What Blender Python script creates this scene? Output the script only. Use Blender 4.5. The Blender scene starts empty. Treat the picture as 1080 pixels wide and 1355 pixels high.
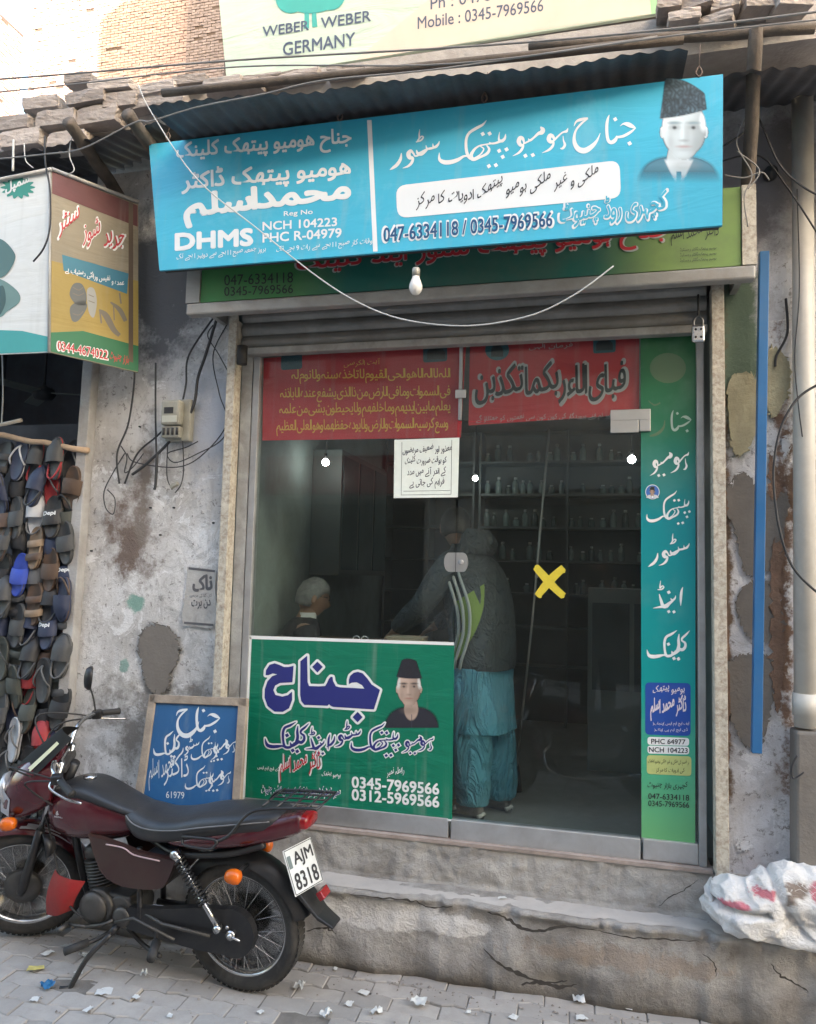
import bpy, math, random
import numpy as np
from mathutils import Vector, Matrix, noise, geometry
R=math.radians
random.seed(7); rng=np.random.default_rng(7)
scn=bpy.context.scene
# ---------------------------------------------------------------- camera
CF=1000.0
CAM=np.array([0.0,-3.89,1.93]); YAW,PITCH,ROLL=R(14),R(4.6),R(1.42)
FW=np.array([-math.sin(YAW)*math.cos(PITCH),math.cos(YAW)*math.cos(PITCH),math.sin(PITCH)])
_r=np.array([math.cos(YAW),math.sin(YAW),0.0]); _u=np.cross(_r,FW)
RT=math.cos(ROLL)*_r+math.sin(ROLL)*_u
UP=math.cos(ROLL)*_u-math.sin(ROLL)*_r
cam=bpy.data.objects.new('camera',bpy.data.cameras.new('camera'))
scn.collection.objects.link(cam); scn.camera=cam
cam.data.sensor_fit='HORIZONTAL'; cam.data.sensor_width=36.0; cam.data.lens=36.0*CF/1080.0
cam.data.clip_start=0.03; cam.data.clip_end=500
cam.matrix_world=Matrix(((RT[0],UP[0],-FW[0],CAM[0]),(RT[1],UP[1],-FW[1],CAM[1]),(RT[2],UP[2],-FW[2],CAM[2]),(0,0,0,1)))
# ---------------------------------------------------------------- world, sun, exposure
SUN_EL,SUN_AZ=R(20),R(141)          # azimuth clockwise from +Y
w=bpy.data.worlds.new('World'); scn.world=w; w.use_nodes=True
nt=w.node_tree; bg=nt.nodes['Background']
sky=nt.nodes.new('ShaderNodeTexSky'); sky.sky_type='NISHITA'; sky.sun_disc=False
sky.sun_elevation=SUN_EL; sky.sun_rotation=SUN_AZ; sky.dust_density=4.0; sky.air_density=1.3; sky.ozone_density=.7
nt.links.new(sky.outputs[0],bg.inputs[0]); bg.inputs[1].default_value=0.15
sl=bpy.data.lights.new('sun','SUN'); sl.energy=3.2; sl.angle=R(0.5); sl.color=(1.0,0.95,0.88)
so=bpy.data.objects.new('sun',sl); scn.collection.objects.link(so)
sd=Vector((math.sin(SUN_AZ)*math.cos(SUN_EL),math.cos(SUN_AZ)*math.cos(SUN_EL),math.sin(SUN_EL)))
so.rotation_euler=sd.to_track_quat('Z','Y').to_euler(); so.location=sd*40
scn.view_settings.view_transform='Standard'; scn.view_settings.look='None'
scn.view_settings.gamma=1; scn.view_settings.use_curve_mapping=False
scn.view_settings.exposure=3.05
scn.cycles.transparent_max_bounces=16; scn.cycles.max_bounces=8; scn.cycles.use_denoising=True
scn.cycles.sample_clamp_indirect=4.0
# ---------------------------------------------------------------- helpers
def ray(px,py): return FW+RT*((px-540)/CF)-UP*((py-677.5)/CF)
def at(px,py,y=0.0):
    d=ray(px,py); return CAM+d*((y-CAM[1])/d[1])
def atz(px,py,z=0.0):
    d=ray(px,py); return CAM+d*((z-CAM[2])/d[2])
def atx(px,py,x):
    d=ray(px,py); return CAM+d*((x-CAM[0])/d[0])
class Surf:
    """a plane in space; P(px,py,off) gives the point of that plane seen at a photo pixel"""
    def __init__(s,a,b,c):
        a,b,c=map(np.array,(a,b,c)); s.a=a; n=np.cross(b-a,c-a); n/=np.linalg.norm(n)
        if n@(CAM-a)<0: n=-n
        s.n=n
    def P(s,px,py,off=0.0):
        d=ray(px,py); return CAM+d*(((s.a-CAM)@s.n)/(d@s.n))+s.n*off
def SY(y): return Surf((0,y,0),(1,y,0),(0,y,1))
COL=scn.collection
def link(o,parent=None):
    COL.objects.link(o)
    if parent is not None: o.parent=parent
    return o
def tag(o,label=None,cat=None,group=None,kind=None):
    for k,v in (('label',label),('category',cat),('group',group),('kind',kind)):
        if v: o[k]=v
    return o
def empty(name,loc,rz=0,label=None,cat=None,group=None,rot=None):
    o=bpy.data.objects.new(name,None); o.empty_display_size=.1
    o.location=loc; o.rotation_euler=rot if rot else (0,0,rz); link(o); return tag(o,label,cat,group)
def copy_tree(o,parent=None):
    c=o.copy(); link(c,parent)
    for ch in [k for k in COL.objects if k.parent is o]: copy_tree(ch,c)
    return c
KIDS={}
def clone(o,kids,loc,rz=None,rot=None,**kw):
    c=o.copy(); link(c); c.location=loc
    if rz is not None: c.rotation_euler=(0,0,rz)
    if rot is not None: c.rotation_euler=rot
    for k,subs in kids:
        d=k.copy(); link(d,c)
        for s in subs:
            e=s.copy(); link(e,d)
    tag(c,**kw); return c
class MB:
    def __init__(s): s.v=[]; s.f=[]; s.sm=[]
    def add(s,vs,fs,smooth=False):
        n=len(s.v); s.v.extend([tuple(map(float,p)) for p in vs]); s.f.extend([tuple(i+n for i in f) for f in fs]); s.sm.extend([smooth]*len(fs)); return s
    def box(s,x0,x1,y0,y1,z0,z1,M=None):
        vs=[(x,y,z) for z in (z0,z1) for y in (y0,y1) for x in (x0,x1)]
        if M is not None: vs=[M@Vector(p) for p in vs]
        return s.add(vs,[(0,2,3,1),(4,5,7,6),(0,1,5,4),(2,6,7,3),(0,4,6,2),(1,3,7,5)])
    def cbox(s,c,size,M=None):
        a=[(c[i]-size[i]/2,c[i]+size[i]/2) for i in range(3)]
        return s.box(*a[0],*a[1],*a[2],M)
    def tube(s,pts,r,n=8,caps=True,close=False,flat=1.0):
        P=[Vector(p) for p in pts]; m=len(P)
        rs=r if hasattr(r,'__len__') else [r]*m
        T=[]
        for i in range(m):
            a=P[i-1] if (i>0 or close) else P[i]; b=P[(i+1)%m] if (i<m-1 or close) else P[i]
            t=(b-a); T.append(t.normalized() if t.length>1e-9 else Vector((0,0,1)))
        u=T[0].orthogonal().normalized(); vs=[]
        for i in range(m):
            u=(u-T[i]*u.dot(T[i])); u=u.normalized() if u.length>1e-6 else T[i].orthogonal().normalized()
            w_=T[i].cross(u)
            for k in range(n):
                a=2*math.pi*k/n; vs.append(P[i]+(u*math.cos(a)+w_*math.sin(a)*flat)*rs[i])
        fs=[]
        for i in range(m if close else m-1):
            j=(i+1)%m
            for k in range(n):
                l=(k+1)%n; fs.append((i*n+k,i*n+l,j*n+l,j*n+k))
        if caps and not close: fs+= [tuple(range(n-1,-1,-1)),tuple((m-1)*n+k for k in range(n))]
        return s.add(vs,fs,True)
    def lathe(s,prof,c,axis,n=24,M=None):
        """prof: (r,h) along axis from c"""
        a=Vector(axis).normalized(); u=a.orthogonal().normalized(); w_=a.cross(u); c=Vector(c); vs=[]
        for r,h in prof:
            for k in range(n):
                t=2*math.pi*k/n; vs.append(c+a*h+(u*math.cos(t)+w_*math.sin(t))*r)
        m=len(prof); fs=[]
        for i in range(m-1):
            for k in range(n):
                l=(k+1)%n; fs.append((i*n+k,i*n+l,(i+1)*n+l,(i+1)*n+k))
        if prof[0][0]>1e-5: fs.append(tuple(range(n-1,-1,-1)))
        if prof[-1][0]>1e-5: fs.append(tuple((m-1)*n+k for k in range(n)))
        return s.add(vs,fs,True)
    def loft(s,rings,caps=True,close=False,smooth=True):
        n=len(rings[0]); m=len(rings); vs=[p for r in rings for p in r]; fs=[]
        for i in range(m if close else m-1):
            j=(i+1)%m
            for k in range(n):
                l=(k+1)%n; fs.append((i*n+k,i*n+l,j*n+l,j*n+k))
        if caps and not close: fs+=[tuple(range(n-1,-1,-1)),tuple((m-1)*n+k for k in range(n))]
        return s.add(vs,fs,smooth)
    def grid(s,fn,nu,nv,smooth=True):
        vs=[fn(i/nu,j/nv) for j in range(nv+1) for i in range(nu+1)]
        fs=[(j*(nu+1)+i,j*(nu+1)+i+1,(j+1)*(nu+1)+i+1,(j+1)*(nu+1)+i) for j in range(nv) for i in range(nu)]
        return s.add(vs,fs,smooth)
    def prism(s,poly,a,b,f):
        """poly 2D list, extruded between a and b; f(u,v,d)->3D"""
        n=len(poly); vs=[f(u,v,a) for u,v in poly]+[f(u,v,b) for u,v in poly]
        tri=geometry.tessellate_polygon([[Vector((u,v,0)) for u,v in poly]])
        fs=[tuple(t) for t in tri]+[tuple(i+n for i in t[::-1]) for t in tri]+[(i,(i+1)%n,n+(i+1)%n,n+i) for i in range(n)]
        return s.add(vs,fs)
    def xf(s,M,start=0):
        s.v[start:]=[tuple(M@Vector(p)) for p in s.v[start:]]; return s
    def build(s,name,mat,parent=None,bevel=0,sub=0,label=None,cat=None,group=None,kind=None,loc=None,fixn=False):
        me=bpy.data.meshes.new(name); V=s.v
        if loc is not None: V=[(p[0]-loc[0],p[1]-loc[1],p[2]-loc[2]) for p in V]
        me.from_pydata(V,[],s.f)
        if s.f: me.polygons.foreach_set('use_smooth',s.sm)
        if mat: me.materials.append(mat)
        me.update()
        o=bpy.data.objects.new(name,me); link(o,parent)
        if loc is not None: o.location=loc
        if bevel:
            b=o.modifiers.new('b','BEVEL'); b.width=bevel; b.segments=2; b.limit_method='ANGLE'; b.angle_limit=R(40)
        if sub:
            b=o.modifiers.new('s','SUBSURF'); b.levels=sub; b.render_levels=sub
        return tag(o,label,cat,group,kind)
def fbm(x,y,z=0,o=4):
    return noise.fractal(Vector((x,y,z)),1.0,2.0,o)
def cr(pts,n=6,close=False):
    """Catmull-Rom through points of any dimension"""
    P=[np.array(p,float) for p in pts]; out=[]
    m=len(P)
    if m<3 and not close:
        return [P[0]+(P[-1]-P[0])*i/n for i in range(n+1)]
    rngm=m if close else m-1
    for i in range(rngm):
        p0=P[i-1] if (i>0 or close) else P[i]; p1=P[i]; p2=P[(i+1)%m]; p3=P[(i+2)%m] if (i+2<m or close) else p2
        for k in range(n):
            t=k/n; out.append(.5*((2*p1)+(-p0+p2)*t+(2*p0-5*p1+4*p2-p3)*t*t+(-p0+3*p1-3*p2+p3)*t**3))
    if not close: out.append(P[-1])
    return out
# ---------------------------------------------------------------- materials
def lin(c):
    c=c/255.0; return c/12.92 if c<=.04045 else ((c+.055)/1.055)**2.4
def rgb(r,g,b,k=1.0): return (lin(r)*k,lin(g)*k,lin(b)*k)
def nodes(name):
    m=bpy.data.materials.new(name); m.use_nodes=True; t=m.node_tree; b=t.nodes['Principled BSDF']
    return m,t,b
def N(t,typ,**kw):
    n=t.nodes.new(typ)
    for k,v in kw.items():
        if k.startswith('i_'): 
            key=k[2:]; key=int(key) if key.isdigit() else key
            n.inputs[key].default_value=v
        else: setattr(n,k,v)
    return n
def noise_n(t,co,scale,detail=6,rough=.6,dist=0,dim=None):
    n=N(t,'ShaderNodeTexNoise'); n.inputs['Scale'].default_value=scale; n.inputs['Detail'].default_value=detail
    n.inputs['Roughness'].default_value=rough; n.inputs['Distortion'].default_value=dist
    t.links.new(co,n.inputs['Vector']); return n.outputs['Fac']
def ramp(t,src,stops,interp='LINEAR'):
    r=N(t,'ShaderNodeValToRGB'); r.color_ramp.interpolation=interp; e=r.color_ramp.elements
    while len(e)<len(stops): e.new(.5)
    for x,(p,c) in zip(e,stops):
        x.position=p; x.color=(*c,1) if len(c)==3 else c
    t.links.new(src,r.inputs[0]); return r.outputs[0]
def mixc(t,fac,a,b,mode='MIX'):
    m=N(t,'ShaderNodeMix',data_type='RGBA',blend_type=mode)
    for s,v in ((0,fac),(6,a),(7,b)):
        if hasattr(v,'is_linked') or hasattr(v,'links'): t.links.new(v,m.inputs[s])
        elif s==0: m.inputs[0].default_value=v
        else: m.inputs[s].default_value=(*v[:3],1)
    return m.outputs[2]
def g3(v): return (v,v,v)
MATS={}
def mat(name,col,rough=.6,metal=0,var=.12,scale=6,dirt=0,dirtc=(.07,.055,.04),bump=.1,bscale=60,coat=0,rand=0,spec=.5,dscale=5):
    if name in MATS: return MATS[name]
    m,t,b=nodes(name)
    tc=N(t,'ShaderNodeTexCoord'); co=tc.outputs['Object']
    f=noise_n(t,co,scale); c=mixc(t,1.0,col,ramp(t,f,[(.3,g3(1-var)),(.7,g3(1+var))]),'MULTIPLY')
    if rand:
        oi=N(t,'ShaderNodeObjectInfo'); c=mixc(t,1.0,c,ramp(t,oi.outputs['Random'],[(0,g3(1-rand)),(1,g3(1+rand))]),'MULTIPLY')
    if dirt:
        f2=noise_n(t,co,dscale,8,.7,.5); c=mixc(t,ramp(t,f2,[(.42,g3(0)),(.75,g3(dirt))]),c,dirtc)
    t.links.new(c,b.inputs['Base Color'])
    b.inputs['Roughness'].default_value=rough; b.inputs['Metallic'].default_value=metal
    b.inputs['Specular IOR Level'].default_value=spec; b.inputs['Coat Weight'].default_value=coat; b.inputs['Coat Roughness'].default_value=.15
    if bump:
        bn=N(t,'ShaderNodeBump'); bn.inputs['Strength'].default_value=bump; bn.inputs['Distance'].default_value=.01
        t.links.new(noise_n(t,co,bscale),bn.inputs['Height']); t.links.new(bn.outputs[0],b.inputs['Normal'])
    MATS[name]=m; return m
def emis(name,col,s):
    m,t,b=nodes(name); b.inputs['Emission Color'].default_value=(*col,1); b.inputs['Emission Strength'].default_value=s; return m
def glassmat(name,tint=(.86,.93,.92),fres=1.5,rough=0.0,dust=.05):
    m,t,b=nodes(name); t.nodes.remove(b); out=t.nodes['Material Output']
    tr=N(t,'ShaderNodeBsdfTransparent'); tr.inputs[0].default_value=(*tint,1)
    gl=N(t,'ShaderNodeBsdfGlossy'); gl.inputs['Roughness'].default_value=rough; gl.inputs[0].default_value=(1,1,1,1)
    lw=N(t,'ShaderNodeLayerWeight'); pw=N(t,'ShaderNodeMath',operation='POWER'); pw.inputs[1].default_value=5; t.links.new(lw.outputs['Facing'],pw.inputs[0]); fr=N(t,'ShaderNodeMath',operation='MULTIPLY_ADD'); fr.inputs[1].default_value=.9; fr.inputs[2].default_value=fres; t.links.new(pw.outputs[0],fr.inputs[0])
    mx=N(t,'ShaderNodeMixShader'); t.links.new(fr.outputs[0],mx.inputs[0]); t.links.new(tr.outputs[0],mx.inputs[1]); t.links.new(gl.outputs[0],mx.inputs[2])
    df=N(t,'ShaderNodeBsdfDiffuse'); df.inputs[0].default_value=(.35,.35,.33,1)
    tc=N(t,'ShaderNodeTexCoord'); f=noise_n(t,tc.outputs['Object'],3.5,8,.7,.8)
    mx2=N(t,'ShaderNodeMixShader'); t.links.new(ramp(t,f,[(.35,g3(.01)),(.8,g3(dust))]),mx2.inputs[0]); t.links.new(mx.outputs[0],mx2.inputs[1]); t.links.new(df.outputs[0],mx2.inputs[2])
    t.links.new(mx2.outputs[0],out.inputs[0]); return m
def plaster(name,stops,seed=0,blue=None,chips=True,bumpd=.012,sc=1.0,extra=None):
    """weathered limewash: stops=(base, light, dark); optional extra(t,co,color)->color"""
    m,t,b=nodes(name); tc=N(t,'ShaderNodeTexCoord'); mp=N(t,'ShaderNodeMapping'); mp.inputs['Location'].default_value=(seed*3.1,seed*1.7,seed)
    t.links.new(tc.outputs['Object'],mp.inputs[0]); co=mp.outputs[0]
    base,light,dark=stops
    f=noise_n(t,co,2.2*sc,10,.62,.4); c=ramp(t,f,[(.30,dark),(.45,base),(.66,light)])
    # vertical runs of grime
    mp2=N(t,'ShaderNodeMapping'); mp2.inputs['Scale'].default_value=(9,9,.9); t.links.new(co,mp2.inputs[0])
    f2=noise_n(t,mp2.outputs[0],1.6,8,.65); c=mixc(t,ramp(t,f2,[(.5,g3(0)),(.75,g3(.55))]),c,dark)
    if blue:
        f3=noise_n(t,co,1.3,6,.6,.6); c=mixc(t,ramp(t,f3,[(.47,g3(0)),(.6,g3(.8))]),c,blue)
    f4=noise_n(t,co,26,8,.75,.3)
    if chips:
        c=mixc(t,ramp(t,f4,[(.57,g3(0)),(.62,g3(.85))]),c,tuple(x*.5 for x in dark))
        f5=noise_n(t,co,7,12,.8,1.2); c=mixc(t,ramp(t,f5,[(.53,g3(0)),(.545,g3(.6))]),c,tuple(x*.74 for x in base))
        f6=noise_n(t,co,4.3,12,.78,.9); c=mixc(t,ramp(t,f6,[(.56,g3(0)),(.57,g3(.75))]),c,tuple(min(.75,x*1.12) for x in light))
    else: f5=f4
    if extra: c=extra(t,tc.outputs['Object'],c)
    t.links.new(c,b.inputs['Base Color']); b.inputs['Roughness'].default_value=.9; b.inputs['Specular IOR Level'].default_value=.25
    bn=N(t,'ShaderNodeBump'); bn.inputs['Strength'].default_value=.7; bn.inputs['Distance'].default_value=bumpd
    a=N(t,'ShaderNodeMath',operation='ADD'); t.links.new(f4,a.inputs[0]); t.links.new(f5,a.inputs[1]); t.links.new(a.outputs[0],bn.inputs['Height'])
    t.links.new(bn.outputs[0],b.inputs['Normal']); return m
def blob_mask(t,co,c,rad,soft=.25,nz=.25,nsc=6):
    """soft ragged ellipse round c (x,z) used for stains with a shape of their own"""
    sp=N(t,'ShaderNodeSeparateXYZ'); t.links.new(co,sp.inputs[0])
    def m(op,a,b_):
        n=N(t,'ShaderNodeMath',operation=op)
        for i,v in enumerate((a,b_)):
            if isinstance(v,(int,float)): n.inputs[i].default_value=v
            else: t.links.new(v,n.inputs[i])
        return n.outputs[0]
    dx=m('DIVIDE',m('SUBTRACT',sp.outputs[0],c[0]),rad[0]); dz=m('DIVIDE',m('SUBTRACT',sp.outputs[2],c[1]),rad[1])
    d=m('SQRT',m('ADD',m('MULTIPLY',dx,dx),m('MULTIPLY',dz,dz)),0.0)
    nn=noise_n(t,co,nsc,8,.7); d=m('ADD',d,m('MULTIPLY',m('SUBTRACT',nn,.5),nz*8))
    return ramp(t,d,[(1-soft,g3(1)),(1.0,g3(0))])
# ---------------------------------------------------------------- lettering
AR={'ا':(0xFE8D,2),'آ':(0xFE81,2),'ب':(0xFE8F,4),'پ':(0xFB56,4),'ت':(0xFE95,4),'ٹ':(0xFB66,4),'ث':(0xFE99,4),'ج':(0xFE9D,4),'چ':(0xFB7A,4),
'ح':(0xFEA1,4),'خ':(0xFEA5,4),'د':(0xFEA9,2),'ڈ':(0xFB88,2),'ذ':(0xFEAB,2),'ر':(0xFEAD,2),'ڑ':(0xFB8C,2),'ز':(0xFEAF,2),'س':(0xFEB1,4),
'ش':(0xFEB5,4),'ص':(0xFEB9,4),'ض':(0xFEBD,4),'ط':(0xFEC1,4),'ظ':(0xFEC5,4),'ع':(0xFEC9,4),'غ':(0xFECD,4),'ف':(0xFED1,4),'ق':(0xFED5,4),
'ک':(0xFB8E,4),'گ':(0xFB92,4),'ل':(0xFEDD,4),'م':(0xFEE1,4),'ن':(0xFEE5,4),'ں':(0xFB9E,2),'و':(0xFEED,2),'ہ':(0xFBA6,4),'ھ':(0xFBAA,4),
'ی':(0xFBFC,4),'ے':(0xFBAE,2),'ئ':(0xFE89,4),'ء':(0xFE80,1)}
def runs(s):
    """split logical text into visual runs (left to right), joined letters as presentation forms"""
    out=[]
    for word in s.split(' '):
        wr=[]; cur=''; latin=''
        n=len(word); i=0
        while i<n:
            ch=word[i]
            if ch not in AR:
                if cur: wr.append(cur); cur=''
                latin+=ch; i+=1
                if i==n or word[i] in AR: wr.append(latin); latin=''
                continue
            base,k=AR[ch]
            prev=bool(cur); nxt=i+1<n and word[i+1] in AR and AR[word[i+1]][1]>=2 and k==4
            form=(3 if nxt else 1) if prev else (2 if nxt else 0)
            cur=chr(base+form)+cur
            if not nxt: wr.append(cur); cur=''
            i+=1
        out=list(reversed(wr))+([' ']+out if out else [])
    return out
_fc={}
def glyphs(s,off=0.0):
    """mesh verts/tris of one run typed in Blender's own font; overlapping glyphs are stepped apart"""
    k=(s,off)
    if k in _fc: return _fc[k]
    c=bpy.data.curves.new('t','FONT'); c.body=s; c.resolution_u=3; c.fill_mode='BOTH'
    o=bpy.data.objects.new('t',c); COL.objects.link(o); 
    dg=bpy.context.evaluated_depsgraph_get(); me=bpy.data.meshes.new_from_object(o.evaluated_get(dg))
    v=np.array([x.co[:2] for x in me.vertices]) if len(me.vertices) else np.zeros((0,2)); f=[tuple(p.vertices) for p in me.polygons]
    par=list(range(len(v)))
    def fd(a):
        while par[a]!=a: par[a]=par[par[a]]; a=par[a]
        return a
    for p in f:
        for q in p[1:]: par[fd(q)]=fd(p[0])
    ids={}; z=np.array([ids.setdefault(fd(i),len(ids)) for i in range(len(v))],float)%7 if len(v) else np.zeros(0)
    bpy.data.objects.remove(o); bpy.data.curves.remove(c); bpy.data.meshes.remove(me)
    _fc[k]=(v,f,z); return _fc[k]
class Ink:
    """collects flat print on one Surf in one colour"""
    def __init__(s,S,off=.0016): s.S=S; s.off=off; s.mb=MB(); s.k=0
    def px(s,pts,z=None): return [s.S.P(p[0],p[1],s.off+(0 if z is None else z[i])) for i,p in enumerate(pts)]
    def text(s,txt,a,b,h,bold=0.0,naskh=True,slope=.17,gap=.06,sp=.28,base=False):
        """fit text into the box whose lower edge runs a->b (photo px), h px tall"""
        if any(ch in AR for ch in txt): rs=runs(txt)
        else: rs=[txt]
        V=[];Fs=[];Z=[];x=0;n=0
        for ri,r in enumerate(rs):
            if r==' ': x+=sp; continue
            v,f,z=glyphs(r,0.0)
            if not len(v): continue
            v=v.copy(); x0=v[:,0].min(); w_=v[:,0].max()-x0; v[:,0]-=x0
            if not naskh and ord(r[0])>0x600: v[:,1]+=slope*v[:,0]; 
            v[:,0]+=x; V.append(v); Fs+= [tuple(i+n for i in p) for p in f]; Z.append(z+(ri%2)*.5); n+=len(v); x+=w_+gap
        V=np.vstack(V); Z=np.concatenate(Z)
        mn=V.min(0); mx=V.max(0); 
        U=(V-mn)/(mx-mn); a=np.array(a,float); b=np.array(b,float)
        P=a+(b-a)*U[:,:1]+np.array([0,-h])*U[:,1:]
        bp=bold*.8*(np.linalg.norm(b-a)/(mx-mn)[0]+h/(mx-mn)[1])/2
        if bold>0:
            nn=8 if bold>.045 else 4
            for i in range(nn):
                t=2*math.pi*(i+.5)/nn; s.mb.add(s.px(P+np.array([math.cos(t),math.sin(t)])*bp,Z*6e-5+5.5e-5*(i+1)*1.7),Fs)
            if nn==8: s.mb.add(s.px(P,Z*6e-5+9e-4),Fs)
        else: s.mb.add(s.px(P,Z*6e-5),Fs)
        return s
    def stroke(s,pts,k=1.0,add=0.0,cap=True):
        c=cr(pts,7); c=[q for q in c]; L=[];Rr=[]
        P=np.array([q[:2] for q in c]); W=np.array([max(q[2],0.3) for q in c])*k+add
        T=np.gradient(P,axis=0); T/=np.maximum(np.linalg.norm(T,axis=1,keepdims=True),1e-6); Nn=np.stack([-T[:,1],T[:,0]],1)
        if add>0: P=np.vstack([P[:1]-T[:1]*add*.6,P,P[-1:]+T[-1:]*add*.6]); W=np.concatenate([W[:1]*.5,W,W[-1:]*.5]); Nn=np.vstack([Nn[:1],Nn,Nn[-1:]])
        A=P+Nn*W[:,None]/2; B=P-Nn*W[:,None]/2; m=len(P); s.k+=1
        z=[(s.k%9)*4e-5+i*4e-6 for i in range(m)]
        vs=s.px(A,z)+s.px(B,z); s.mb.add(vs,[(i,i+1,m+i+1,m+i) for i in range(m-1)]); 
        # round joins: small discs on the thick parts
        return s
    def dot(s,x,y,r,tilt=0.25,add=0):
        r=r/2*1.25+add*.7; s.k+=1; pts=[(x+r*math.cos(a+tilt),y+r*math.sin(a+tilt)) for a in (0,math.pi/2,math.pi,3*math.pi/2)]
        s.mb.add(s.px(pts,[(s.k%9)*4e-5]*4),[(0,1,2,3)]); return s
    def poly(s,pts,dz=0.0):
        tri=geometry.tessellate_polygon([[Vector((p[0],p[1],0)) for p in pts]])
        s.mb.add(s.px(pts,[dz]*len(pts)),[tuple(t) for t in tri]); return s
    def ellipse(s,cx,cy,rx,ry,n=24,dz=0,rot=0):
        return s.poly([(cx+rx*math.cos(t)*math.cos(rot)-ry*math.sin(t)*math.sin(rot),cy+rx*math.cos(t)*math.sin(rot)+ry*math.sin(t)*math.cos(rot)) for t in np.linspace(0,2*math.pi,n,endpoint=False)],dz)
    def rrect(s,q,r,dz=0.0):
        """rounded quad; q = 4 px corners in order"""
        out=[]
        for i in range(4):
            p=np.array(q[i],float); a=np.array(q[i-1],float); b=np.array(q[(i+1)%4],float)
            ua=(a-p)/np.linalg.norm(a-p); ub=(b-p)/np.linalg.norm(b-p)
            for t in np.linspace(0,1,6):
                out.append((p+ua*r*(1-t)**2+ub*r*t**2))
        return s.poly(out,dz)
    def line(s,a,b,w_): return s.stroke([(a[0],a[1],w_),((a[0]+b[0])/2,(a[1]+b[1])/2,w_),(b[0],b[1],w_)])
    def build(s,name,m,parent,**kw): return s.mb.build(name,m,parent,**kw)
# words traced in pen strokes (x,y,width) and dots (x,y,size), each in the pixel frame (ox,oy,scale) they were read in
W={}
W['janah_a']=(670,130,6.0,[[(905,222,3),(930,205,14),(965,208,34),(1000,224,30),(1030,240,6)],[(1028,238,6),(985,272,20),(930,302,22),(885,310,18)],
 [(882,300,12),(866,332,30),(838,352,30),(812,338,26),(801,290,24),(799,220,24),(806,170,20),(819,133,4)]],[(866,168,30),(980,360,32)])
W['janah_h']=(670,130,6.0,[[(538,224,3),(558,186,16),(598,170,24),(650,160,14)],[(650,163,8),(600,200,16),(555,255,16),(540,315,24),(548,368,34),(578,408,42),(628,416,44),(682,382,34),(722,335,18),(747,278,3)]],[])
W['hoo']=(670,130,6.0,[[(491,238,3),(480,262,20),(462,268,16),(440,278,12),(410,305,14),(385,330,16),(365,345,14)],[(452,300,5),(455,335,10),(466,370,20),(450,398,18),(430,400,8)],
 [(385,338,14),(372,306,24),(350,298,34),(338,326,34),(352,346,30),(376,350,16),(368,382,20),(338,412,18),(284,436,3)]],[])
W['meeyu']=(670,130,6.0,[[(272,228,8),(290,250,36),(282,272,36),(255,282,24),(222,312,16),(190,336,18),(176,322,6)],[(190,336,14),(160,352,14),(135,362,14)],
 [(145,362,10),(132,322,24),(112,318,34),(100,345,34),(114,372,28),(136,376,16),(124,408,20),(98,436,16),(52,460,3)]],[(153,458,30),(212,452,30)])
W['peethak']=(510,140,6.353,[[(1012,238,4),(1006,272,20),(984,296,26),(958,290,20),(956,255,10),(962,222,3)],[(975,296,22),(935,312,18),(898,318,14),(872,308,6)],
 [(898,318,12),(850,325,12),(792,338,14),(750,368,20),(722,418,30),(740,450,32),(800,432,20),(856,402,24),(874,366,20),(852,332,10)],[(800,342,8),(828,365,12),(800,410,12),(752,440,10)],
 [(750,450,28),(712,440,24),(690,405,26),(680,350,24),(682,280,22),(706,230,22),(762,192,24),(820,160,18),(852,122,3)],[(702,425,16),(662,425,18),(610,455,30),(550,474,36),(490,474,36),(456,448,24),(455,395,4)]],
 [(820,238,32),(878,235,32),(958,380,32),(1020,368,32),(988,430,32),(872,508,32),(930,500,32)])
W['store']=(510,140,6.353,[[(455,298,4),(447,322,16),(425,346,22),(405,345,16),(400,318,4)],[(415,350,18),(380,360,20),(352,360,16),(342,333,4)],[(358,362,16),(325,388,32),(298,404,36),(272,400,24),(263,372,6)],
 [(288,412,16),(254,424,14),(236,400,16),(215,380,26),(195,405,36),(206,435,36),(232,442,22),(222,480,24),(190,510,18),(146,526,3)],
 [(290,198,4),(286,240,13),(285,275,14),(268,300,10)],[(286,280,8),(305,258,12),(320,266,13),(300,292,14),(258,306,9)],[(136,398,6),(128,450,24),(100,495,28),(66,522,22),(38,540,3)]],[])
W['aind']=(850,690,6.775,[[(364,588,4),(352,630,22),(346,690,22),(345,757,4)],[(300,663,4),(293,690,16),(270,706,18),(254,688,6)],
 [(280,706,16),(242,735,28),(215,758,38),(186,756,32),(166,700,22),(152,650,6)],[(190,762,28),(150,768,16),(96,778,3)],[(165,530,4),(160,570,11),(160,600,12)],[(158,602,8),(180,578,11),(193,590,13),(175,608,13),(138,612,8)]],[(238,635,30),(238,808,28),(284,810,28)])
W['kleenak']=(850,690,6.775,[[(426,978,4),(392,1015,18),(360,1045,20),(356,1068,16),(384,1090,20),(384,1125,24),(360,1150,28),(328,1142,26)],[(330,1008,6),(325,1060,22),(328,1110,26),(315,1155,28),(290,1165,10)],
 [(335,1150,24),(300,1175,28),(275,1185,26),(263,1160,6)],[(285,1185,20),(250,1205,24),(215,1200,24),(202,1150,20),(200,1080,22),(217,1035,22),(262,1010,22),(312,976,4)],[(225,1205,18),(190,1198,16),(150,1206,28),(100,1212,32),(60,1200,28),(42,1148,4)]],
 [(235,1100,30),(285,1228,30),(325,1232,30)])
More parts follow.
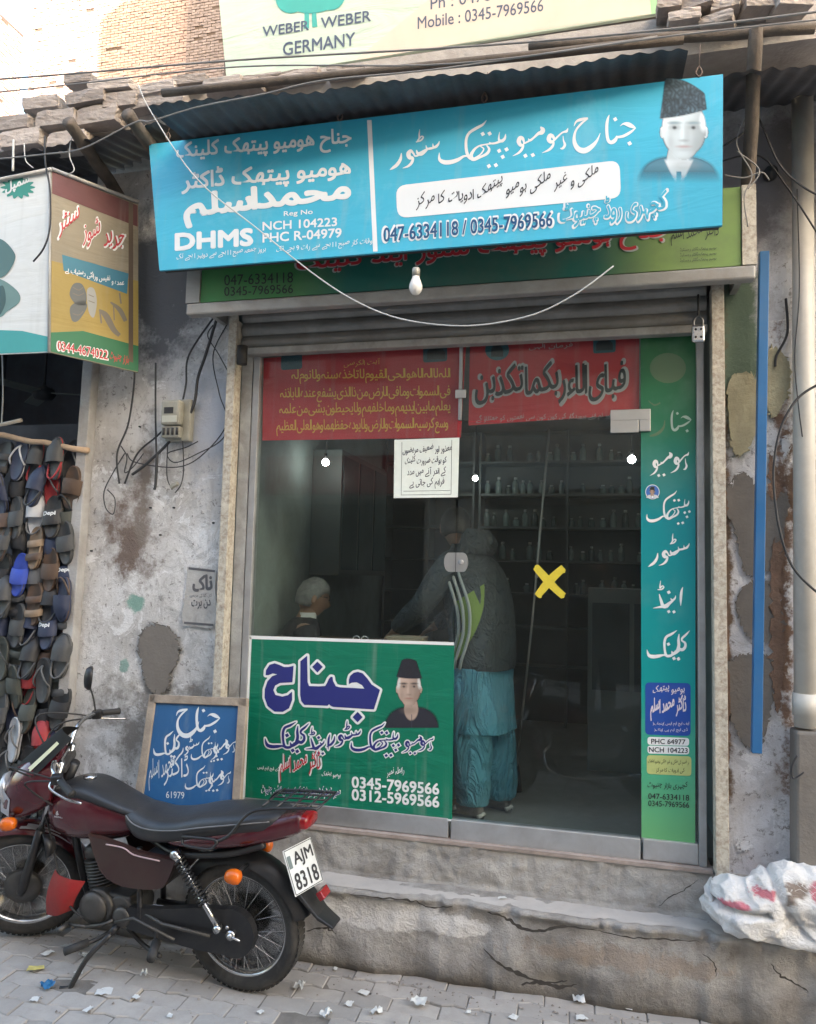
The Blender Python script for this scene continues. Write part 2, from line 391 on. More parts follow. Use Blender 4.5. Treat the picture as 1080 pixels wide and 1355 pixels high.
def word(ink,name,bx=None,by=None,k=1.0,add=0.0,ky=None,shx=0.0,wk=1.0,rot=0.0):
    """draw a traced word; bx,by = photo px where the word's own centre goes (None: where it was traced), k scale from traced size"""
    ox,oy,sc,st,dots=W[name]; allp=np.array([p[:2] for s_ in st for p in s_]); c=(allp.min(0)+allp.max(0))/2
    ky=ky or k
    cpx=np.array([ox+c[0]/sc,oy+c[1]/sc]); tgt=np.array([bx,by]) if bx is not None else cpx
    def tr(x,y):
        d=np.array([(x-c[0])/sc*k,(y-c[1])/sc*ky]); d[0]+=shx*d[1]; d[1]+=rot*d[0]; return tgt+d
    for s_ in st:
        ink.stroke([(*tr(x,y),w_/sc*(k+ky)/2*wk) for x,y,w_ in s_],1.0,add)
    for x,y,r in dots:
        q=tr(x,y); ink.dot(q[0],q[1],r/sc*(k+ky)/2,add=add*.75)
def paint(name,col,rough=.55,var=.05): return mat('print '+name,col,rough,0,var,5,bump=0,dirt=.25,dirtc=tuple(.6*c+.03 for c in col),dscale=3)
def portrait(S,parent,x0,y0,x1,y1,style,off=.0012,nu=84,nv=104,skew=0.0,name='portrait'):
    """printed portrait of a man in a karakul cap, one soft colour per point of a fine sheet"""
    u,v=np.meshgrid(np.linspace(0,1,nu+1),np.linspace(0,1,nv+1)); 
    def el(cx,cy,rx,ry,s=.06,p=2.0): 
        d=(np.abs((u-cx)/rx)**p+np.abs((v-cy)/ry)**p)**(1/p); return np.clip((1+s-d)/(2*s),0,1)
    skin=np.array(style['skin']); hatc=np.array(style['hat']); suit=np.array(style['suit']); C_=np.zeros(u.shape+(3,))+suit
    A=np.zeros(u.shape)
    def put(m,c,a=True):
        nonlocal C_,A
        C_=C_*(1-m[...,None])+np.array(c)*m[...,None]
        if a: A=np.maximum(A,m)
    sh=el(.5,1.08,.50,.36,.05,2.6); put(sh,suit)
    put(el(.49,.74,.13,.16),skin*.8)
    if style.get('collar'):
        col_=np.clip((.15-np.abs(u-.5)-(v-.80)*.62)/.02,0,1)*(v>.72)*(v<1.0); put(col_*np.clip((v-.74)/.03,0,1),style['collar'])
        put(np.clip((.035-np.abs(u-.5))/.012,0,1)*(v>.86),suit*1.2,False)
    else: put(np.clip((.012-np.abs(u-.5))/.01,0,1)*(v>.82),suit*1.9,False)
    u0_,v0_=u,v; hx,sx_,sy_,oy=style.get('head',(.49,1,1,0)); u=.49+(u-hx)/sx_; v=.62+(v-.62-oy)/sy_
    for sx in (-1,1): put(el(.49+sx*.183,.50,.024,.055),skin*.8)
    face=np.maximum(el(.49,.47,.185,.24,.05,2.3),el(.49,.58,.13,.17,.05)); put(face,skin)
    sp=np.array(skin)
    put(face*np.clip((u-.56)/.14,0,1)*.45,sp*.62,False); put(face*np.clip((.36-u)/.1,0,1)*.3,sp*.7,False)
    nxf=np.clip((u-.47)/.20,-1,1); nyf=np.clip((v-.45)/.30,-1,1); sh_=.70+.42*np.clip(.75*-nxf*.8-.35*nyf+.55*np.sqrt(np.clip(1-nxf**2*.8-nyf**2*.5,0,1)),-.6,1)
    C_=np.where((face>.5)[...,None],C_*sh_[...,None],C_)
    for sx in (-1,1): put(el(.49+sx*.085,.452,.066,.05,.7)*.34,sp*.42,False); put(el(.49+sx*.105,.60,.045,.10,.8)*.30,sp*.42,False)
    put(el(.475,.50,.016,.09,.6)*.35,sp*1.25,False); put(el(.49,.70,.07,.03,.7)*.25,sp*1.15,False); put(el(.49,.80,.12,.05,.5)*.45,sp*.35,False)
    for sx in (-1,1): put(el(.49+sx*.168,.40,.036,.085,.35),style['hair'],False)
    for sx in (-1,1):
        put(el(.49+sx*.082,.415,.055,.014,.5)*.95,style['hair2'],False)
        put(el(.49+sx*.08,.455,.045,.022,.5)*.65,sp*.45,False); put(el(.49+sx*.08,.458,.017,.014,.4)*.9,(.02,.02,.02),False)
    put(el(.515,.52,.022,.085,.6)*.35,sp*.5,False); put(el(.49,.575,.04,.012,.5)*.6,sp*.4,False)
    put(el(.49,.63,.062,.012,.5)*.7,sp*np.array((.6,.35,.33)),False); put(el(.49,.66,.05,.012,.6)*.3,sp*.5,False)
    for sx in (-1,1): put(el(.49+sx*.115,.58,.02,.07,.7)*.35,sp*.55,False)
    tw=style.get('tilt',0)
    pk=style.get('peak',.47); hb=.35+tw*(u-.5)-.35*(u-.49)**2
    vt=style.get('htop',.06)+np.where(u<pk,3.6,1.5)*(u-pk)**2
    hat=np.clip((hb-v)/.010,0,1)*np.clip((v-vt)/.014,0,1)*np.clip((.205-np.abs(u-.49)-(.33-v)*style.get('taper',.12))/.014,0,1); u,v=u0_,v0_
    hn=np.array([[.6+.9*abs(noise.noise(Vector((a*22,b*26,1)))) for a in np.linspace(0,1,nu+1)] for b in np.linspace(0,1,nv+1)])
    hc=hatc[None,None,:]*(1+style.get('curl',1)*(hn[...,None]-.8)*2.2); C_=C_*(1-hat[...,None])+hc*hat[...,None]; A=np.maximum(A,hat)
    if style.get('fade'): fd=np.clip((1.0-v)/.12,0,1); A=A*np.where(v>.80,np.clip((.97-v)/.17,0,1),1)
    if style.get('back'): bk=np.array(style['back']); C_=C_*A[...,None]+bk*(1-A[...,None])
    px=x0+(x1-x0)*u+skew*(v-.5); py=y0+(y1-y0)*v
    me=bpy.data.meshes.new(name); P=[tuple(S.P(a,b,off)) for a,b in zip(px.ravel(),py.ravel())]
    keep=A

    fs=[]
    for j in range(nv):
        for i in range(nu):
            if keep[j:j+2,i:i+2].mean()>.02: k=j*(nu+1)+i; fs.append((k,k+1,k+nu+2,k+nu+1))
    me.from_pydata(P,[],fs); ca=me.color_attributes.new('print','FLOAT_COLOR','POINT')
    ca.data.foreach_set('color',np.concatenate([np.clip(C_,0,1),A[...,None]],-1).astype(np.float32).ravel())
    m,t,b=nodes('portrait print'); a=N(t,'ShaderNodeVertexColor'); a.layer_name='print'; t.links.new(a.outputs[0],b.inputs['Base Color']); t.links.new(a.outputs[1],b.inputs['Alpha']); b.inputs['Roughness'].default_value=.5
    me.materials.append(m); return link(bpy.data.objects.new(name,me),parent)
# ================================================================ SETTING
SIGNBLUE=rgb(62,180,210,.85)
def bricks_stuff(name,mats_,x0,x1,z0,z1,f,bl=.225,bh=.07,seed=1,**kw):
    pass
# ---- ground
m_ground=mat('packed dust',(.16,.14,.12),.95,0,.2,1.5,dirt=.6,dirtc=(.09,.078,.065),bump=.4,bscale=30)
MB().box(-40,40,-40,40,-.3,-.034).build('ground',m_ground,kind='structure')
def paver_poly():
    L,Wd,a=.2215,.1085,.013; n=4
    top=[(-L/2+L*i/n,Wd/2+(a if i%2 else -a)*.5) for i in range(n+1)]
    bot=[(x,y-Wd) for x,y in reversed(top)]
    return top+bot
PP=paver_poly()
def paver_mesh(seed):
    r=random.Random(seed); mb=MB(); n=len(PP); zz=-.001
    out=[(x,y,-.034) for x,y in PP]; mid=[(x,y,-.006) for x,y in PP]; ins=[(x*.965,y*.93,zz+r.uniform(-.0012,.0012)) for x,y in PP]
    vs=out+mid+ins; fs=[(i,(i+1)%n,n+(i+1)%n,n+i) for i in range(n)]+[(n+i,n+(i+1)%n,2*n+(i+1)%n,2*n+i) for i in range(n)]
    tri=geometry.tessellate_polygon([[Vector((p[0],p[1],0)) for p in ins]]); fs+=[tuple(2*n+k for k in t) for t in tri]
    return vs,fs
def paver_mat():
    m,t,b=nodes('worn grey paver'); tc=N(t,'ShaderNodeTexCoord'); oi=N(t,'ShaderNodeObjectInfo')
    mp=N(t,'ShaderNodeVectorMath',operation='ADD'); t.links.new(tc.outputs['Object'],mp.inputs[0])
    cx=N(t,'ShaderNodeCombineXYZ'); mu=N(t,'ShaderNodeMath',operation='MULTIPLY'); t.links.new(oi.outputs['Random'],mu.inputs[0]); mu.inputs[1].default_value=37
    t.links.new(mu.outputs[0],cx.inputs[0]); t.links.new(cx.outputs[0],mp.inputs[1]); co=mp.outputs[0]
    c=mixc(t,1.0,(.38,.355,.33),ramp(t,oi.outputs['Random'],[(0,(.80,.79,.78)),(.5,(1,1,1)),(1,(1.14,1.12,1.10))]),'MULTIPLY')
    c=mixc(t,ramp(t,noise_n(t,co,9,8,.7),[(.4,g3(0)),(.72,g3(.55))]),c,(.24,.22,.205))
    c=mixc(t,ramp(t,noise_n(t,co,60,4,.7),[(.60,g3(0)),(.75,g3(.35))]),c,(.33,.31,.29))
    # large shared film of dust in world space
    ge=N(t,'ShaderNodeNewGeometry'); c=mixc(t,ramp(t,noise_n(t,ge.outputs['Position'],1.6,8,.65,.5),[(.42,g3(0)),(.65,g3(.5))]),c,(.36,.335,.31))
    c=mixc(t,ramp(t,noise_n(t,ge.outputs['Position'],2.6,8,.7,.2),[(.6,g3(0)),(.72,g3(.55))]),c,(.19,.175,.16))
    t.links.new(c,b.inputs['Base Color']); b.inputs['Roughness'].default_value=.92; b.inputs['Specular IOR Level'].default_value=.3
    bn=N(t,'ShaderNodeBump'); bn.inputs['Strength'].default_value=.55; bn.inputs['Distance'].default_value=.004
    t.links.new(noise_n(t,co,70,8,.7),bn.inputs['Height']); t.links.new(bn.outputs[0],b.inputs['Normal']); return m
PM=paver_mat()
road=MB().box(-8,6,-3.95,-.05,-.0335,-.012).build('road',mat('joint dirt',(.19,.17,.15),.97,0,.25,9,dirt=.5,dirtc=(.2,.18,.15),bump=.5,bscale=90),kind='structure')
pm=[]
for k in range(6):
    vs,fs=paver_mesh(k); me=bpy.data.meshes.new('paver'); me.from_pydata(vs,[],fs); me.materials.append(PM); pm.append(me)
cand=[]
ang=R(1.5); ca_,sa_=math.cos(ang),math.sin(ang)
for j in range(-2,34):
    for i in range(-36,28):
        x=i*.2245+(j%2)*.11225; y=-.08-j*.1115
        X=x*ca_-y*sa_; Y=x*sa_+y*ca_
        if -8<X<6 and -3.9<Y<-.1: cand.append((X,Y,i,j))
def seen_key(c):
    d=np.array([c[0],c[1],0])-CAM; z=d@FW
    if z<.5: return 99
    px=540+CF*(d@RT)/z; py=677.5-CF*(d@UP)/z
    return z if (-60<px<1140 and 1050<py<1420) else 50+z
cand.sort(key=seen_key)
rest=MB()
for q,(X,Y,i,j) in enumerate(cand):
    r=random.Random(i*91+j*17); th=ang+r.gauss(0,.012); h=r.gauss(-.004,.0035); 
    h+= -.010*max(0,fbm(X*1.3,Y*1.3)) 
    tx,ty=r.gauss(0,.012),r.gauss(0,.012)
    if q<290:
        o=bpy.data.objects.new('paver',pm[r.randrange(6)]); link(o,road); o.location=(X,Y,h); o.rotation_euler=(tx,ty,th)
    else:
        vs,fs=paver_mesh(r.randrange(6)); M=Matrix.Translation((X,Y,h))@Matrix.Rotation(th,4,'Z'); rest.add([M@Vector(v) for v in vs],fs)
rest.build('paver_field',PM,road,kind='stuff')
# ---- step (lower ledge) and plinth: lofted along x with broken edge
def step_extra(t,co,c):
    return c
m_step=plaster('worn cement step',((.34,.325,.305),(.46,.445,.42),(.22,.205,.19)),seed=4,chips=False,bumpd=.010,sc=1.6)
def riser_extra(t,co,c):
    m1=blob_mask(t,co,(-1.02,.27),(.42,.075),.15,.16,13); c=mixc(t,m1,c,(.62,.60,.58))
    m2=blob_mask(t,co,(-.62,.265),(.16,.05),.15,.16,18); c=mixc(t,m2,c,(.64,.62,.60))
    m3=blob_mask(t,co,(.12,.22),(.5,.06),.4,.4,12); c=mixc(t,m3,c,(.34,.29,.25))
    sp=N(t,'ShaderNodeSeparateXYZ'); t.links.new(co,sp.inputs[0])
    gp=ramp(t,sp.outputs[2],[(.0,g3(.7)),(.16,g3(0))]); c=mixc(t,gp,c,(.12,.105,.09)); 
    return c
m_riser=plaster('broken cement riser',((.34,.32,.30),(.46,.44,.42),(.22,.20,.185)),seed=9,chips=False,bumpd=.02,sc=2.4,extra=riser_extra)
def steploft():
    mb=MB(); xs=np.linspace(-4.6,2.6,480); rings=[]
    for x in xs:
        n1=fbm(x*2.2,3.3); n2=fbm(x*9,7.1); n3=fbm(x*30,1.2)
        yf=-.215+.02*(x+1.4)*.6+.012*n1-.01*n2
        zt=.375+.006*n1; chip=max(0,n2-.12)*.09+max(0,fbm(x*4,20.))*.03
        hole=.055*math.exp(-((x+.12)/.16)**2) if x>-3 else 0
        pr=[(.06,-.03),(yf+.02,-.03)]
        for k in range(1,9):
            z=zt*.86*k/9; pr.append((yf+.018*fbm(x*5,z*9,2)-.012*math.exp(-((z-.05)/.05)**2)*(x<-.45)+hole*math.exp(-((z-.05)/.05)**2)*1.2, z))
        pr+=[(yf+.004+chip*.4,zt-.038),(yf-.020+chip,zt-.018),(yf-.014+chip,zt-.004+.002*n3),(yf+.02+chip*.6,zt+.001*n3),(yf+.1,zt+.004),(.06,zt+.008)]
        rings.append([(x,a,b) for a,b in pr])
    mb.loft(rings); return mb
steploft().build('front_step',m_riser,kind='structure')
for s_,(x0,x1) in enumerate(((-4.6,2.6),)):
    mb=MB(); 
    def f(u,v):
        x=x0+(x1-x0)*u; n2=fbm(x*9,7.1); chip=max(0,n2-.12)*.09+max(0,fbm(x*4,20.))*.03
        yf=-.215+.02*(x+1.4)*.6+.012*fbm(x*2.2,3.3)-.01*n2+.012+chip
        return (x,yf+(-.002-yf)*v,.380+.003*fbm(x*2.2,3.3)+.0025*fbm(x*11,v*5)-.004*(v<.01))
    mb.grid(f,420,8).build('step_top',mat('dusty step screed',(.44,.41,.385),.95,0,.12,4,dirt=.5,dirtc=(.34,.31,.285),bump=.3,bscale=45),kind='structure')
def plinth():
    mb=MB()
    def f(u,v):
        x=-2.02+3.05*u; z=.37+.215*v+.012*0; return (x,-.045+.009*fbm(x*6,z*9,3)+.006*fbm(x*20,z*20,1)-.012*(v<.08),z)
    mb.grid(f,260,20); mb.add([(-2.02,-.045,.585),(1.03,-.045,.585),(1.03,.05,.585),(-2.02,.05,.585)],[(0,1,2,3)]); return mb
plinth().build('plinth_wall',m_step,label='low cement plinth under the glass shopfront, above the step',cat='plinth',loc=(-.5,0,.37))
MB().box(-1.93,.53,-.055,.10,.583,.600).build('threshold_strip',mat('pinkish mortar',(.34,.28,.25),.9,0,.15,9,dirt=.5),label='thin dusty mortar strip between plinth and aluminium rails',cat='threshold')
# ---- shop room
m_floor=mat('shop floor cement',(.22,.215,.20),.35,0,.2,2.5,dirt=.6,dirtc=(.12,.11,.10),bump=.1)
MB().box(-1.99,.60,.101,3.6,.45,.605).build('floor',m_floor,kind='structure')
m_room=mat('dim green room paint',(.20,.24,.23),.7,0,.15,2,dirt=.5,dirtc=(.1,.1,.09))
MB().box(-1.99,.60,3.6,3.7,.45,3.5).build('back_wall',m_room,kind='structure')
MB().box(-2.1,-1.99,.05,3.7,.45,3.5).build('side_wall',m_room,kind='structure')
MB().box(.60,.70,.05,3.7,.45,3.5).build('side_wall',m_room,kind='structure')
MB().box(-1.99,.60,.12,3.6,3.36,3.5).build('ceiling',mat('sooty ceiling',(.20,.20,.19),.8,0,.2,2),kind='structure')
# ---- facade walls
def wall_extra_l(t,co,c):
    c=mixc(t,blob_mask(t,co,(-2.15,2.75),(.28,.42),.6,.25,3),c,(.40,.43,.49))
    c=mixc(t,blob_mask(t,co,(-2.62,2.1),(.2,.28),.7,.5,7),c,(.17,.13,.11))
    c=mixc(t,blob_mask(t,co,(-2.55,2.35),(.07,.5),.7,.4,10),c,(.20,.17,.15))
    c=mixc(t,blob_mask(t,co,(-2.56,1.72),(.06,.055),.3,.25,18),c,(.22,.36,.31))
    c=mixc(t,blob_mask(t,co,(-2.62,1.36),(.035,.04),.3,.3,18),c,(.25,.36,.32))
    c=mixc(t,blob_mask(t,co,(-2.35,1.05),(.5,.35),.7,.5,6),c,(.24,.225,.21))
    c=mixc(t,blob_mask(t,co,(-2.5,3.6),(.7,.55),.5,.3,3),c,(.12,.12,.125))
    return c
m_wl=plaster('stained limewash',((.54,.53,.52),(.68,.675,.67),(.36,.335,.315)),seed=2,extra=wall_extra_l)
def facade_wall(name,x0,x1,z0,z1,y,m,label,amp=.006,d=.012):
    mb=MB(); nu=max(4,int((x1-x0)/.02)); nv=int((z1-z0)/.02)
    mb.grid(lambda u,v:(x0+(x1-x0)*u,y-amp*fbm((x0+(x1-x0)*u)*3,(z0+(z1-z0)*v)*3)-amp*.4*fbm((x0+(x1-x0)*u)*14,(z0+(z1-z0)*v)*14,5),z0+(z1-z0)*v),nu,nv)
    mb.box(x0,x1,y+.02,y+.14,z0,z1)
    mb.add([(x0,y+amp,z0),(x0,y+.03,z0),(x0,y+.03,z1),(x0,y+amp,z1)],[(0,1,2,3)]); mb.add([(x1,y+amp,z0),(x1,y+.03,z0),(x1,y+.03,z1),(x1,y+amp,z1)],[(0,1,2,3)])
    return mb.build(name,m,label=label,cat='wall')
wall_l=facade_wall('plaster_wall',-2.985,-2.03,.37,4.32,-.02,m_wl,'stained pale plaster wall between the slipper stall and the shutter')
def wall_extra_r(t,co,c):
    c=mixc(t,blob_mask(t,co,(.64,3.1),(.16,.62),.35,.2,6),c,(.14,.19,.14))
    c=mixc(t,blob_mask(t,co,(.60,1.85),(.035,1.4),.5,.35,12),c,(.17,.12,.085))
    c=mixc(t,blob_mask(t,co,(.85,1.9),(.045,1.1),.5,.55,10),c,(.19,.125,.095))
    c=mixc(t,blob_mask(t,co,(.93,2.35),(.10,.35),.4,.5,9),c,(.15,.10,.075))
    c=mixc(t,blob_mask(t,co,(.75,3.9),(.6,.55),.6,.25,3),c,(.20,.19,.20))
    return c
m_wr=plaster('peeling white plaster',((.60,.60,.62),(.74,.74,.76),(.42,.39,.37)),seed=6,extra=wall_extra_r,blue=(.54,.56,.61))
wall_r=facade_wall('plaster_wall',.575,2.4,.37,4.32,-.02,m_wr,'peeling white plaster wall right of the shutter, behind the blue pole')
def patch(parent,pts,y,m,name='cement_patch',d=.006,nz=4,seed=0,label=None):
    """ragged slab of render or bare cement: outline in photo px, laid on the wall"""
    c=cr(pts,16,True); out=[]
    for i,p in enumerate(c):
        a=i*.9+seed*10; q=np.array(p,float); q=q+np.array([noise.noise(Vector((a,1,seed)))+.7*noise.noise(Vector((a*3.3,1,seed))),noise.noise(Vector((a,9,seed)))+.7*noise.noise(Vector((a*3.3,9,seed)))])*nz*1.6; 
        w_=at(q[0],q[1],y); out.append((w_[0],w_[2]))
    mb=MB(); mb.prism(out,y,y-d,lambda u,v,dd:(u,dd,v)); return mb.build(name,m,parent,label=label)
m_cem=mat('bare cement',(.17,.155,.14),.95,0,.12,5,dirt=.4,dirtc=(.11,.10,.09),bump=.4,bscale=50)
m_red=mat('crumbling brick dust',(.21,.13,.09),.95,0,.3,12,dirt=.5,dirtc=(.12,.08,.06),bump=.8,bscale=60)
m_old=mat('old yellow plaster',(.36,.33,.22),.9,0,.2,8,dirt=.5,dirtc=(.2,.17,.1),bump=.5)
patch(wall_l,[(188,836),(203,826),(222,830),(237,848),(236,872),(226,893),(222,912),(206,920),(194,905),(188,880),(184,858)],-.027,m_cem,seed=1,nz=5)
patch(wall_r,[(965,640),(985,625),(1010,650),(1042,655),(1040,690),(1030,740),(1005,760),(985,755),(972,700),(958,670)],-.027,m_cem,seed=2)
patch(wall_r,[(985,775),(1020,770),(1030,800),(1040,830),(1012,850),(985,835),(975,800)],-.027,m_cem,seed=3)
patch(wall_r,[(962,880),(990,865),(1018,870),(1025,905),(1018,950),(1005,990),(985,985),(965,940)],-.027,m_cem,seed=4)
patch(wall_r,[(1018,460),(1040,475),(1044,515),(1030,545),(1017,550),(1012,500)],-.029,m_old,'plaster_flake',d=.02,seed=5)
patch(wall_r,[(965,505),(1000,500),(1003,560),(985,600),(968,590)],-.029,m_old,'plaster_flake',d=.012,seed=6)
patch(wall_r,[(952,640),(962,660),(960,760),(966,900),(962,1050),(952,1055),(950,900),(947,760)],-.028,m_red,'bare_brick_strip',seed=7)
patch(wall_r,[(1018,600),(1032,640),(1028,660),(1018,655)],-.030,m_red,'bare_brick_strip',seed=8)
patch(wall_r,[(1022,720),(1036,730),(1034,800),(1040,860),(1030,940),(1022,900),(1020,800)],-.033,m_red,'bare_brick_strip',seed=9,nz=6)
m_wh=mat('fresh white flake',(.66,.66,.67),.8,0,.06,8,bump=.3)
for i,(x,y,a,b) in enumerate(((1040,590,5,12),(968,625,8,16),(1035,1145,9,5),(985,1120,10,6))):
    patch(wall_r if x>500 else wall_l,[(x-a,y),(x,y-b),(x+a,y),(x,y+b)],-.031,m_wh,'plaster_flake',d=.003,seed=20+i,nz=5)
m_crk=mat('deep crack',(.05,.043,.037),.95,0,.2,30,bump=0)
def crack(parent,pts,y,label=None,wd=1.6,seed=0):
    k=Ink(SY(y),.0); P=cr(pts,6); out=[]
    for i,p in enumerate(P):
        out.append((p[0]+2.2*noise.noise(Vector((i*.8,seed,1))),p[1]+2.0*noise.noise(Vector((i*.8,seed,7))),wd*(.45+1.1*abs(noise.noise(Vector((i*.6,seed,3)))))*(.2+math.sin(math.pi*min(1,(i+.5)/len(P)))) ))
    k.stroke(out); return k.build('crack',m_crk,parent)
fs_=bpy.data.objects['front_step']
crack(fs_,[(455,1182),(500,1188),(545,1192),(570,1201),(600,1199)],-.257,wd=2.5,seed=1)
crack(fs_,[(645,1207),(668,1214),(690,1228),(715,1232),(745,1226),(790,1231)],-.258,wd=6,seed=2)
crack(fs_,[(790,1231),(830,1240),(880,1243),(925,1246)],-.252,wd=2.2,seed=3)
crack(fs_,[(930,1262),(945,1275),(948,1292)],-.252,wd=2.0,seed=4); crack(fs_,[(1020,1275),(1032,1290),(1050,1300),(1070,1312)],-.25,wd=3.5,seed=5)
crack(fs_,[(640,1255),(660,1275),(690,1290),(720,1300),(750,1298)],-.262,wd=5,seed=6); crack(fs_,[(405,1232),(430,1228),(445,1236)],-.262,wd=2.5,seed=8)
crack(fs_,[(690,1303),(715,1300),(740,1306),(762,1303)],-.262,wd=7,seed=9)
pw_=bpy.data.objects['plinth_wall']
for nm_,pts,w_,sd_ in (('a',[(872,1200),(885,1188),(905,1178),(924,1164)],1.8,11),('b',[(470,1160),(520,1166),(560,1172)],1.2,12)):
    o=crack(None,pts,-.064,wd=w_,seed=sd_)
    for v in o.data.vertices: v.co-=Vector((-.5,0,.37))
    o.parent=pw_
# lintel wall above the shopfront, behind the box, in a dark plaster tone
MB().box(-2.03,.575,.06,.16,3.36,4.32).build('lintel_wall',mat('dark lintel plaster',(.17,.17,.175),.95,0,.2,3,dirt=.5),label='dark wall above the shutter box, under the canopy',cat='wall')
# ---- shoe stall room
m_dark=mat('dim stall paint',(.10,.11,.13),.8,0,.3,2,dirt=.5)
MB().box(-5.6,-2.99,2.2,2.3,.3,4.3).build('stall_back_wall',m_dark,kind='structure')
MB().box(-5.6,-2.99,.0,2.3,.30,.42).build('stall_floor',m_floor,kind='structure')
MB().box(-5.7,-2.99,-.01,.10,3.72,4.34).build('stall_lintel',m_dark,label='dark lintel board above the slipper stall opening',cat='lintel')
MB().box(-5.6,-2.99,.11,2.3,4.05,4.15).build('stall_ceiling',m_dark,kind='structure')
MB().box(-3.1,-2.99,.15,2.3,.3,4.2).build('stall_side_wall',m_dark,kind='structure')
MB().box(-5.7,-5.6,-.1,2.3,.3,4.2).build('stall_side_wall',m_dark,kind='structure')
# whitewashed post at the edge of the stall
mb=MB(); a=at(122,480,-.05); b=at(84,990,-.05); c_=atz(75,1075,.38)
mb.loft([[(q[0]+dx,-.06+dy,q[2]) for dx,dy in ((-.035,-.03),(.035,-.03),(.035,.04),(-.035,.04))] for q in (np.array([-2.93,0,4.2]),a,(a+b)/2,b,np.array([b[0]-.005,0,.375]))],smooth=False)
mb.build('stall_post',mat('whitewashed timber',(.37,.365,.36),.85,0,.15,7,dirt=.6,dirtc=(.2,.17,.14),bump=.4),label='whitewashed upright post between the slippers and the stained wall',cat='post',bevel=.006)
# ---- canopy of corrugated sheets
m_corr=mat('weathered blue grey sheet',(.12,.12,.13),.6,.3,.3,4,dirt=.7,dirtc=(.09,.065,.05),bump=.2)
m_wood=mat('grey old timber',(.11,.088,.07),.9,0,.25,14,dirt=.5,dirtc=(.08,.065,.05),bump=.6,bscale=40)
def corr(name,x0,x1,y0,z0,y1,z1,label,pitch=.076,amp=.0055,sag=0,kx=0,wav=.01,tear=.0):
    mb=MB(); nu=int((x1-x0)/pitch*8); th=.0015
    def f(u,v,s=0):
        x=x0+(x1-x0)*u; y=y0+(y1-y0)*v; z=z0+(z1-z0)*v+kx*u+amp*math.sin(2*math.pi*x/pitch)
        z+=-sag*math.sin(math.pi*u)+wav*fbm(x*2,v*2)*(1-v); y+=(.04*fbm(x*1.3,2)+tear*fbm(x*9,5))*(1-v); return (x,y,z+s*.002)
    mb.grid(lambda u,v:f(u,v,0),nu,6).grid(lambda u,v:f(u,v,1),nu,6)
    return mb.build(name,m_corr,label=label,cat='canopy sheet')
zc=lambda px,py,y:at(px,py,y)[2]
E0=at(200,141,-.78); E1=at(870,72,-.78)
corr('corrugated_sheet',E0[0]-.02,E1[0]+.12,-.78,E0[2],.04,E0[2]+.10,'long corrugated canopy sheet hanging over the blue sign',kx=E1[2]-E0[2],tear=.015)
e0=at(100,188,-.5); e1=at(200,140,-.5)
corr('corrugated_sheet',-3.62,e1[0]+.05,-.5,at(0,213,-.5)[2]-.02,.03,at(0,213,-.5)[2]+.12,'sagging corrugated sheet above the shoe banner',kx=.12,tear=.03)
e2=at(985,68,-.62); e3=at(1080,55,-.62)
corr('corrugated_sheet',e2[0]-.08,2.2,-.62,e2[2]-.10,.03,e2[2]+.12,'corrugated canopy sheet at the right end over the white pipe',kx=.02,tear=.02)
# timber battens and poles under and over the canopy
def pole(name,p,q,r,m,label,cat='pole',n=8,wob=.006,**kw):
    p=np.array(p);q=np.array(q);pts=[]; 
    for i in range(9):
        t=i/8; c=p+(q-p)*t; pts.append(c+wob*np.array([noise.noise(Vector((t*5,1,p[0]))),noise.noise(Vector((t*5,4,p[0]))),noise.noise(Vector((t*5,7,p[0])))]))
    return MB().tube(pts,r if hasattr(r,'__len__') else [r*(1+.12*noise.noise(Vector((i,r*99,2)))) for i in range(9)],n).build(name,m,label=label,cat=cat,**kw)
pole('edge_pole',at(215,128,-.70)+np.array([0,0,.02]),at(905,58,-.70)+np.array([0,0,.02]),.020,m_wood,'thin timber pole lying along the top edge of the canopy')
pole('roof_beam',at(168,150,-.62),at(238,245,-.05),.035,m_wood,'dark slanting roof beam beside the left corner of the blue sign','beam')
pole('roof_beam',at(90,160,-.60),at(160,262,-.05),.035,m_wood,'grey broken beam end poking out above the shoe banner','beam')
pole('canopy_post',at(1000,38,-.66),at(985,350,-.18),.030,m_wood,'rough wooden post propping the canopy right of the portrait','post')
pole('roof_beam',at(1078,38,-.64),at(700,62,-.66),.022,m_wood,'long bare batten along the canopy edge at the upper right','beam')
# rubble and bricks lying on the parapet
m_rub=mat('grey parapet brick',(.36,.315,.285),.95,0,.2,5,dirt=.5,dirtc=(.17,.14,.12),bump=.9,bscale=30,rand=.25)
def rock(c,s,seed,rot=0):
    mb=MB(); n=7
    vs=[];fs=[];idx={}
    def key(p): return tuple(round(v,4) for v in p)
    for ax in range(3):
        for sg in (-1,1):
            for i in range(n):
                for j in range(n):
                    q=[]
                    for (a,b) in ((i,j),(i+1,j),(i+1,j+1),(i,j+1)):
                        p=[0,0,0]; p[ax]=sg; p[(ax+1)%3]=-1+2*a/n; p[(ax+2)%3]=-1+2*b/n
                        k=key(p)
                        if k not in idx:
                            v=Vector(p); l=v.length; v=v*(1-.07*(l-1)); nn=noise.noise(v*1.3+Vector((seed*7,0,0)))*.09+noise.noise(v*4+Vector((seed*3,0,0)))*.06
                            idx[k]=len(vs); vs.append(v*(1+nn))
                        q.append(idx[k])
                    fs.append(tuple(q) if sg>0 else tuple(q[::-1]))
    M=Matrix.Translation(c)@Matrix.Rotation(rot,4,'Z')@Matrix.Rotation(noise.noise(Vector((seed,5,5)))*.2,4,'Y')@Matrix.Diagonal((s[0]/2,s[1]/2,s[2]/2,1))
    return MB().add([M@v for v in vs],fs,False)
par=empty('parapet',(-2.6,-.3,4.3),label='rough parapet of loose grey bricks on the roof edge above the shoe banner',cat='parapet')
k=0
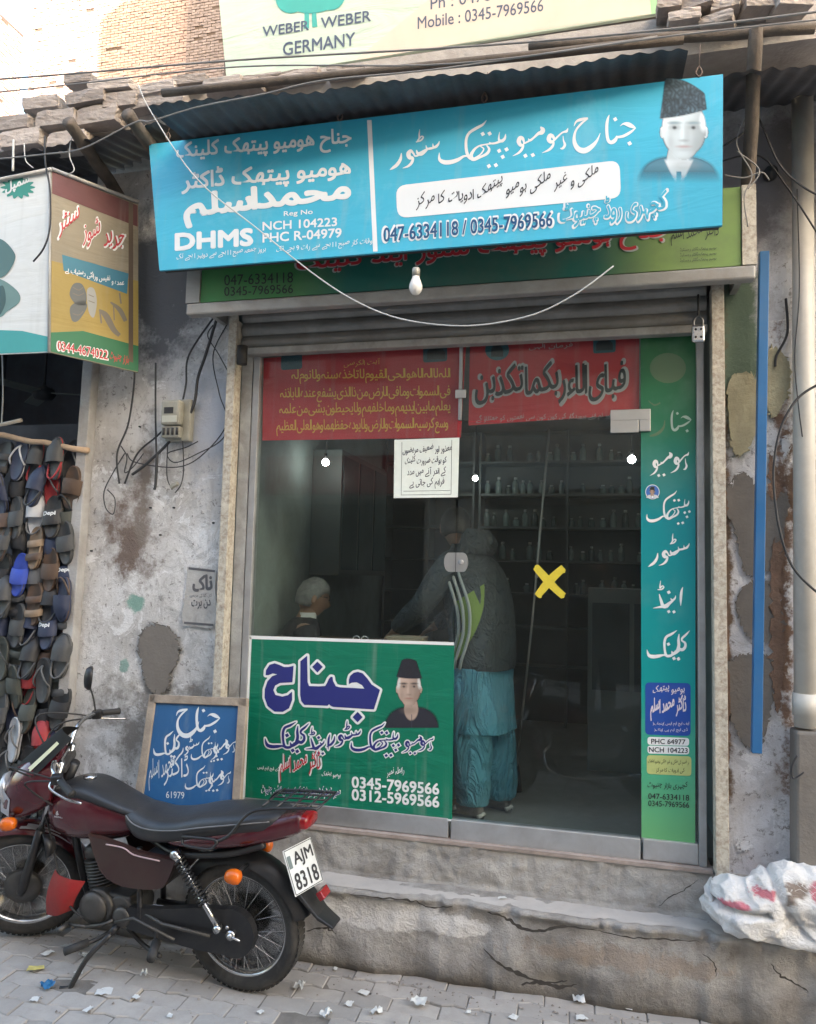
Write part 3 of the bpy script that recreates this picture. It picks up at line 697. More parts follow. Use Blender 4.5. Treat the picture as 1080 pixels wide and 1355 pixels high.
for (x,y,w_,h) in ((35,188,60,26),(95,190,55,24),(25,168,50,22),(80,162,55,24),(135,158,60,26),(60,142,52,20),(120,134,58,20),(165,138,46,22),(200,140,45,20),(150,118,60,16),(215,122,50,16),(255,112,46,14),(300,116,52,16),(350,110,50,10),(10,200,40,20),(330,120,40,12),(400,104,52,9),(460,99,46,10),(232,138,38,16),(110,110,40,14)):
    h*=.85; p=at(x,y,-.42+.02*(k%3)); d=4.4/1000
    o=rock((0,0,0),(w_*d,.11,h*d),k,.06*math.sin(k*3)).build('brick',m_rub,par); o.location=Vector(p)-Vector((-2.6,-.3,4.3)); k+=1
MB().box(-2.95,1.0,-.36,.10,4.36,4.56).build('roof_slab',mat('crumbled concrete band',(.38,.35,.32),.95,0,.25,5,dirt=.5,dirtc=(.2,.17,.15),bump=1,bscale=18),kind='structure')
for i,(x,y,w_,h) in enumerate(((885,12,30,18),(925,8,40,20),(960,12,34,18),(1000,10,36,20),(1045,6,44,24),(905,30,40,14),(950,34,40,14))):
    p=at(x,y,-.42); rock((0,0,0),(w_*.0036,.12,h*.0036),40+i,.3*math.sin(i*5)).build('rubble_brick',m_rub,loc=None,label=None).location=Vector(p)
rl=['pinkish rubble brick beside the green banner corner','broad rubble brick second from the green banner corner','lumpy grey rubble brick in the middle of the row at the top right','rubble brick directly above the canopy post','largest rubble brick at the far right of the top row','flat rubble brick tucked under the row beside the banner','flat rubble brick tucked under the middle of the row']
for o,l in zip([o for o in COL.objects if o.name.startswith('rubble_brick')],rl): tag(o,l,'brick')
# ---- upper storey wall and big banner
m_up=mat('upper wall plaster',(.27,.235,.215),.95,0,.2,2,dirt=.4,bump=.6,bscale=20)
MB().box(-2.10,2.6,-.10,.3,4.5,9).build('upper_wall',m_up,label='plain upper storey wall behind the large pale banner',cat='wall')
# ---- brick walls far up left (bricks read as texture-sized pieces: one real mesh)
def brickwall(name,org,du,length,z0,z1,m,mm,label,bl=.235,bh=.078,seed=0,maxlen=None):
    """wall with every brick modelled and joined: org+u*du, bricks 9-4 px in the photo"""
    w0=empty(name,(org[0],org[1],z0),label=label,cat='brick wall'); du=np.array(du,float); nrm=np.array([du[1],-du[0],0]); O=np.array([*org,0.0])
    mb=MB(); 
    for s_ in ((0,),):
        a=O+nrm*.0; b=O+du*length
        mb.add([tuple(a+[0,0,z0]),tuple(b+[0,0,z0]),tuple(b+[0,0,z1]),tuple(a+[0,0,z1])]+[tuple(a-nrm*.3+[0,0,z0]),tuple(b-nrm*.3+[0,0,z0]),tuple(b-nrm*.3+[0,0,z1]),tuple(a-nrm*.3+[0,0,z1])],[(0,1,2,3),(4,7,6,5),(0,3,7,4),(1,5,6,2),(3,2,6,7)])
    mb.xf(Matrix.Translation((-org[0],-org[1],-z0))); mb.build('mortar',mm,w0)
    r=random.Random(seed); mb=MB(); nz=int((z1-z0)/bh); nu=int(length/bl)+1
    for j in range(nz):
        for i in range(-1,nu):
            u0=i*bl+(j%2)*bl/2; u1=u0+bl-.02; u0=max(u0,0); u1=min(u1,length)
            if u1-u0<.03 or r.random()<.012: continue
            za=z0+j*bh; zb=za+bh-.016; d=.016+r.uniform(-.006,.010)
            P=[O+du*u0,O+du*u1]; vs=[]
            for dd in (0,d):
                for (q,zz) in ((P[0],za),(P[1],za),(P[1],zb),(P[0],zb)): vs.append(tuple(q+nrm*dd+[r.uniform(-.003,.003),0,zz+r.uniform(-.004,.004)]))
            mb.add(vs,[(4,5,6,7),(0,1,5,4),(1,2,6,5),(2,3,7,6),(3,0,4,7)])
    mb.xf(Matrix.Translation((-org[0],-org[1],-z0))); mb.build('brickwork',m,w0,kind='stuff')
    return w0
m_br=mat('pale red brick',(.33,.235,.205),.9,0,.3,9,dirt=.5,dirtc=(.32,.24,.2),bump=.4,bscale=30)
m_mo=mat('dark mortar gap',(.07,.05,.04),.95,0,.2,5)
YB=13.0; wa=at(42,57,YB); wbr=at(262,0,YB); ztop=at(150,-40,YB)[2]
brickwall('brick_wall',(wa[0]-.02,YB),(1,0,0),float(wbr[0]-wa[0]),8.0,float(ztop),m_br,m_mo,'tall brick wall, partly in bright sun, far behind the roofs at the top left',seed=1)
_lo,_hi=4.0,YB
for _ in range(40):
    _m=(_lo+_hi)/2; (_lo,_hi)=(_m,_hi) if at(-40,-20,_m)[2]<wa[2] else (_lo,_m)
wn=at(-40,-20,_lo); _d=np.array([wa[0]-wn[0],YB-wn[1]]); _L=float(np.linalg.norm(_d)); _d/=_L
brickwall('brick_wall',(float(wn[0]),float(wn[1])),(float(_d[0]),float(_d[1]),0),_L-.3,8.0,float(wa[2]),m_br,m_mo,'shaded pinkish brick side wall slanting down at the far upper left corner',seed=2)
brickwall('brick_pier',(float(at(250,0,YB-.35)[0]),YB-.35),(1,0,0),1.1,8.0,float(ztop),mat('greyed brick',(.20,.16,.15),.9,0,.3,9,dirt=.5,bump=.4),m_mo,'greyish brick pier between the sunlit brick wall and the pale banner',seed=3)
W1=at(132,26,YB); _k=(YB-.3)
MB().box(float(W1[0]+math.tan(math.pi-SUN_AZ)*_k),9.0,.31,1.2,8.9,float(W1[2]+_k/math.cos(math.pi-SUN_AZ)*math.tan(SUN_EL))).build('shade_block',m_up,label='added unseen block above the clinic roof that shades the far brick wall',cat='building')  # added block out of view, sized to cast shade on the brick wall
MB().box(-12,-5.72,2.9,3.0,.3,4.2).build('yard_wall',m_up,label='plain wall closing the yard behind the shop roofs',cat='wall')
MB().box(-6.2,2.6,.31,3.0,4.2,4.32).build('roof_deck',mat('roof dust',(.3,.27,.24),.95),kind='structure')
# ---- opposite side of the street (seen only as a reflection and as what shades the lane)
m_opp=plaster('opposite plaster',((.46,.43,.40),(.55,.52,.49),(.32,.29,.27)),seed=12,bumpd=.01)
ob=empty('opposite_building',(0,-7.6,0),label='tall plastered building across the lane facing the clinic',cat='building')
def P_(mb,name,m,**kw): return mb.build(name,m,ob,**kw)
mb=MB()
for (x0,x1,z0,z1) in ((-.6,2.5,9.0,14),(-14,-5,0,9.0),(-5,-2.6,3.1,9.0),(-2.6,-1.6,0,9.0),(-1.6,1.4,3.1,9.0),(1.4,2.2,0,9.0),(2.2,4.6,3.1,9.0),(4.6,14,0,9.0)): mb.box(x0,x1,-3,0,z0,z1)  # first box is added height that shades the far brick side wall
P_(mb,'wall',m_opp)
for x0,x1 in ((-5,-2.6),(-1.6,1.4),(2.2,4.6)): P_(MB().box(x0,x1,-1.2,-1.1,0,3.1),'shop_recess',mat('dark recess',(.05,.05,.055),.8))
for k,x in enumerate((-10,-7,-3.8,-.1,3.4,7,10)):
    w1=P_(MB().box(x-.5,x+.5,.002,.05,5.0,6.4),'window',mat('brown shutter',(.10,.06,.04),.6)); MB().box(x-.42,x+.42,.052,.058,5.08,6.32).build('pane',mat('dim pane',(.05,.06,.07),.2),w1)
P_(MB().box(-5.2,-2.4,.0,.25,3.15,3.75),'sign_board',mat('red opposite sign',(.30,.03,.035),.5)); P_(MB().box(-2.2,2.2,.0,.35,3.2,3.6),'sign_board',mat('pale opposite sign',(.30,.34,.36),.5))
MB().box(-8,6,-7.6,-4.1,-.3,.40).build('opposite_pavement',m_step,kind='structure')
# ================================================================ SHOPFRONT
m_alu=mat('satin aluminium',(.55,.56,.57),.38,.75,.08,6,dirt=.35,dirtc=(.25,.22,.2),bump=.03)
m_alu2=mat('dull aluminium',(.38,.39,.40),.5,.55,.12,6,dirt=.45,dirtc=(.2,.18,.16),bump=.03)
m_glass=glassmat('shop glass',(.88,.93,.925),.020,0.0,.022)
m_cream=mat('chipped cream paint',(.50,.47,.40),.7,.1,.1,12,dirt=.85,dirtc=(.14,.08,.05),bump=.5,bscale=50,dscale=34)
m_slat=mat('grey shutter steel',(.26,.255,.24),.5,.35,.15,3,dirt=.6,dirtc=(.14,.12,.10),bump=.1)
m_black=mat('black rubber',(.02,.02,.021),.7,0,.1,8,dirt=.3,dirtc=(.10,.09,.08),bump=.1)
m_white=mat('white print',(.72,.74,.74),.55,0,.03,4,bump=0)
Z0,Z1=.60,3.13
front=empty('glass_shopfront',(-.69,0,.60),label='aluminium framed fixed glass shopfront with red posters on top',cat='shopfront')
def F_(mb,name,m,**kw): return mb.xf(Matrix.Translation((.69,0,-.60))).build(name,m,front,**kw)
F_(MB().box(-1.885,-1.845,-.03,.03,.6,3.15),'jamb',m_alu2,bevel=.004)
F_(MB().box(.475,.51,-.03,.03,.6,3.15),'jamb',m_alu2,bevel=.004)
F_(MB().box(-1.845,-.715,-.022,.022,.602,.70),'bottom_rail',m_alu,bevel=.005)
F_(MB().box(.225,.474,-.022,.022,.602,.70),'bottom_rail',m_alu,bevel=.005)
F_(MB().box(-1.845,.474,-.02,.02,3.14,3.19),'head_rail',m_alu2,bevel=.004)
F_(MB().box(-.708,-.690,-.012,.012,2.74,3.14),'mullion',m_alu2,bevel=.003)
F_(MB().box(-1.844,-.712,-.006,.004,.701,3.139),'glass_pane',m_glass)
F_(MB().box(.220,.474,-.006,.004,.701,3.139),'glass_pane',m_glass)
F_(MB().box(-.689,.216,-.006,.004,2.735,3.139),'glass_pane',m_glass)
door=empty('glass_door',(.21,0,.60),label='frameless glass door with aluminium bottom rail and yellow taped cross',cat='door')
def D_(mb,name,m,**kw): return mb.xf(Matrix.Translation((-.21,0,-.60))).build(name,m,door,**kw)
D_(MB().box(-.700,.214,-.006,.004,.699,2.728),'glass_pane',m_glass)
D_(MB().box(-.702,.214,-.024,.024,.598,.698),'bottom_rail',m_alu,bevel=.005)
SF=SY(-.010)
def rectpx(mb,x0,y0,x1,y1,y,d=.01):
    a=at(x0,y0,y);b=at(x1,y1,y); return mb.box(min(a[0],b[0]),max(a[0],b[0]),y-d,y,min(a[2],b[2]),max(a[2],b[2]))
m_ss=mat('brushed patch fitting',(.50,.50,.49),.35,.8,.06,9,bump=.02)
hg=D_(rectpx(MB(),808,557,845,573,-.007,.014),'hinge_plate',m_ss,bevel=.003)
F_(rectpx(MB(),808,543,861,556,-.007,.014),'patch_fitting',m_ss,bevel=.003)
F_(rectpx(MB(),846,556,861,571,-.007,.014),'patch_fitting',m_ss,bevel=.003)
F_(rectpx(MB(),603,516,617,527,-.012,.010),'patch_fitting',m_ss,bevel=.004)
lk=at(604,744,-.007); mb=MB()
pl=[(lk[0]+(.028+.033*abs(math.cos(t))**.8*0)*math.cos(t)*1.0+ (.034 if math.cos(t)>0 else -.034),lk[2]+.05*math.sin(t)) for t in np.linspace(0,2*math.pi,28,endpoint=False)]
mb.prism(pl,-.007,-.024,lambda u,v,d:(u,d,v)); L_=D_(mb,'lock_body',m_ss,bevel=.003)
mb=MB().lathe([(.014,0),(.014,.010),(.011,.012),(0,.012)],(lk[0]+.028-.21,-.0245,lk[2]-.60),(0,-1,0),16); mb.build('keyhole',m_alu2,L_)
MB().box(lk[0]-.0012-.21,lk[0]+.0012-.21,-.0262,-.0245,lk[2]-.05-.6,lk[2]+.05-.6).build('seam',m_black,L_)
# yellow taped cross
m_tape=mat('yellow tape',rgb(225,205,60,.8),.5,0,.08,30,dirt=.3,dirtc=(.4,.33,.08),bump=.3)
ink=Ink(SF,.0015); ink.stroke([(709,750,9),(722,765,11),(734,778,10),(746,789,9)]); ink.stroke([(746,751,9),(733,763,11),(722,775,11),(711,789,9)])
for x,y in ((712,752),(744,754),(713,787),(743,787)): ink.ellipse(x,y,5.5,3.4,8,2e-4,.8)
tp=ink.build('tape_cross',m_tape,None,label='yellow adhesive tape cross stuck on the glass door',cat='tape')
# shutter guides
for x0,x1,l,zt in ((-2.005,-1.955,'left',3.32),(.535,.592,'right',3.34)):
    g=MB().box(x0,x1,-.115,-.095,.60 if l=='left' else .56,zt+.1).box(x0,x0+.014,-.095,-.035,.60,zt).box(x1-.014,x1,-.095,-.035,.60,zt)
    g.build('shutter_guide',m_cream,bevel=.003,label='peeling cream shutter guide on the %s'%('meter side of the shopfront' if l=='left' else 'side of the blue pole'),cat='shutter guide')
MB().box(-1.953,-1.89,-.03,.0,.60,3.3).build('jamb_strip',mat('flaking grey jamb',(.33,.34,.34),.8,0,.2,9,dirt=.7,dirtc=(.12,.1,.09),bump=.4),label='flaking grey jamb strip between left shutter guide and aluminium frame',cat='jamb')
MB().tube([at(321,458,-.15),at(320,482,-.15)],.03,10).build('pipe_bracket',m_black,label='dark bracket at the top of the thin cream pipe',cat='bracket')
# rolled shutter bottom and box
sh=empty('rolling_shutter',(-.7,-.06,3.2),label='raised grey roller shutter, its last slats showing under the sign box',cat='shutter')
for k in range(6):
    z=3.17+k*.075; mb=MB(); pr=[(-.05-.016*math.sin(math.pi*t),z+.072*t) for t in np.linspace(0,1,7)]+[(-.035,z+.072),(-.035,z)]
    mb.loft([[(x,p[0]+.06,p[1]-3.2) for p in pr] for x in (-1.25,1.22)],smooth=False); mb.build('slat',m_slat,sh)
MB().box(-1.25,1.22,-.03,.03,-.075,-.035).build('bottom_bar',mat('pale bottom bar',(.36,.35,.33),.5,.4,.1,5,dirt=.6,bump=.1),sh,bevel=.004)
bx=empty('sign_box',(-.72,-.2,3.3),label='old green and red shutter box sign half hidden under the blue sign',cat='sign')
def B_(mb,name,m,**kw): return mb.xf(Matrix.Translation((.72,.2,-3.3))).build(name,m,bx,**kw)
BY=-.38; bl=at(248,400,BY); br=at(1000,360,BY); X0,X1=bl[0],br[0]; ZB=(at(255,416,BY)[2]+at(1000,371,BY)[2])/2; ZL=ZB+.065; ZT=at(1000,262,BY)[2]+.06
m_case=mat('grey sheet casing',(.30,.295,.28),.55,.25,.12,3,dirt=.6,dirtc=(.16,.13,.11),bump=.1)
B_(MB().box(X0+.02,X1-.02,BY+.01,.05,ZB+.22,ZT).box(X0+.02,X1-.02,BY+.01,BY+.04,ZL,ZB+.22).box(X0+.02,X0+.05,BY+.04,.05,ZL,ZB+.22).box(X1-.05,X1-.02,BY+.04,.05,ZL,ZB+.22),'casing',m_case)
B_(MB().box(X0,X1,BY-.012,BY+.05,ZB,ZL-.002),'lower_lip',m_case,bevel=.01)
B_(MB().box(X1-.055,X1+.004,BY-.012,BY+.009,ZL,ZT),'end_strip',m_cream)
B_(MB().box(X0-.004,X0+.075,BY-.012,BY+.009,ZL,ZT),'end_strip',m_case)
m,t,b=nodes('old sign print'); tc=N(t,'ShaderNodeTexCoord'); sp=N(t,'ShaderNodeSeparateXYZ'); t.links.new(tc.outputs['Object'],sp.inputs[0])
mr=N(t,'ShaderNodeMapRange'); mr.inputs['From Min'].default_value=X0+.72; mr.inputs['From Max'].default_value=X1+.72; t.links.new(sp.outputs[0],mr.inputs[0])
G1=rgb(60,130,70,.9);G2=rgb(20,95,85,.9);G3=rgb(120,150,80,.9)
c=ramp(t,mr.outputs[0],[(0,G1),(.22,G1),(.32,G2),(.75,G2),(.85,G3),(1,G3)]); c=mixc(t,ramp(t,noise_n(t,tc.outputs['Object'],3,8,.7),[(.4,g3(0)),(.8,g3(.6))]),c,(.10,.11,.08)); t.links.new(c,b.inputs['Base Color']); b.inputs['Roughness'].default_value=.6
B_(MB().box(X0+.078,X1-.058,BY-.002,BY+.008,ZL+.002,ZT-.002),'sign_face',m)
S=SY(BY-.004)
red=rgb(185,50,60); navy=rgb(40,45,110)
m_pr=paint('red',rgb(190,45,55,.9)); m_pn=paint('navy',rgb(38,44,120,.9)); m_pk=paint('black',(.02,.02,.025)); m_pw=m_white; m_psky=paint('sky',SIGNBLUE)
def ctext(o,parent_loc):  # move world-built print under a parent
    for v in o.data.vertices: v.co=Vector(v.co)-Vector(parent_loc)
    return o
def prt(ink,name,m,parent):
    o=ink.build(name,m,None); 
    if parent is not None:
        L=parent.location; ctext(o,L) if not parent.rotation_euler[2] else None; o.parent=parent
    return o
i1=Ink(S); i1.text('047-6334118',(297,378),(388,374),14).text('0345-7969566',(297,392),(388,388),12).text('ڈاکٹر محمد اسلم',(888,326),(951,319),25,naskh=False); prt(i1,'lettering',m_pk,bx)
for y in (332,339,346):
    i1=Ink(S,.0018); i1.text('ہومیو پیتھک ڈاکٹر رجسٹرڈ',(900,y+2),(948,y-1),6); prt(i1,'lettering',m_pk,bx)
i1=Ink(S,.0010); i1.text('جناح ہومیو پیتھک سٹور اینڈ کلینک',(391,372),(887,327),47,bold=.05); prt(i1,'lettering',paint('worn white',(.4,.42,.40)),bx)
i1=Ink(S,.0024); i1.text('جناح ہومیو پیتھک سٹور اینڈ کلینک',(393,371),(885,326),45,bold=.025); prt(i1,'lettering',m_pr,bx)
# ---------------------------------------------------------------- the blue sign
TL=at(197,190,-.42); BLc=at(211,358,-.50); TRc=at(957,98,-.70)
SB=Surf(TL,BLc,TRc); loc=tuple(SB.P(575,240)); bs=empty('blue_signboard',loc,label='wide sky blue flex sign with white lettering and portrait, hung from the canopy',cat='sign')
def flexmat(name,col,var=.08,rough=.42,fade=(.35,.55,.62),wr=.8):
    m,t,b=nodes(name); tc=N(t,'ShaderNodeTexCoord'); co=tc.outputs['Object']; c=mixc(t,1,col,ramp(t,noise_n(t,co,1.6,5,.6),[(.3,g3(1-var)),(.7,g3(1+var))]),'MULTIPLY')
    c=mixc(t,ramp(t,noise_n(t,co,2.3,7,.7,.4),[(.55,g3(0)),(.85,g3(.45))]),c,fade)
    t.links.new(c,b.inputs['Base Color']); b.inputs['Roughness'].default_value=rough
    bn=N(t,'ShaderNodeBump'); bn.inputs['Strength'].default_value=.45*wr; bn.inputs['Distance'].default_value=.03; mp=N(t,'ShaderNodeMapping'); mp.inputs['Scale'].default_value=(1.2,1,4.5); mp.inputs['Rotation'].default_value=(0,.35,0); t.links.new(co,mp.inputs[0]); ad=N(t,'ShaderNodeMath',operation='ADD'); t.links.new(noise_n(t,co,2.2,3,.5,.8),ad.inputs[0]); t.links.new(noise_n(t,mp.outputs[0],1.6,4,.55,1.2),ad.inputs[1]); t.links.new(ad.outputs[0],bn.inputs['Height'])
    mp3=N(t,'ShaderNodeMapping'); mp3.inputs['Scale'].default_value=(14,14,.8); t.links.new(co,mp3.inputs[0]); c=mixc(t,ramp(t,noise_n(t,mp3.outputs[0],1.0,6,.6),[(.55,g3(0)),(.8,g3(.28))]),c,(.33,.34,.32)); t.links.new(c,b.inputs['Base Color']); t.links.new(bn.outputs[0],b.inputs['Normal']); return m
def slab(S,q,m,parent,name,th=.03,front=0.0,res=1):
    mb=MB(); F=[S.P(*p,front) for p in q]; Bk=[S.P(*p,front-th) for p in q]; mb.add(F+Bk,[(0,1,2,3),(7,6,5,4),(0,4,5,1),(1,5,6,2),(2,6,7,3),(3,7,4,0)]); o=mb.build(name,m,None)
    if parent: ctext(o,parent.location); o.parent=parent
    return o
Q=[(197,191),(957,98),(956,298),(211,358)]
slab(SB,Q,flexmat('blue flex',SIGNBLUE,wr=.42),bs,'flex_face',.012)
Qb=lambda d:[(Q[0][0]+d,Q[0][1]+d),(Q[1][0]-d,Q[1][1]+d),(Q[2][0]-d,Q[2][1]-d),(Q[3][0]+d,Q[3][1]-d)]
mb=MB()
for i in range(4): mb.tube([SB.P(*Qb(4)[i],-.03),SB.P(*Qb(4)[(i+1)%4],-.03)],.014,6)
for x in (330,490,650,800): mb.tube([SB.P(x,190-(x-197)*.121+6,-.03),SB.P(x,356-(x-211)*.082-6,-.03)],.012,6)
o=mb.build('back_frame',m_black,None); ctext(o,loc); o.parent=bs
iw=Ink(SB)
iw.text('جناح ھومیو پیتھک کلینک',(234,219),(465,199),30,bold=.035)
iw.text('ھومیو پیتھک ڈاکٹر',(241,259),(464,239),34,bold=.035)
iw.text('محمد اسلم',(245,301),(463,276),42,bold=.055,gap=.0,sp=.02)
iw.text('Reg No',(376,288),(414,285),8,bold=.02)
iw.text('NCH 104223',(348,305),(446,299),11,bold=.03); iw.text('PHC R-04979',(348,321),(452,314),12,bold=.03); iw.text('DHMS',(233,331),(334,324),21,bold=.06)
iw.text('اوقات کار صبح 11 بجے سے رات 9 بجے تک',(366,337),(494,325),11,bold=.01,naskh=False); iw.text('بروز جمعہ صبح 11 بجے سے دوپہر 1 بجے تک',(234,347),(352,336),11,bold=.01,naskh=False)
iw.line((489,159),(497,333),6)
for n_ in ('janah_a','janah_h','hoo','meeyu','peethak','store'): word(iw,n_)
iw.rrect([(524,246),(820,212),(822,262),(526,289)],14)
iw.text('047-6334118 / 0345-7969566',(506,322),(733,301),22,bold=.055)
iw.text('کچہری روڈ چنیوٹ',(739,304),(884,291),41,bold=.07,slope=.1,naskh=False,gap=.0)
prt(iw,'lettering',m_white,bs)
ik=Ink(SB,.0030); ik.text('ملکی و غیر ملکی ہومیو پیتھک ادویات کا مرکز',(551,279),(792,247),31,bold=.008,naskh=False,slope=.42); prt(ik,'lettering',m_pk,bs)
ik=Ink(SB,.0030); ik.text('047-6334118 / 0345-7969566',(508,320.5),(731,299.5),18.5,bold=.022); prt(ik,'lettering',paint('deep blue',rgb(15,75,120)),bs)
ik=Ink(SB,.0030); ik.text('کچہری روڈ چنیوٹ',(741,302.5),(882,289.5),38,bold=.02,slope=.1,naskh=False,gap=.02); prt(ik,'lettering',paint('sky text',SIGNBLUE),bs)
st_o=dict(head=(.56,1.38,1.02,.0),peak=.36,htop=.0,skin=(.66,.74,.76),hat=(.035,.06,.075),suit=(.07,.20,.27),hair=(.75,.80,.82),hair2=(.25,.33,.36),collar=(.70,.76,.78),fade=True,tilt=-.22,curl=1.3,bg=SIGNBLUE)
o=portrait(SB,None,842,104,955,247,st_o,skew=0); ctext(o,loc); o.parent=bs
# hooks and wire ties on top of the sign
m_rust=mat('rusty wire',(.14,.10,.08),.7,.4,.2,20)
for x,y,l in ((222,186,'left end'),(450,160,'divider'),(641,136,'title'),(925,102,'portrait')):
    mb=MB(); p=SB.P(x,y,0); top=p+np.array([.01,.02,.16]); mb.tube(cr([p,p+np.array([.012,0,.02]),p+np.array([0,0,.045]),p+np.array([-.012,0,.02]),p],5),.004,6).tube([p+np.array([0,0,.045]),top],.002,5)
    mb.build('sign_hook',m_rust,label='wire hook holding the blue sign above its %s'%l,cat='hook')
# bulb under the sign
bp_=SB.P(549,352,-.02); bu=empty('light_bulb',tuple(bp_-np.array([0,0,.09])),label='white unlit bulb hanging under the blue sign',cat='bulb')
MB().lathe([(.0,-.036),(.015,-.034),(.026,-.02),(.031,-.005),(.030,.01),(.024,.027),(.018,.042),(.017,.05)],(0,0,0),(0,0,1),20).build('globe',mat('milky bulb',(.72,.70,.66),.25,0,.02,3,bump=0),bu)
MB().lathe([(.018,.05),(.019,.085),(.015,.09),(0,.09)],(0,0,0),(0,0,1),16).build('socket',mat('bulb cap',(.35,.34,.30),.4,.3),bu)
# ---------------------------------------------------------------- upper WEBER banner
wq=[(284,-60),(940,-150),(921,10),(300,106)]; SW=SY(-.16)
wb=empty('pale_flex_banner',tuple(SW.P(600,50)),label='big pale green flex banner with the German tree logo above the canopy',cat='banner')
slab(SW,wq,flexmat('pale flex',rgb(185,200,180,.9),fade=(.62,.55,.48)),wb,'flex_face',.02)
i1=Ink(SW); i1.poly([(640,-60),(700,-95),(700,42),(560,66),(470,80)]).poly([(700,-95),(921,-110),(921,10),(700,42)],1e-4); prt(i1,'printed_field',paint('beige field',rgb(205,190,172,.9)),wb)
i1=Ink(SW,.0022); i1.poly([(850,-110),(936,-120),(921,10),(862,19)]); prt(i1,'printed_corner',paint('leaf green',rgb(150,190,140,.9)),wb)
i1=Ink(SW,.0026); i1.text('WEBER',(348,49),(409,40),13,bold=.02).text('WEBER',(425,38),(491,28),14,bold=.02).text('GERMANY',(375,74),(470,60),17,bold=.02); i1.text('Mobile : 0345-7969566',(553,39),(719,15),16,bold=.01).text('Ph : 0476-334118',(570,13),(722,-10),16,bold=.01); prt(i1,'lettering',paint('grey blue',rgb(70,80,100)),wb)
i1=Ink(SW,.0026); i1.ellipse(411,-18,47,36,28).ellipse(385,-2,20,20,20,2e-4).ellipse(437,-6,20,20,20,4e-4)
i1.stroke([(402,-10,6),(406,15,6),(406,38,7)]).stroke([(420,-10,6),(416,15,6),(417,36,7)]); prt(i1,'tree_logo',paint('logo teal',rgb(60,160,150,.9)),wb)
# ---------------------------------------------------------------- green counter banner
SG=SY(-.020); gq=[(331,843),(601,852),(598,1086),(321,1062)]
gb=empty('green_banner',tuple(SG.P(465,960)),label='green banner with big navy white-outlined Urdu name on the lower glass',cat='banner')
slab(SG,gq,flexmat('green flex',rgb(0,118,90,.85),.05,.45,(.03,.25,.2)),gb,'flex_face',.008)
slab(SY(-.0215),[(330,841),(601,850),(601,854),(330,845.5)],m_white,gb,'top_tape',.002)
slab(SY(-.0215),[(330,843),(333,843),(323.5,1064),(320.5,1063)],m_white,gb,'side_tape',.002)
slab(SY(-.0215),[(321,1060.5),(598,1084.5),(598,1087),(321,1063)],m_white,gb,'lower_tape',.002)
pj=[(367,95),(424,48),(426,170),(428,270),(440,303),(520,306),(575,303),(592,275),(605,245),(622,225),(638,228),(642,262),(665,305),(700,314),(905,325),(885,296),(840,272),(800,275),(775,288),(775,250),(785,218),(815,192),(850,184),(890,196),(930,240),(965,290),(1036,336),(1010,420),(985,500),(830,490),(640,478),(620,468),(608,455),(595,470),(560,468),(400,462),(375,430),(365,380)]
ph=[(75,212),(78,170),(108,125),(150,112),(190,125),(230,143),(270,143),(310,133),(306,200),(300,272),(240,275),(195,278),(155,300),(140,338),(158,378),(215,392),(262,380),(297,350),(298,420),(272,490),(220,520),(150,518),(92,472),(66,400),(68,330),(90,265),(130,220),(172,206),(135,197),(100,212)]
f3=lambda p:(340+p[0]/6.353,860+p[1]/6.353)
iw=Ink(SG,.0010)
for P_l in (pj,ph,[(510,98),(556,143),(510,190),(466,143)],[(848,520),(890,565),(848,608),(806,565)]):
    q=[f3(p) for p in P_l]; 
    for a in range(len(q)): iw.stroke([(q[a][0],q[a][1],6.2),((q[a][0]+q[(a+1)%len(q)][0])/2,(q[a][1]+q[(a+1)%len(q)][1])/2,6.2),(q[(a+1)%len(q)][0],q[(a+1)%len(q)][1],6.2)]); iw.ellipse(*q[a],3.1,3.1,10,1e-4*(1+a%5)*.5)
iw.poly([f3(p) for p in ((775,290),(840,272),(885,296),(905,326),(770,316))],5e-4); iw.poly([f3(p) for p in ((85,235),(110,205),(172,206),(130,222),(95,262))],5e-4)
GW=[('hoo',563,985,.62),('meeyu',545,985,.62),('peethak',496,975,.70),('store',455,972,.68),('aind',421,978,.80),('kleenak',380,972,1.02)]
for n_,x,y,k in GW: word(iw,n_,x,y,k,add=4.0 if k>.65 else 3.0,rot=.10,wk=.9)
iw.text('رابطہ نمبر',(512,1030),(535,1026),13,naskh=False,bold=.01)
iw.text('0345-7969566',(466,1042),(581,1051.5),14.5,bold=.04).text('0312-5969566',(466,1058.5),(581,1068.5),14.5,bold=.04)
iw.text('ڈاکٹر محمد اسلم',(369,1036),(426,1030),40,bold=.045,naskh=False); iw.text('ہومیو پیتھک',(426,1029),(451,1031),9,naskh=False,bold=.01); iw.text('ڈی ایچ ایم ایس',(341,1019),(370,1022),7,bold=.01)
iw.text('ممبر ڈسٹرکٹ ہومیو پیتھک ایسوسی ایشن چنیوٹ',(346,1053),(451,1058),17,bold=.03,naskh=False)
prt(iw,'lettering',m_white,gb)
ik=Ink(SG,.0024)
for P_l in (pj,ph,[(510,98),(556,143),(510,190),(466,143)],[(848,520),(890,565),(848,608),(806,565)]): ik.poly([f3(p) for p in P_l])
for n_,x,y,k in GW: word(ik,n_,x,y,k,add=.3 if k>.65 else 0,rot=.10,wk=.9)
prt(ik,'lettering',m_pn,gb)
ik=Ink(SG,.0024); ik.text('ڈاکٹر محمد اسلم',(371,1034),(424,1028),36,bold=.012,naskh=False); prt(ik,'lettering',m_pr,gb)
ik=Ink(SG,.0024); ik.text('ممبر ڈسٹرکٹ ہومیو پیتھک ایسوسی ایشن چنیوٹ',(347,1052),(450,1057),15,bold=.004,naskh=False); prt(ik,'lettering',m_pn,gb)
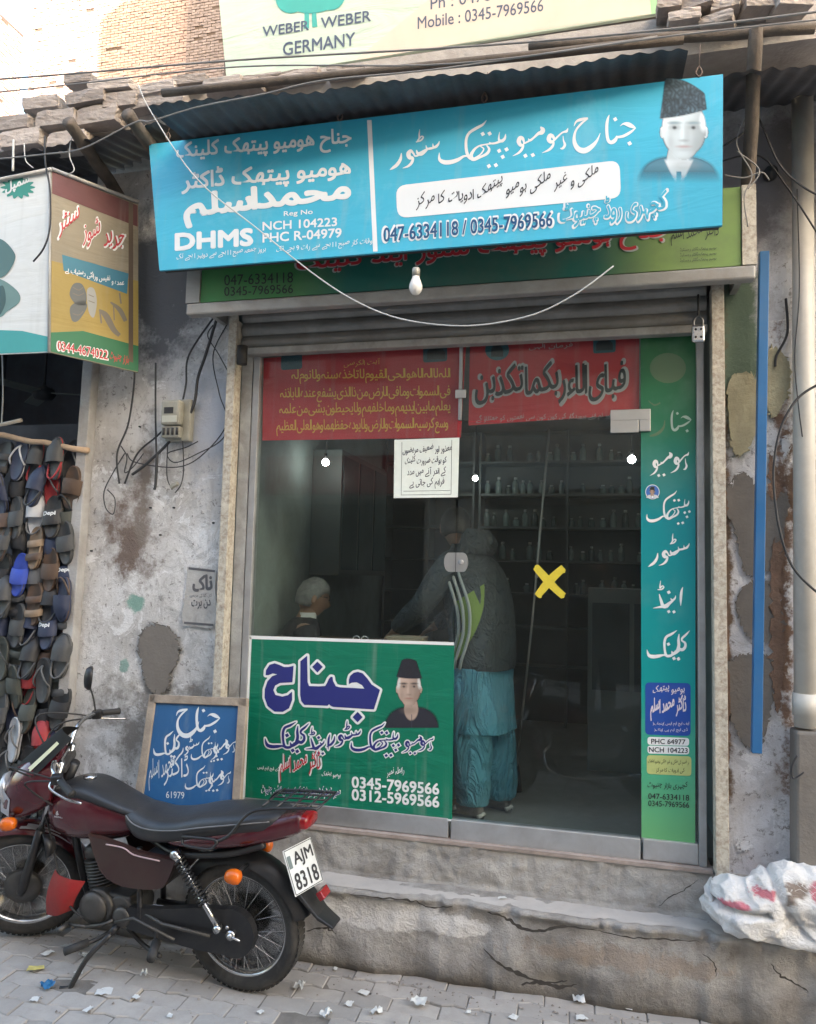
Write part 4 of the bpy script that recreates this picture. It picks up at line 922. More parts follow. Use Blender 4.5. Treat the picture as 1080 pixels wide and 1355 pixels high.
st2=dict(head=(.45,1.18,.93,-.02),peak=.46,htop=.05,taper=.34,skin=(.50,.37,.30),hat=(.018,.018,.025),suit=(.022,.022,.032),hair=(.60,.60,.58),hair2=(.06,.05,.05),tilt=.05,curl=.25,bg=rgb(0,118,90,.85))
o=portrait(SG,None,509,864,581,963,st2); ctext(o,gb.location); o.parent=gb
# ---------------------------------------------------------------- tall vertical banner on right pane
SV=SY(-.0085)
m,t,b=nodes('tall banner print'); tc=N(t,'ShaderNodeTexCoord'); sp=N(t,'ShaderNodeSeparateXYZ'); t.links.new(tc.outputs['Object'],sp.inputs[0])
vz0=at(880,1115,-.008)[2]; vz1=at(880,442,-.008)[2]; 
vb=empty('tall_teal_banner',(.345,-.0085,vz0),label='tall narrow teal banner with stacked Urdu words beside the glass door',cat='banner')
mr=N(t,'ShaderNodeMapRange'); mr.inputs['From Min'].default_value=0; mr.inputs['From Max'].default_value=vz1-vz0; t.links.new(sp.outputs[2],mr.inputs[0])
c=ramp(t,mr.outputs[0],[(0,rgb(110,180,120,.8)),(.16,rgb(70,175,140,.8)),(.30,rgb(0,150,150,.85)),(.62,rgb(0,138,148,.85)),(.80,rgb(30,115,85,.8)),(1,rgb(40,110,60,.7))])
c=mixc(t,ramp(t,noise_n(t,tc.outputs['Object'],2,6,.6),[(.5,g3(0)),(.8,g3(.3))]),c,(.25,.35,.3)); t.links.new(c,b.inputs['Base Color']); b.inputs['Roughness'].default_value=.4
slab(SV,[(848,446),(921,438),(920,1116),(849,1108)],m,vb,'flex_face',.0015,.0)
slab(SV,[(849,1108),(920,1116),(920,1123),(849,1115)],m_alu2,vb,'end_tape',.0015,.0)
iw=Ink(SV,.0008); word(iw,'janah_a',902,556,.68,ky=.72)
prt(iw,'lettering',paint('faded white',(.30,.42,.36)),vb)
ik=Ink(SV,.0008); ik.stroke([(858,530,1),(866,536,2),(874,533,2)]); ik.stroke([(880,556,1),(878,566,3),(870,574,4),(860,577,2)]); ik.ellipse(884,487,24,20,24); prt(ik,'faded_print',paint('faded pink',(.085,.15,.085)),vb)
iw=Ink(SV,.0008)
for n_,x,y,k,ky in (('hoo',899.5,612,.70,.85),('meeyu',874,614,.70,.8),('peethak',884,669,.63,.72),('store',885,728,.83,.82)): word(iw,n_,x,y,k,ky=ky)
word(iw,'aind'); word(iw,'kleenak')
iw.rrect([(857,975),(912,976.5),(912,987),(857,985.5)],4).rrect([(857,986.5),(912,988),(912,998.5),(857,997)],4)
prt(iw,'lettering',m_white,vb)
ik=Ink(SV,.0008); ik.rrect([(854,903),(914,904),(914,974),(854,972)],6); prt(ik,'printed_box',paint('royal blue',rgb(25,75,165,.85)),vb)
ik=Ink(SV,.0014); ik.text('ہومیو پیتھک',(864,920),(906,919),13,naskh=False,bold=.02).text('ڈاکٹر محمد اسلم',(861,954),(908,951),32,naskh=False,bold=.035).text('ایف ایچ ایم ایس (پنجاب)',(864,961),(912,961),6).text('ڈی ایچ ایم پی (پاک)',(866,969),(910,969),6); prt(ik,'lettering',paint('pink white',(.66,.60,.66)),vb)
ik=Ink(SV,.0008); ik.rrect([(856,999),(915,1001),(915,1027),(856,1024)],5); prt(ik,'printed_box',paint('pale yellow',rgb(195,205,130,.8)),vb)
ik=Ink(SV,.0016); ik.text('PHC 64977',(862,984),(907,985),6.5,bold=.02).text('NCH 104223',(859,995),(910,996.5),6.5,bold=.02).text('ہر قسم کی ملکی و غیر ملکی ہومیو پیتھک',(858,1012),(912,1014),9,naskh=False).text('کی ادویات کا مرکز',(868,1023),(906,1024),8,naskh=False)
ik.text('کچہری بازار چنیوٹ',(857,1044),(910,1046),12,naskh=False,bold=.01).text('047-6334118',(858,1057),(912,1059.5),7.5,bold=.01).text('0345-7969566',(858,1066.5),(912,1069),7.5,bold=.01); prt(ik,'lettering',m_pk,vb)
sk=Ink(SV,.002); sk.ellipse(863.5,651,9.5,9.8,24); stk=sk.build('round_sticker',m_white,None,label='small round portrait sticker on the tall teal banner',cat='sticker')
ik=Ink(SV,.0026); ik.ellipse(863.5,651,8.6,8.9,24); ik.build('sticker_print',paint('sticker blue',rgb(60,110,190,.85)),stk)
portrait(SV,stk,855,642.5,872,659,dict(skin=(.45,.30,.22),hat=(.02,.02,.02),suit=(.55,.58,.62),hair=(.02,.02,.02),hair2=(.02,.02,.02)),off=.0032,nu=16,nv=18)
# ---------------------------------------------------------------- red posters behind the glass
m_gold=paint('gold print',rgb(225,170,70,1.0)); m_prd=flexmat('red poster',rgb(185,48,56,1.0),.1,.6,(.24,.05,.05))
SP=SY(.012)
for nm,q,l in (('gold',[(349,474),(617,455),(610,579),(347,583)],'red poster with gold Arabic lines inside the left pane'),('black',[(622,455),(846,444),(846,548),(620,563)],'red poster with bold black white-edged verse above the door')):
    po=empty('red_poster',tuple(SP.P((q[0][0]+q[2][0])/2,(q[0][1]+q[2][1])/2)),label=l,cat='poster'); slab(SP,q,m_prd,po,'paper',.001)
    if nm=='gold':
        i1=Ink(SP,.0008)
        for tx,a,b_,h in (('اللہ لا الہ الا ھو الحی القیوم لا تاخذہ سنہ ولا نوم لہ',(386,508),(596,506),19),('فی السموات وما فی الارض من ذا الذی یشفع عندہ الا باذنہ',(371,533),(596,530),20),('یعلم ما بین ایدیھم وما خلفھم ولا یحیطون بشی من علمہ',(370,554),(596,550),20),('وسع کرسیہ السموات والارض ولا یودہ حفظھما وھو العلی العظیم',(366,577),(593,573),21)): i1.text(tx,a,b_,h,bold=.014,gap=.0,sp=.1)
        i1.text('آیت الکرسی',(455,487),(503,484),10,naskh=False); prt(i1,'lettering',m_gold,po)
        i1=Ink(SP,.0008); i1.rrect([(560,456),(592,454),(592,478),(560,480)],4).rrect([(372,470),(400,468),(400,488),(372,490)],4); prt(i1,'printed_box',paint('dusk blue',rgb(45,75,85)),po)
        i1=Ink(SP,.0014); i1.poly([(565,476),(565,466),(570,459),(577,456),(584,459),(589,466),(589,475)]); prt(i1,'dome_print',m_pk,po)
    else:
        i1=Ink(SP,.0008); i1.text('فبای الاء ربکما تکذبن',(626,540),(831,534),62,bold=.05,gap=-.02,sp=.05,naskh=False,slope=.12); i1.text('اور تم اپنے پروردگار کی کون کون سی نعمتوں کو جھٹلاؤ گے',(630,561),(808,556),12,naskh=False); i1.text('فرمان الہی',(700,464),(758,461),9,naskh=False); prt(i1,'lettering',paint('grey white',(.42,.38,.38)),po)
        i1=Ink(SP,.0016); i1.text('فبای الاء ربکما تکذبن',(629,537),(828,531),56,bold=.022,gap=.01,sp=.07,naskh=False,slope=.12); prt(i1,'lettering',m_pk,po)
        i1=Ink(SP,.0008); i1.ellipse(658,463,16,14).rrect([(785,444),(815,443),(815,466),(785,468)],4); prt(i1,'printed_box',paint('dusk teal',rgb(40,85,95)),po)
        i1=Ink(SP,.0014); i1.poly([(789,464),(789,455),(794,449),(800,446),(806,449),(811,455),(811,463)]).poly([(650,472),(650,462),(658,452),(666,462),(666,472)]); prt(i1,'dome_print',m_pk,po)
# notice
SN=SY(-.0075); no=empty('paper_notice',tuple(SN.P(565,620)),label='white paper notice with four handwritten Urdu lines taped to the glass',cat='notice')
slab(SN,[(522,582),(608,579),(606,658),(521,659)],mat('notice paper',(.78,.84,.80),.7,0,.05,4,bump=.1,dirt=.25,dirtc=(.4,.42,.36)),no,'paper',.0012)
i1=Ink(SN,.0006)
for tx,a,b_,h in (('معذور اور ضعیف مریضوں',(533,603),(598,600),14),('کو بوقت ضرورت کلینک',(536,617),(591,615),14),('کے اندر آنے میں مدد',(539,632),(590,630),13),('فراہم کی جاتی ہے',(542,648),(588,646),15)): i1.text(tx,a,b_,h,naskh=False,bold=.012)
for a,b_ in (((532,585),(531,655)),((598,582),(597,654)),((531,655),(597,654)),((534,650),(596,649))): i1.line(a,b_,.5)
prt(i1,'lettering',paint('pen ink',rgb(30,35,60)),no)
# ---------------------------------------------------------------- framed blue board leaning on the wall
A1=np.array(at(182,1058,-.25)); B1=np.array(at(326,924,-.145)); C1=np.array(at(203,920,-.145))
SBd=Surf(A1,B1,C1)
bd=empty('framed_board',tuple(SBd.P(255,1000)),label='blue hand painted board in a bare timber frame leaning on the wall behind the motorcycle',cat='board')
slab(SBd,[(205,928),(320,932),(309,1105),(176,1098)],flexmat('board blue',rgb(40,100,155,.75),.14,.55,(.12,.24,.36),wr=.12),bd,'painted_sheet',.006)
m_fr=mat('bare frame timber',(.30,.25,.20),.85,0,.2,14,dirt=.6,dirtc=(.14,.11,.09),bump=.4)
for nm,q in (('top',[(200,919),(328,924),(328,935),(199,930)]),('l',[(199,919),(208,919),(184,1101),(173,1100)]),('r',[(317,923),(328,924),(316,1108),(305,1107)]),('b',[(174,1092),(313,1098),(312,1107),(173,1101)])): slab(SBd,q,m_fr,bd,'frame_rail',.03,.014).modifiers.new('b','BEVEL').width=.003
iw=Ink(SBd,.0012); word(iw,'janah_a',276,951,.80,ky=.86); word(iw,'janah_h',249,956,.84,ky=.82,shx=.1)
for n_,x,y,k,ky in (('hoo',304,989,.5,.58),('meeyu',290,992,.52,.7),('peethak',271,989,.40,.56),('store',250,987,.42,.5),('kleenak',222,983,.66,.9),('hoo',297,1030,.5,.58),('meeyu',284,1033,.52,.7),('peethak',264,1028,.42,.56)): word(iw,n_,x,y,k,ky=ky,wk=.95)
iw.text('ڈاکٹر',(217,1040),(250,1036),40,naskh=False,bold=.0).text('محمد اسلم',(197,1047),(231,1038),42,naskh=False,bold=.0).text('61979',(220,1056),(244,1057),9)
prt(iw,'lettering',paint('sign white',(.62,.66,.68)),bd)
# ---------------------------------------------------------------- two-sided shoe banner over the stall
yc=-.52; CT=at(68,225,yc); CB=at(66,466,yc); RTp=at(183,268,-.14)
SS=Surf(CT,CB,RTp); SFt=SY(yc)
sb=empty('shoe_banner_box',tuple(CT),label='boxy two-faced shoe shop banner, white front and faded yellow side, above the stall',cat='banner')
slab(SFt,[(-120,262),(68,226),(66,466),(-120,474)],flexmat('white flex',(.62,.64,.63),.04,.5,(.5,.5,.48),wr=.4),sb,'front_face',.01)
slab(SS,[(68,225),(183,270),(183,493),(66,466)],flexmat('cream flex',rgb(150,140,118,.75),.2,.55,(.16,.14,.12),wr=.8),sb,'side_face',.01)
def pq(m_,pts,S=SS,off=.0014,nm='printed_field'): 
    k=Ink(S,off); k.poly(pts); prt(k,nm,m_,sb)
pq(flexmat('maroon fade',rgb(105,40,45,.65),.25,.55,(.12,.08,.08),wr=.6),[(69,227),(182,272),(182,300),(69,256)])
pq(flexmat('mustard',rgb(172,148,72,.72),.2,.55,(.2,.17,.1),wr=.6),[(68,345),(183,372),(183,470),(67,450)])
pq(paint('dark strip',rgb(85,70,55)),[(170,267),(176,269),(176,480),(170,478)],off=.0026)
pq(paint('stall green',rgb(20,110,70,.85)),[(66.5,440),(110,438),(183,458),(183,492),(66.5,465)],off=.002)
pq(paint('stall teal',rgb(70,165,165,.85)),[(-120,440),(-20,436),(30,438),(66,446),(66,465),(-120,473)],SFt)
pq(paint('ribbon blue',rgb(45,125,150,.8)),[(82,337),(170,362),(168,389),(84,358)],off=.002)
k=Ink(SS,.003); k.text('عمدہ و نفیس ورائٹی دستیاب ہے',(86,362),(164,382),12,naskh=False,bold=.02); k.text('0344-4674022',(75,464),(143,477),13,bold=.06).text('جدید شوز سنٹر',(76,318),(166,345),54,naskh=False,slope=.5,bold=.05); prt(k,'lettering',m_white,sb)
k=Ink(SS,.0045); k.text('0344-4674022',(76,463),(142,476),11.5,bold=.02).text('جدید شوز سنٹر',(78,316),(164,343),50,naskh=False,slope=.5,bold=.012).text('بازار چنیوٹ',(145,478),(170,484),13,naskh=False,bold=.02); prt(k,'lettering',m_pr,sb)
shp=[[(92,390),(97,376),(108,376),(114,390),(112,404),(100,402)],[(115,384),(124,382),(128,400),(124,420),(117,412)],[(93,406),(108,398),(115,406),(104,424),(95,424)]]
for i,p in enumerate(shp): pq(paint('printed shoe %d'%(i%2),((.10,.11,.11),(.30,.31,.29))[i%2]),cr(p,5,True),off=.003,nm='printed_shoe')
k=Ink(SS,.003); k.stroke([(96,380,1),(104,384,1),(110,380,1)]).stroke([(96,388,1),(104,391,1),(111,388,1)]).stroke([(117,390,1),(124,393,1)]).stroke([(117,398,1),(125,401,1)]).stroke([(96,415,1),(104,417,1),(110,412,1)]).stroke([(131,410,2),(140,418,8),(150,436,7),(158,444,5)]).stroke([(132,412,2),(134,428,2)]).stroke([(146,400,2),(158,410,6),(166,425,5)]).stroke([(150,402,1.5),(151,424,1.5)]).stroke([(158,388,2),(160,402,2)]); prt(k,'printed_shoe',paint('printed heel',(.16,.14,.11)),sb)
for pts,cc in (([(-30,320),(0,316),(18,332),(20,345),(8,364),(-10,368),(-40,360)],(.08,.16,.16)),([(-20,372),(2,370),(24,386),(26,400),(10,412),(0,420),(-30,424)],(.14,.24,.23)),([(-10,392),(4,378),(8,400),(-2,418)],(.05,.10,.10))): pq(paint('big shoe %.2f'%cc[0],cc),cr(pts,6,True),SFt,.002 if cc[0]>.1 else .003,'printed_shoe')
k=Ink(SFt,.0016); k.poly([(24+20*(1+.16*math.cos(14*t))*math.cos(t),248+13.5*(1+.16*math.cos(14*t))*math.sin(t)) for t in np.linspace(0,2*math.pi,84,endpoint=False)]); prt(k,'printed_badge',paint('badge teal',rgb(60,150,135,.85)),sb)
k=Ink(SFt,.0026); k.text('سمپل',(8,257),(39,251),17,bold=.05,naskh=False,slope=.2); prt(k,'lettering',m_white,sb)
MB().tube([tuple(p-CT) for p in (at(-120,262,yc-.01),at(68,224,yc-.01))],.012,6).tube([tuple(p-CT) for p in (SS.P(68,224,.005),SS.P(183,268,.005))],.012,6).tube([tuple(p-CT) for p in (SFt.P(67,225,.005),SFt.P(66,467,.005))],.008,6).build('frame_bar',mat('pale frame bar',(.45,.44,.42),.6,.2,dirt=.5),sb)
# ---------------------------------------------------------------- pole, pipe, meter, padlock, old poster
a=at(1011,334,-.13); b=at(1001,996,-.13); mb=MB()
mb.loft([[(q[0]+dx,q[1]+dy,q[2]) for dx,dy in ((-.021,-.02),(.021,-.02),(.021,.02),(-.021,.02))] for q in (a,b)],smooth=False)
mb.build('blue_pole',mat('blue enamel',rgb(42,108,165,.8),.45,.1,.08,5,dirt=.2,dirtc=(.12,.15,.2),bump=.05),bevel=.003,label='square bright blue steel pole leaning on the peeling wall',cat='pole')
a=at(1062,112,-.10); b=at(1066,962,-.10); pp=empty('drain_pipe',(b[0],b[1],b[2]),label='fat white plastic drain pipe on the wall at the right edge',cat='pipe')
m_pvc=mat('old white plastic pipe',(.50,.48,.44),.45,0,.06,3,dirt=.4,dirtc=(.25,.22,.18),bump=.05)
MB().tube([(0,0,0),((a[0]-b[0])*.5,0,(a[2]-b[2])*.5),(a[0]-b[0],0,a[2]-b[2])],.047,20).build('pipe_run',m_pvc,pp)
for z in (.05,): MB().tube([(0,0,z),(0,0,z+.10)],.053,20).build('pipe_collar',m_pvc,pp)
q0=at(1056,965,-.10); MB().loft([[(q0[0]+dx*s_+.03,-.09+dy,z) for dx,dy in ((-.055,-.07),(.08,-.07),(.08,.06),(-.055,.06))] for z,s_ in ((q0[2],.9),(q0[2]-.3,1),(.40,1.1))],smooth=False).build('cement_pier',m_cem,label='rough cement pier under the white drain pipe',cat='pier',bevel=.012)
wpx=lambda pts,y,dz=0: [at(x,yy,y+.02*noise.noise(Vector((i,x*.1,1)))) for i,(x,yy) in enumerate(pts)]
m_wire=mat('black cable',(.025,.025,.028),.6,0,.1,9); m_wg=mat('grey cable',(.22,.21,.20),.6,0,.1,9); m_ww=mat('white cable',(.50,.50,.48),.5,0,.1,9)
def wire(pts,y,r,m,label,dy=None,close=False):
    P3=[at(p[0],p[1],(p[2] if len(p)>2 else y)) for p in pts]
    return MB().tube(cr(P3,8),r,6).build('cable',m,label=label,cat='cable')
wire([(1055,1000),(1048,1015),(1050,1030),(1064,1022)],-.18,.004,m_wire,'short black cable loop at the foot of the drain pipe')
mt=empty('electric_meter',tuple(at(240,560,-.03)),label='grey beige electric meter box on the stained wall',cat='meter')
m_met=mat('meter beige',(.30,.295,.25),.5,0,.08,6,dirt=.5,bump=.05)
MB().box(-.072,.085,-.05,.0,-.115,.13).build('back_plate',m_met,mt,bevel=.01)
MB().box(-.070,.048,-.11,-.051,-.03,.115).build('cover',m_met,mt,bevel=.014)
MB().box(-.045,.012,-.113,-.1105,.035,.070).build('dial_window',m_black,mt); MB().box(-.055,.036,-.1125,-.1105,-.015,.022).build('rating_label',mat('label grey',(.42,.42,.36),.5),mt)
MB().box(-.068,.044,-.095,-.051,-.10,-.034).build('terminal_cover',m_met,mt,bevel=.006)
for k in range(4): MB().tube([(-.05+k*.028,-.097,-.045),(-.05+k*.028,-.097,-.085)],.008,6).build('terminal',m_wire,mt)
SO=SY(-.032); op=empty('old_handbill',tuple(SO.P(265,790)),label='torn grey printed handbill pasted on the wall beside the shutter',cat='handbill')
k=Ink(SO,.003); k.poly([(248,750),(286,754),(285,780),(288,822),(281,832),(262,829),(243,828),(241,816),(246,780)]); prt(k,'paper',mat('old newsprint',(.46,.45,.43),.9,0,.15,9,dirt=.5,bump=.3),op)
k=Ink(SO,.0045); k.text('ناک',(256,783),(281,780),20,bold=.05).text('دن برت',(254,806),(279,805),12,bold=.03).text('کان گلا کے مریض',(252,791),(281,791),6); k.line((244,824),(283,827),3); k.line((250,752),(285,756),3); prt(k,'lettering',paint('faded ink',(.10,.10,.11)),op)
pl_=empty('padlock',tuple(at(924,440,-.15)),label='chrome padlock hanging at the top of the right shutter guide',cat='padlock')
MB().box(-.030,.030,-.014,.014,-.05,.035).build('lock_body',mat('chrome',(.6,.6,.6),.22,.9,.05),pl_,bevel=.010)
MB().tube(cr([(-.018,0,.03),(-.02,0,.06),(0,0,.078),(.02,0,.06),(.018,0,.03)],5),.006,8).build('shackle',mat('dark steel',(.15,.15,.15),.35,.8),pl_)
MB().tube([(0,0,.078),(.004,.02,.13),(.006,.04,.2)],.005,6).build('chain',m_black,pl_)
for x in (-.012,.012):
    for z in (-.025,.012): MB().lathe([(.006,0),(.004,.004),(0,.004)],(x,-.0145,z),(0,-1,0),8).build('rivet',m_black,pl_)
# ================================================================ MOTORCYCLE
m_mar=mat('maroon bodywork',rgb(88,20,34,.75),.2,.15,.08,4,dirt=.3,dirtc=(.12,.09,.08),bump=0,coat=.5)
m_vinyl=mat('black seat vinyl',(.022,.023,.026),.38,0,.1,6,dirt=.35,dirtc=(.09,.085,.08),bump=.15,bscale=120)
m_blk=mat('black enamel',(.02,.02,.022),.4,.2,.1,6,dirt=.4,dirtc=(.09,.08,.07),bump=.05)
m_eng=mat('cast engine alloy',(.10,.095,.09),.5,.6,.2,9,dirt=.7,dirtc=(.05,.045,.04),bump=.2)
m_chr=mat('bike chrome',(.55,.55,.55),.2,.95,.05,6,dirt=.35,dirtc=(.2,.17,.14),bump=0)
m_tyre=mat('dusty tyre',(.03,.029,.028),.85,0,.15,9,dirt=.6,dirtc=(.13,.115,.10),bump=.3,bscale=90)
m_amb=mat('amber lens',rgb(230,110,25,.8),.25,0,.05,9,bump=.1); m_redl=mat('red lens',rgb(150,15,22,.8),.2,0,.05,bump=0,coat=.5)
HD=Vector((1.00,0,.86)); AX=Vector((-math.sin(R(27)),0,math.cos(R(27)))); SMx=Matrix.Translation(HD)@Matrix.Rotation(R(27),4,AX)@Matrix.Translation(-HD)
def make_bike(loc,rot,label,plate=True):
    rt=empty('motorcycle',loc,rot=rot,label=label,cat='motorcycle')
    B=lambda mb,name,m,par=None,steer=False,**kw:(mb.xf(SMx) if steer else mb).build(name,m,par or rt,**kw)
    def wheel(c,steer):
        prof=[(.228,-.026),(.245,-.036),(.268,-.044),(.288,-.036),(.300,-.016),(.302,0),(.300,.016),(.288,.036),(.268,.044),(.245,.036),(.228,.026)]
        t_=B(MB().lathe(prof+[prof[0]],c,(0,1,0),48),'tyre',m_tyre,steer=steer)
        mb=MB()
        for k in range(64):
            a=2*math.pi*k/64
            for s_ in (-1,1):
                M=Matrix.Translation(c)@Matrix.Rotation(a,4,'Y')@Matrix.Translation((0,s_*.019,.300)); mb.cbox((0,0,-.0015),(.018,.022,.006),M)
        B(mb,'tread',m_tyre,t_,steer) if False else mb.xf(SMx if steer else Matrix.Identity(4)).build('tread_blocks',m_tyre,t_,kind='stuff')
        B(MB().lathe([(.222,-.024),(.236,-.030),(.240,-.026),(.232,-.014),(.226,0),(.232,.014),(.240,.026),(.236,.030),(.222,.024),(.216,0),(.222,-.024)],c,(0,1,0),48),'rim',m_chr,steer=steer)
        B(MB().lathe([(.0,-.06),(.045,-.06),(.05,-.045),(.03,-.035),(.03,.035),(.05,.045),(.045,.06),(0,.06)],c,(0,1,0),24),'hub',m_eng,steer=steer)
        mb=MB(); c=Vector(c)
        for k in range(36):
            a=2*math.pi*k/36; s_=(-1)**k; a2=a+(.32 if (k//2)%2 else -.32)
            p=c+Vector((.045*math.cos(a2),s_*.042,.045*math.sin(a2))); q=c+Vector((.224*math.cos(a),s_*.006,.224*math.sin(a))); mb.tube([p,q],.0016,4,caps=False)
        B(mb,'spokes',m_chr,steer=steer)
    wheel((0,0,.30),False); wheel((1.27,0,.30),True)
    # front brake plate, fork, fender
    fc=Vector((1.27,0,.30))
    B(MB().lathe([(.0,.066),(.02,.066),(.06,.060),(.088,.052),(.094,.030),(.09,.028)],fc,(0,1,0),28),'brake_drum',m_eng,steer=True)
    for s_ in (-1,1):
        y=s_*.085; top=HD+AX*.16+Vector((.055,y,0)); low=fc+Vector((-.012,y,.01)); mid=top.lerp(low,.52)
        f_=B(MB().tube([top,mid],.015,12),'fork_tube',m_chr,steer=True); B(MB().tube([mid,low.lerp(mid,.1),low,low+Vector((.01,0,-.02))],[.021,.023,.023,.018],12),'fork_leg',m_eng if s_<0 else m_blk,steer=True)
    def fender(c,r0,a0,a1,hw,m,name,steer,n=20,drop=.03,par=None):
        mb=MB(); 
        def f(u,v,o=0):
            a=R(a0+(a1-a0)*u); w_=hw*(1-.25*abs(2*u-1)**3); t=(v-.5)*2; r=r0+o-drop*abs(t)**2.4; return (c[0]+r*math.cos(a),w_*t,c[2]+r*math.sin(a))
        mb.grid(lambda u,v:f(u,v),n,10); mb.grid(lambda u,v:f(1-u,v,-.003),n,10); return B(mb,name,m,par,steer=steer)
    fn=fender(fc,.345,18,172,.062,m_mar,'front_fender',True)
    mb=MB(); 
    for k,(a0,a1,v0) in enumerate(((95,140,.80),(100,128,.70))):
        for i in range(10):
            a=R(a0+(a1-a0)*i/10);b=R(a0+(a1-a0)*(i+1)/10); w_=.010*(1-i/10)+.002
            P=lambda an,o:(fc[0]+(.346-.03*abs((v0-.5)*2)**2.4)*math.cos(an)*1.003,.062*(v0-.5)*2+o+.003,fc[2]+(.3465-.03*abs((v0-.5)*2)**2.4)*math.sin(an)*1.003)
            mb.add([P(a,-w_),P(b,-w_),P(b,w_),P(a,w_)],[(0,1,2,3)])
    mb.xf(SMx).build('decal',mat('silver decal',(.45,.44,.46),.35,.2,.05,bump=0),fn)
    rf=fender((0,0,.30),.352,35,165,.07,m_blk,'rear_fender',False,drop=.05)
    mb=MB(); mb.loft([[(x,y,z) for y,z in ((-w_,z0),(w_,z0),(w_,z0+th),(-w_,z0+th))] for x,w_,z0,th in ((-.27,.065,.53,.03),(-.33,.062,.47,.025),(-.40,.055,.40,.018),(-.47,.045,.365,.012))],smooth=False)
    mb.build('mud_flap',m_blk,rf,bevel=.006)
    # frame
    mb=MB(); 
    mb.tube(cr([(1.0,0,.82),(.80,0,.66),(.55,0,.64),(.30,.09,.62),(.02,.10,.66),(-.16,.09,.72)],6),.016,8).tube(cr([(.55,0,.64),(.30,-.09,.62),(.02,-.10,.66),(-.16,-.09,.72)],6),.014,8)
    mb.tube(cr([(1.0,0,.80),(.96,0,.62),(.90,0,.38),(.84,0,.27),(.70,0,.23)],6),.019,8).tube([(.50,.09,.62),(.50,.09,.28),(.42,.09,.24)],.014,8).tube([(.50,-.09,.62),(.50,-.09,.28)],.014,8)
    mb.tube([HD-AX*.10,HD+AX*.10],.028,12)
    B(mb,'frame',m_blk)
    for s_ in (-1,1):
        B(MB().tube([(.52,s_*.075,.28),(.0,s_*.085,.30)],.015,8),'swingarm',m_blk)
        a=Vector((.27,s_*.135,.64)); b=Vector((.055,s_*.125,.33)); sh_=B(MB().tube([a,a.lerp(b,.10)],.020,10).tube([a.lerp(b,.10),a.lerp(b,.62)],.009,8).tube([a.lerp(b,.55),b],.013,10).tube([a+Vector((0,-.02,0)),a+Vector((0,.02,0))],.018,10).tube([b+Vector((0,-.02,0)),b+Vector((0,.02,0))],.016,10),'shock_absorber',m_chr)
        d=(b-a).normalized(); u=d.orthogonal().normalized(); v=d.cross(u); L=(b-a).length; pts=[]
        for i in range(13*10): 
            t=i/10; pts.append(a+d*(L*.08+L*.60*t/13)+(u*math.cos(2*math.pi*t)+v*math.sin(2*math.pi*t))*.024)
        MB().tube(pts,.0042,5).build('spring',m_blk,sh_)
    # chain case
    cc=[(.11*math.cos(t),.30+.11*math.sin(t)) for t in np.linspace(R(70),R(290),18)]+[(.20,.195),(.40,.21),(.56,.225),(.60,.27),(.56,.33),(.40,.345),(.20,.385)]
    B(MB().prism(cc,.062,.098,lambda u,v,d:(u,d,v)),'chain_case',m_blk,bevel=.010)
    B(MB().tube([(0,-.13,.30),(0,.13,.30)],.011,8).tube([(0,.098,.30),(0,.118,.30)],.022,10).tube([(.02,.101,.33),(.02,.112,.33)],.008,8).tube([(0,.12,.30),(-.05,.115,.285)],.006,6),'axle',m_chr)
    # seat, tank, covers
    def loftx(rows,n=20,p=2.6):
        """rows: x, ztop, zbot, halfwidth, (top squareness)"""
        rings=[]
        for x,zt,zb,hw in cr(rows,5):
            ring=[]
            for k in range(n):
                t=2*math.pi*k/n; c,s_=math.cos(t),math.sin(t); ring.append((x,hw*math.copysign(abs(c)**(2/p),c),(zt+zb)/2+(zt-zb)/2*math.copysign(abs(s_)**(2/p),s_)))
            rings.append(ring)
        return MB().loft(rings)
    st_=B(loftx([(.595,.775,.74,.07),(.57,.792,.69,.10),(.51,.785,.65,.125),(.42,.772,.645,.137),(.30,.785,.665,.145),(.15,.825,.70,.145),(-.02,.85,.735,.135),(-.16,.862,.76,.115),(-.22,.855,.79,.08),(-.235,.84,.81,.05)]),'seat',m_vinyl)
    mb=MB()
    for s_ in (-1,1): mb.tube(cr([(.57,s_*.10,.765),(.51,s_*.127,.745),(.42,s_*.140,.735),(.28,s_*.150,.75),(.12,s_*.150,.785),(-.05,s_*.138,.815),(-.19,s_*.10,.83)],6),.0035,5)
    mb.build('seat_piping',mat('grey piping',(.16,.16,.165),.5),st_)
    tk=B(loftx([(.54,.765,.69,.06),(.58,.785,.645,.09),(.68,.825,.61,.108),(.80,.865,.595,.128),(.90,.872,.59,.135),(.98,.855,.60,.125),(1.04,.80,.64,.09),(1.06,.76,.68,.05)],p=2.3),'fuel_tank',m_mar)
    tt=loftx([(.52,.785,.74,.085),(.62,.812,.755,.100),(.80,.872,.79,.118),(.90,.880,.80,.122),(.98,.862,.80,.108),(1.03,.82,.79,.07)],p=2.3); tt.build('tank_cover',m_vinyl,tk)
    MB().tube([(.86,0,.876),(.86,0,.893)],.032,16).build('filler_cap',m_chr,tk)
    class LS: 
        def __init__(s,o,U,V,n): s.o,s.U,s.V,s.n=map(np.array,(o,U,V,n))
        def P(s,u,v,off=0): return s.o+s.U*u+s.V*v+s.n*off
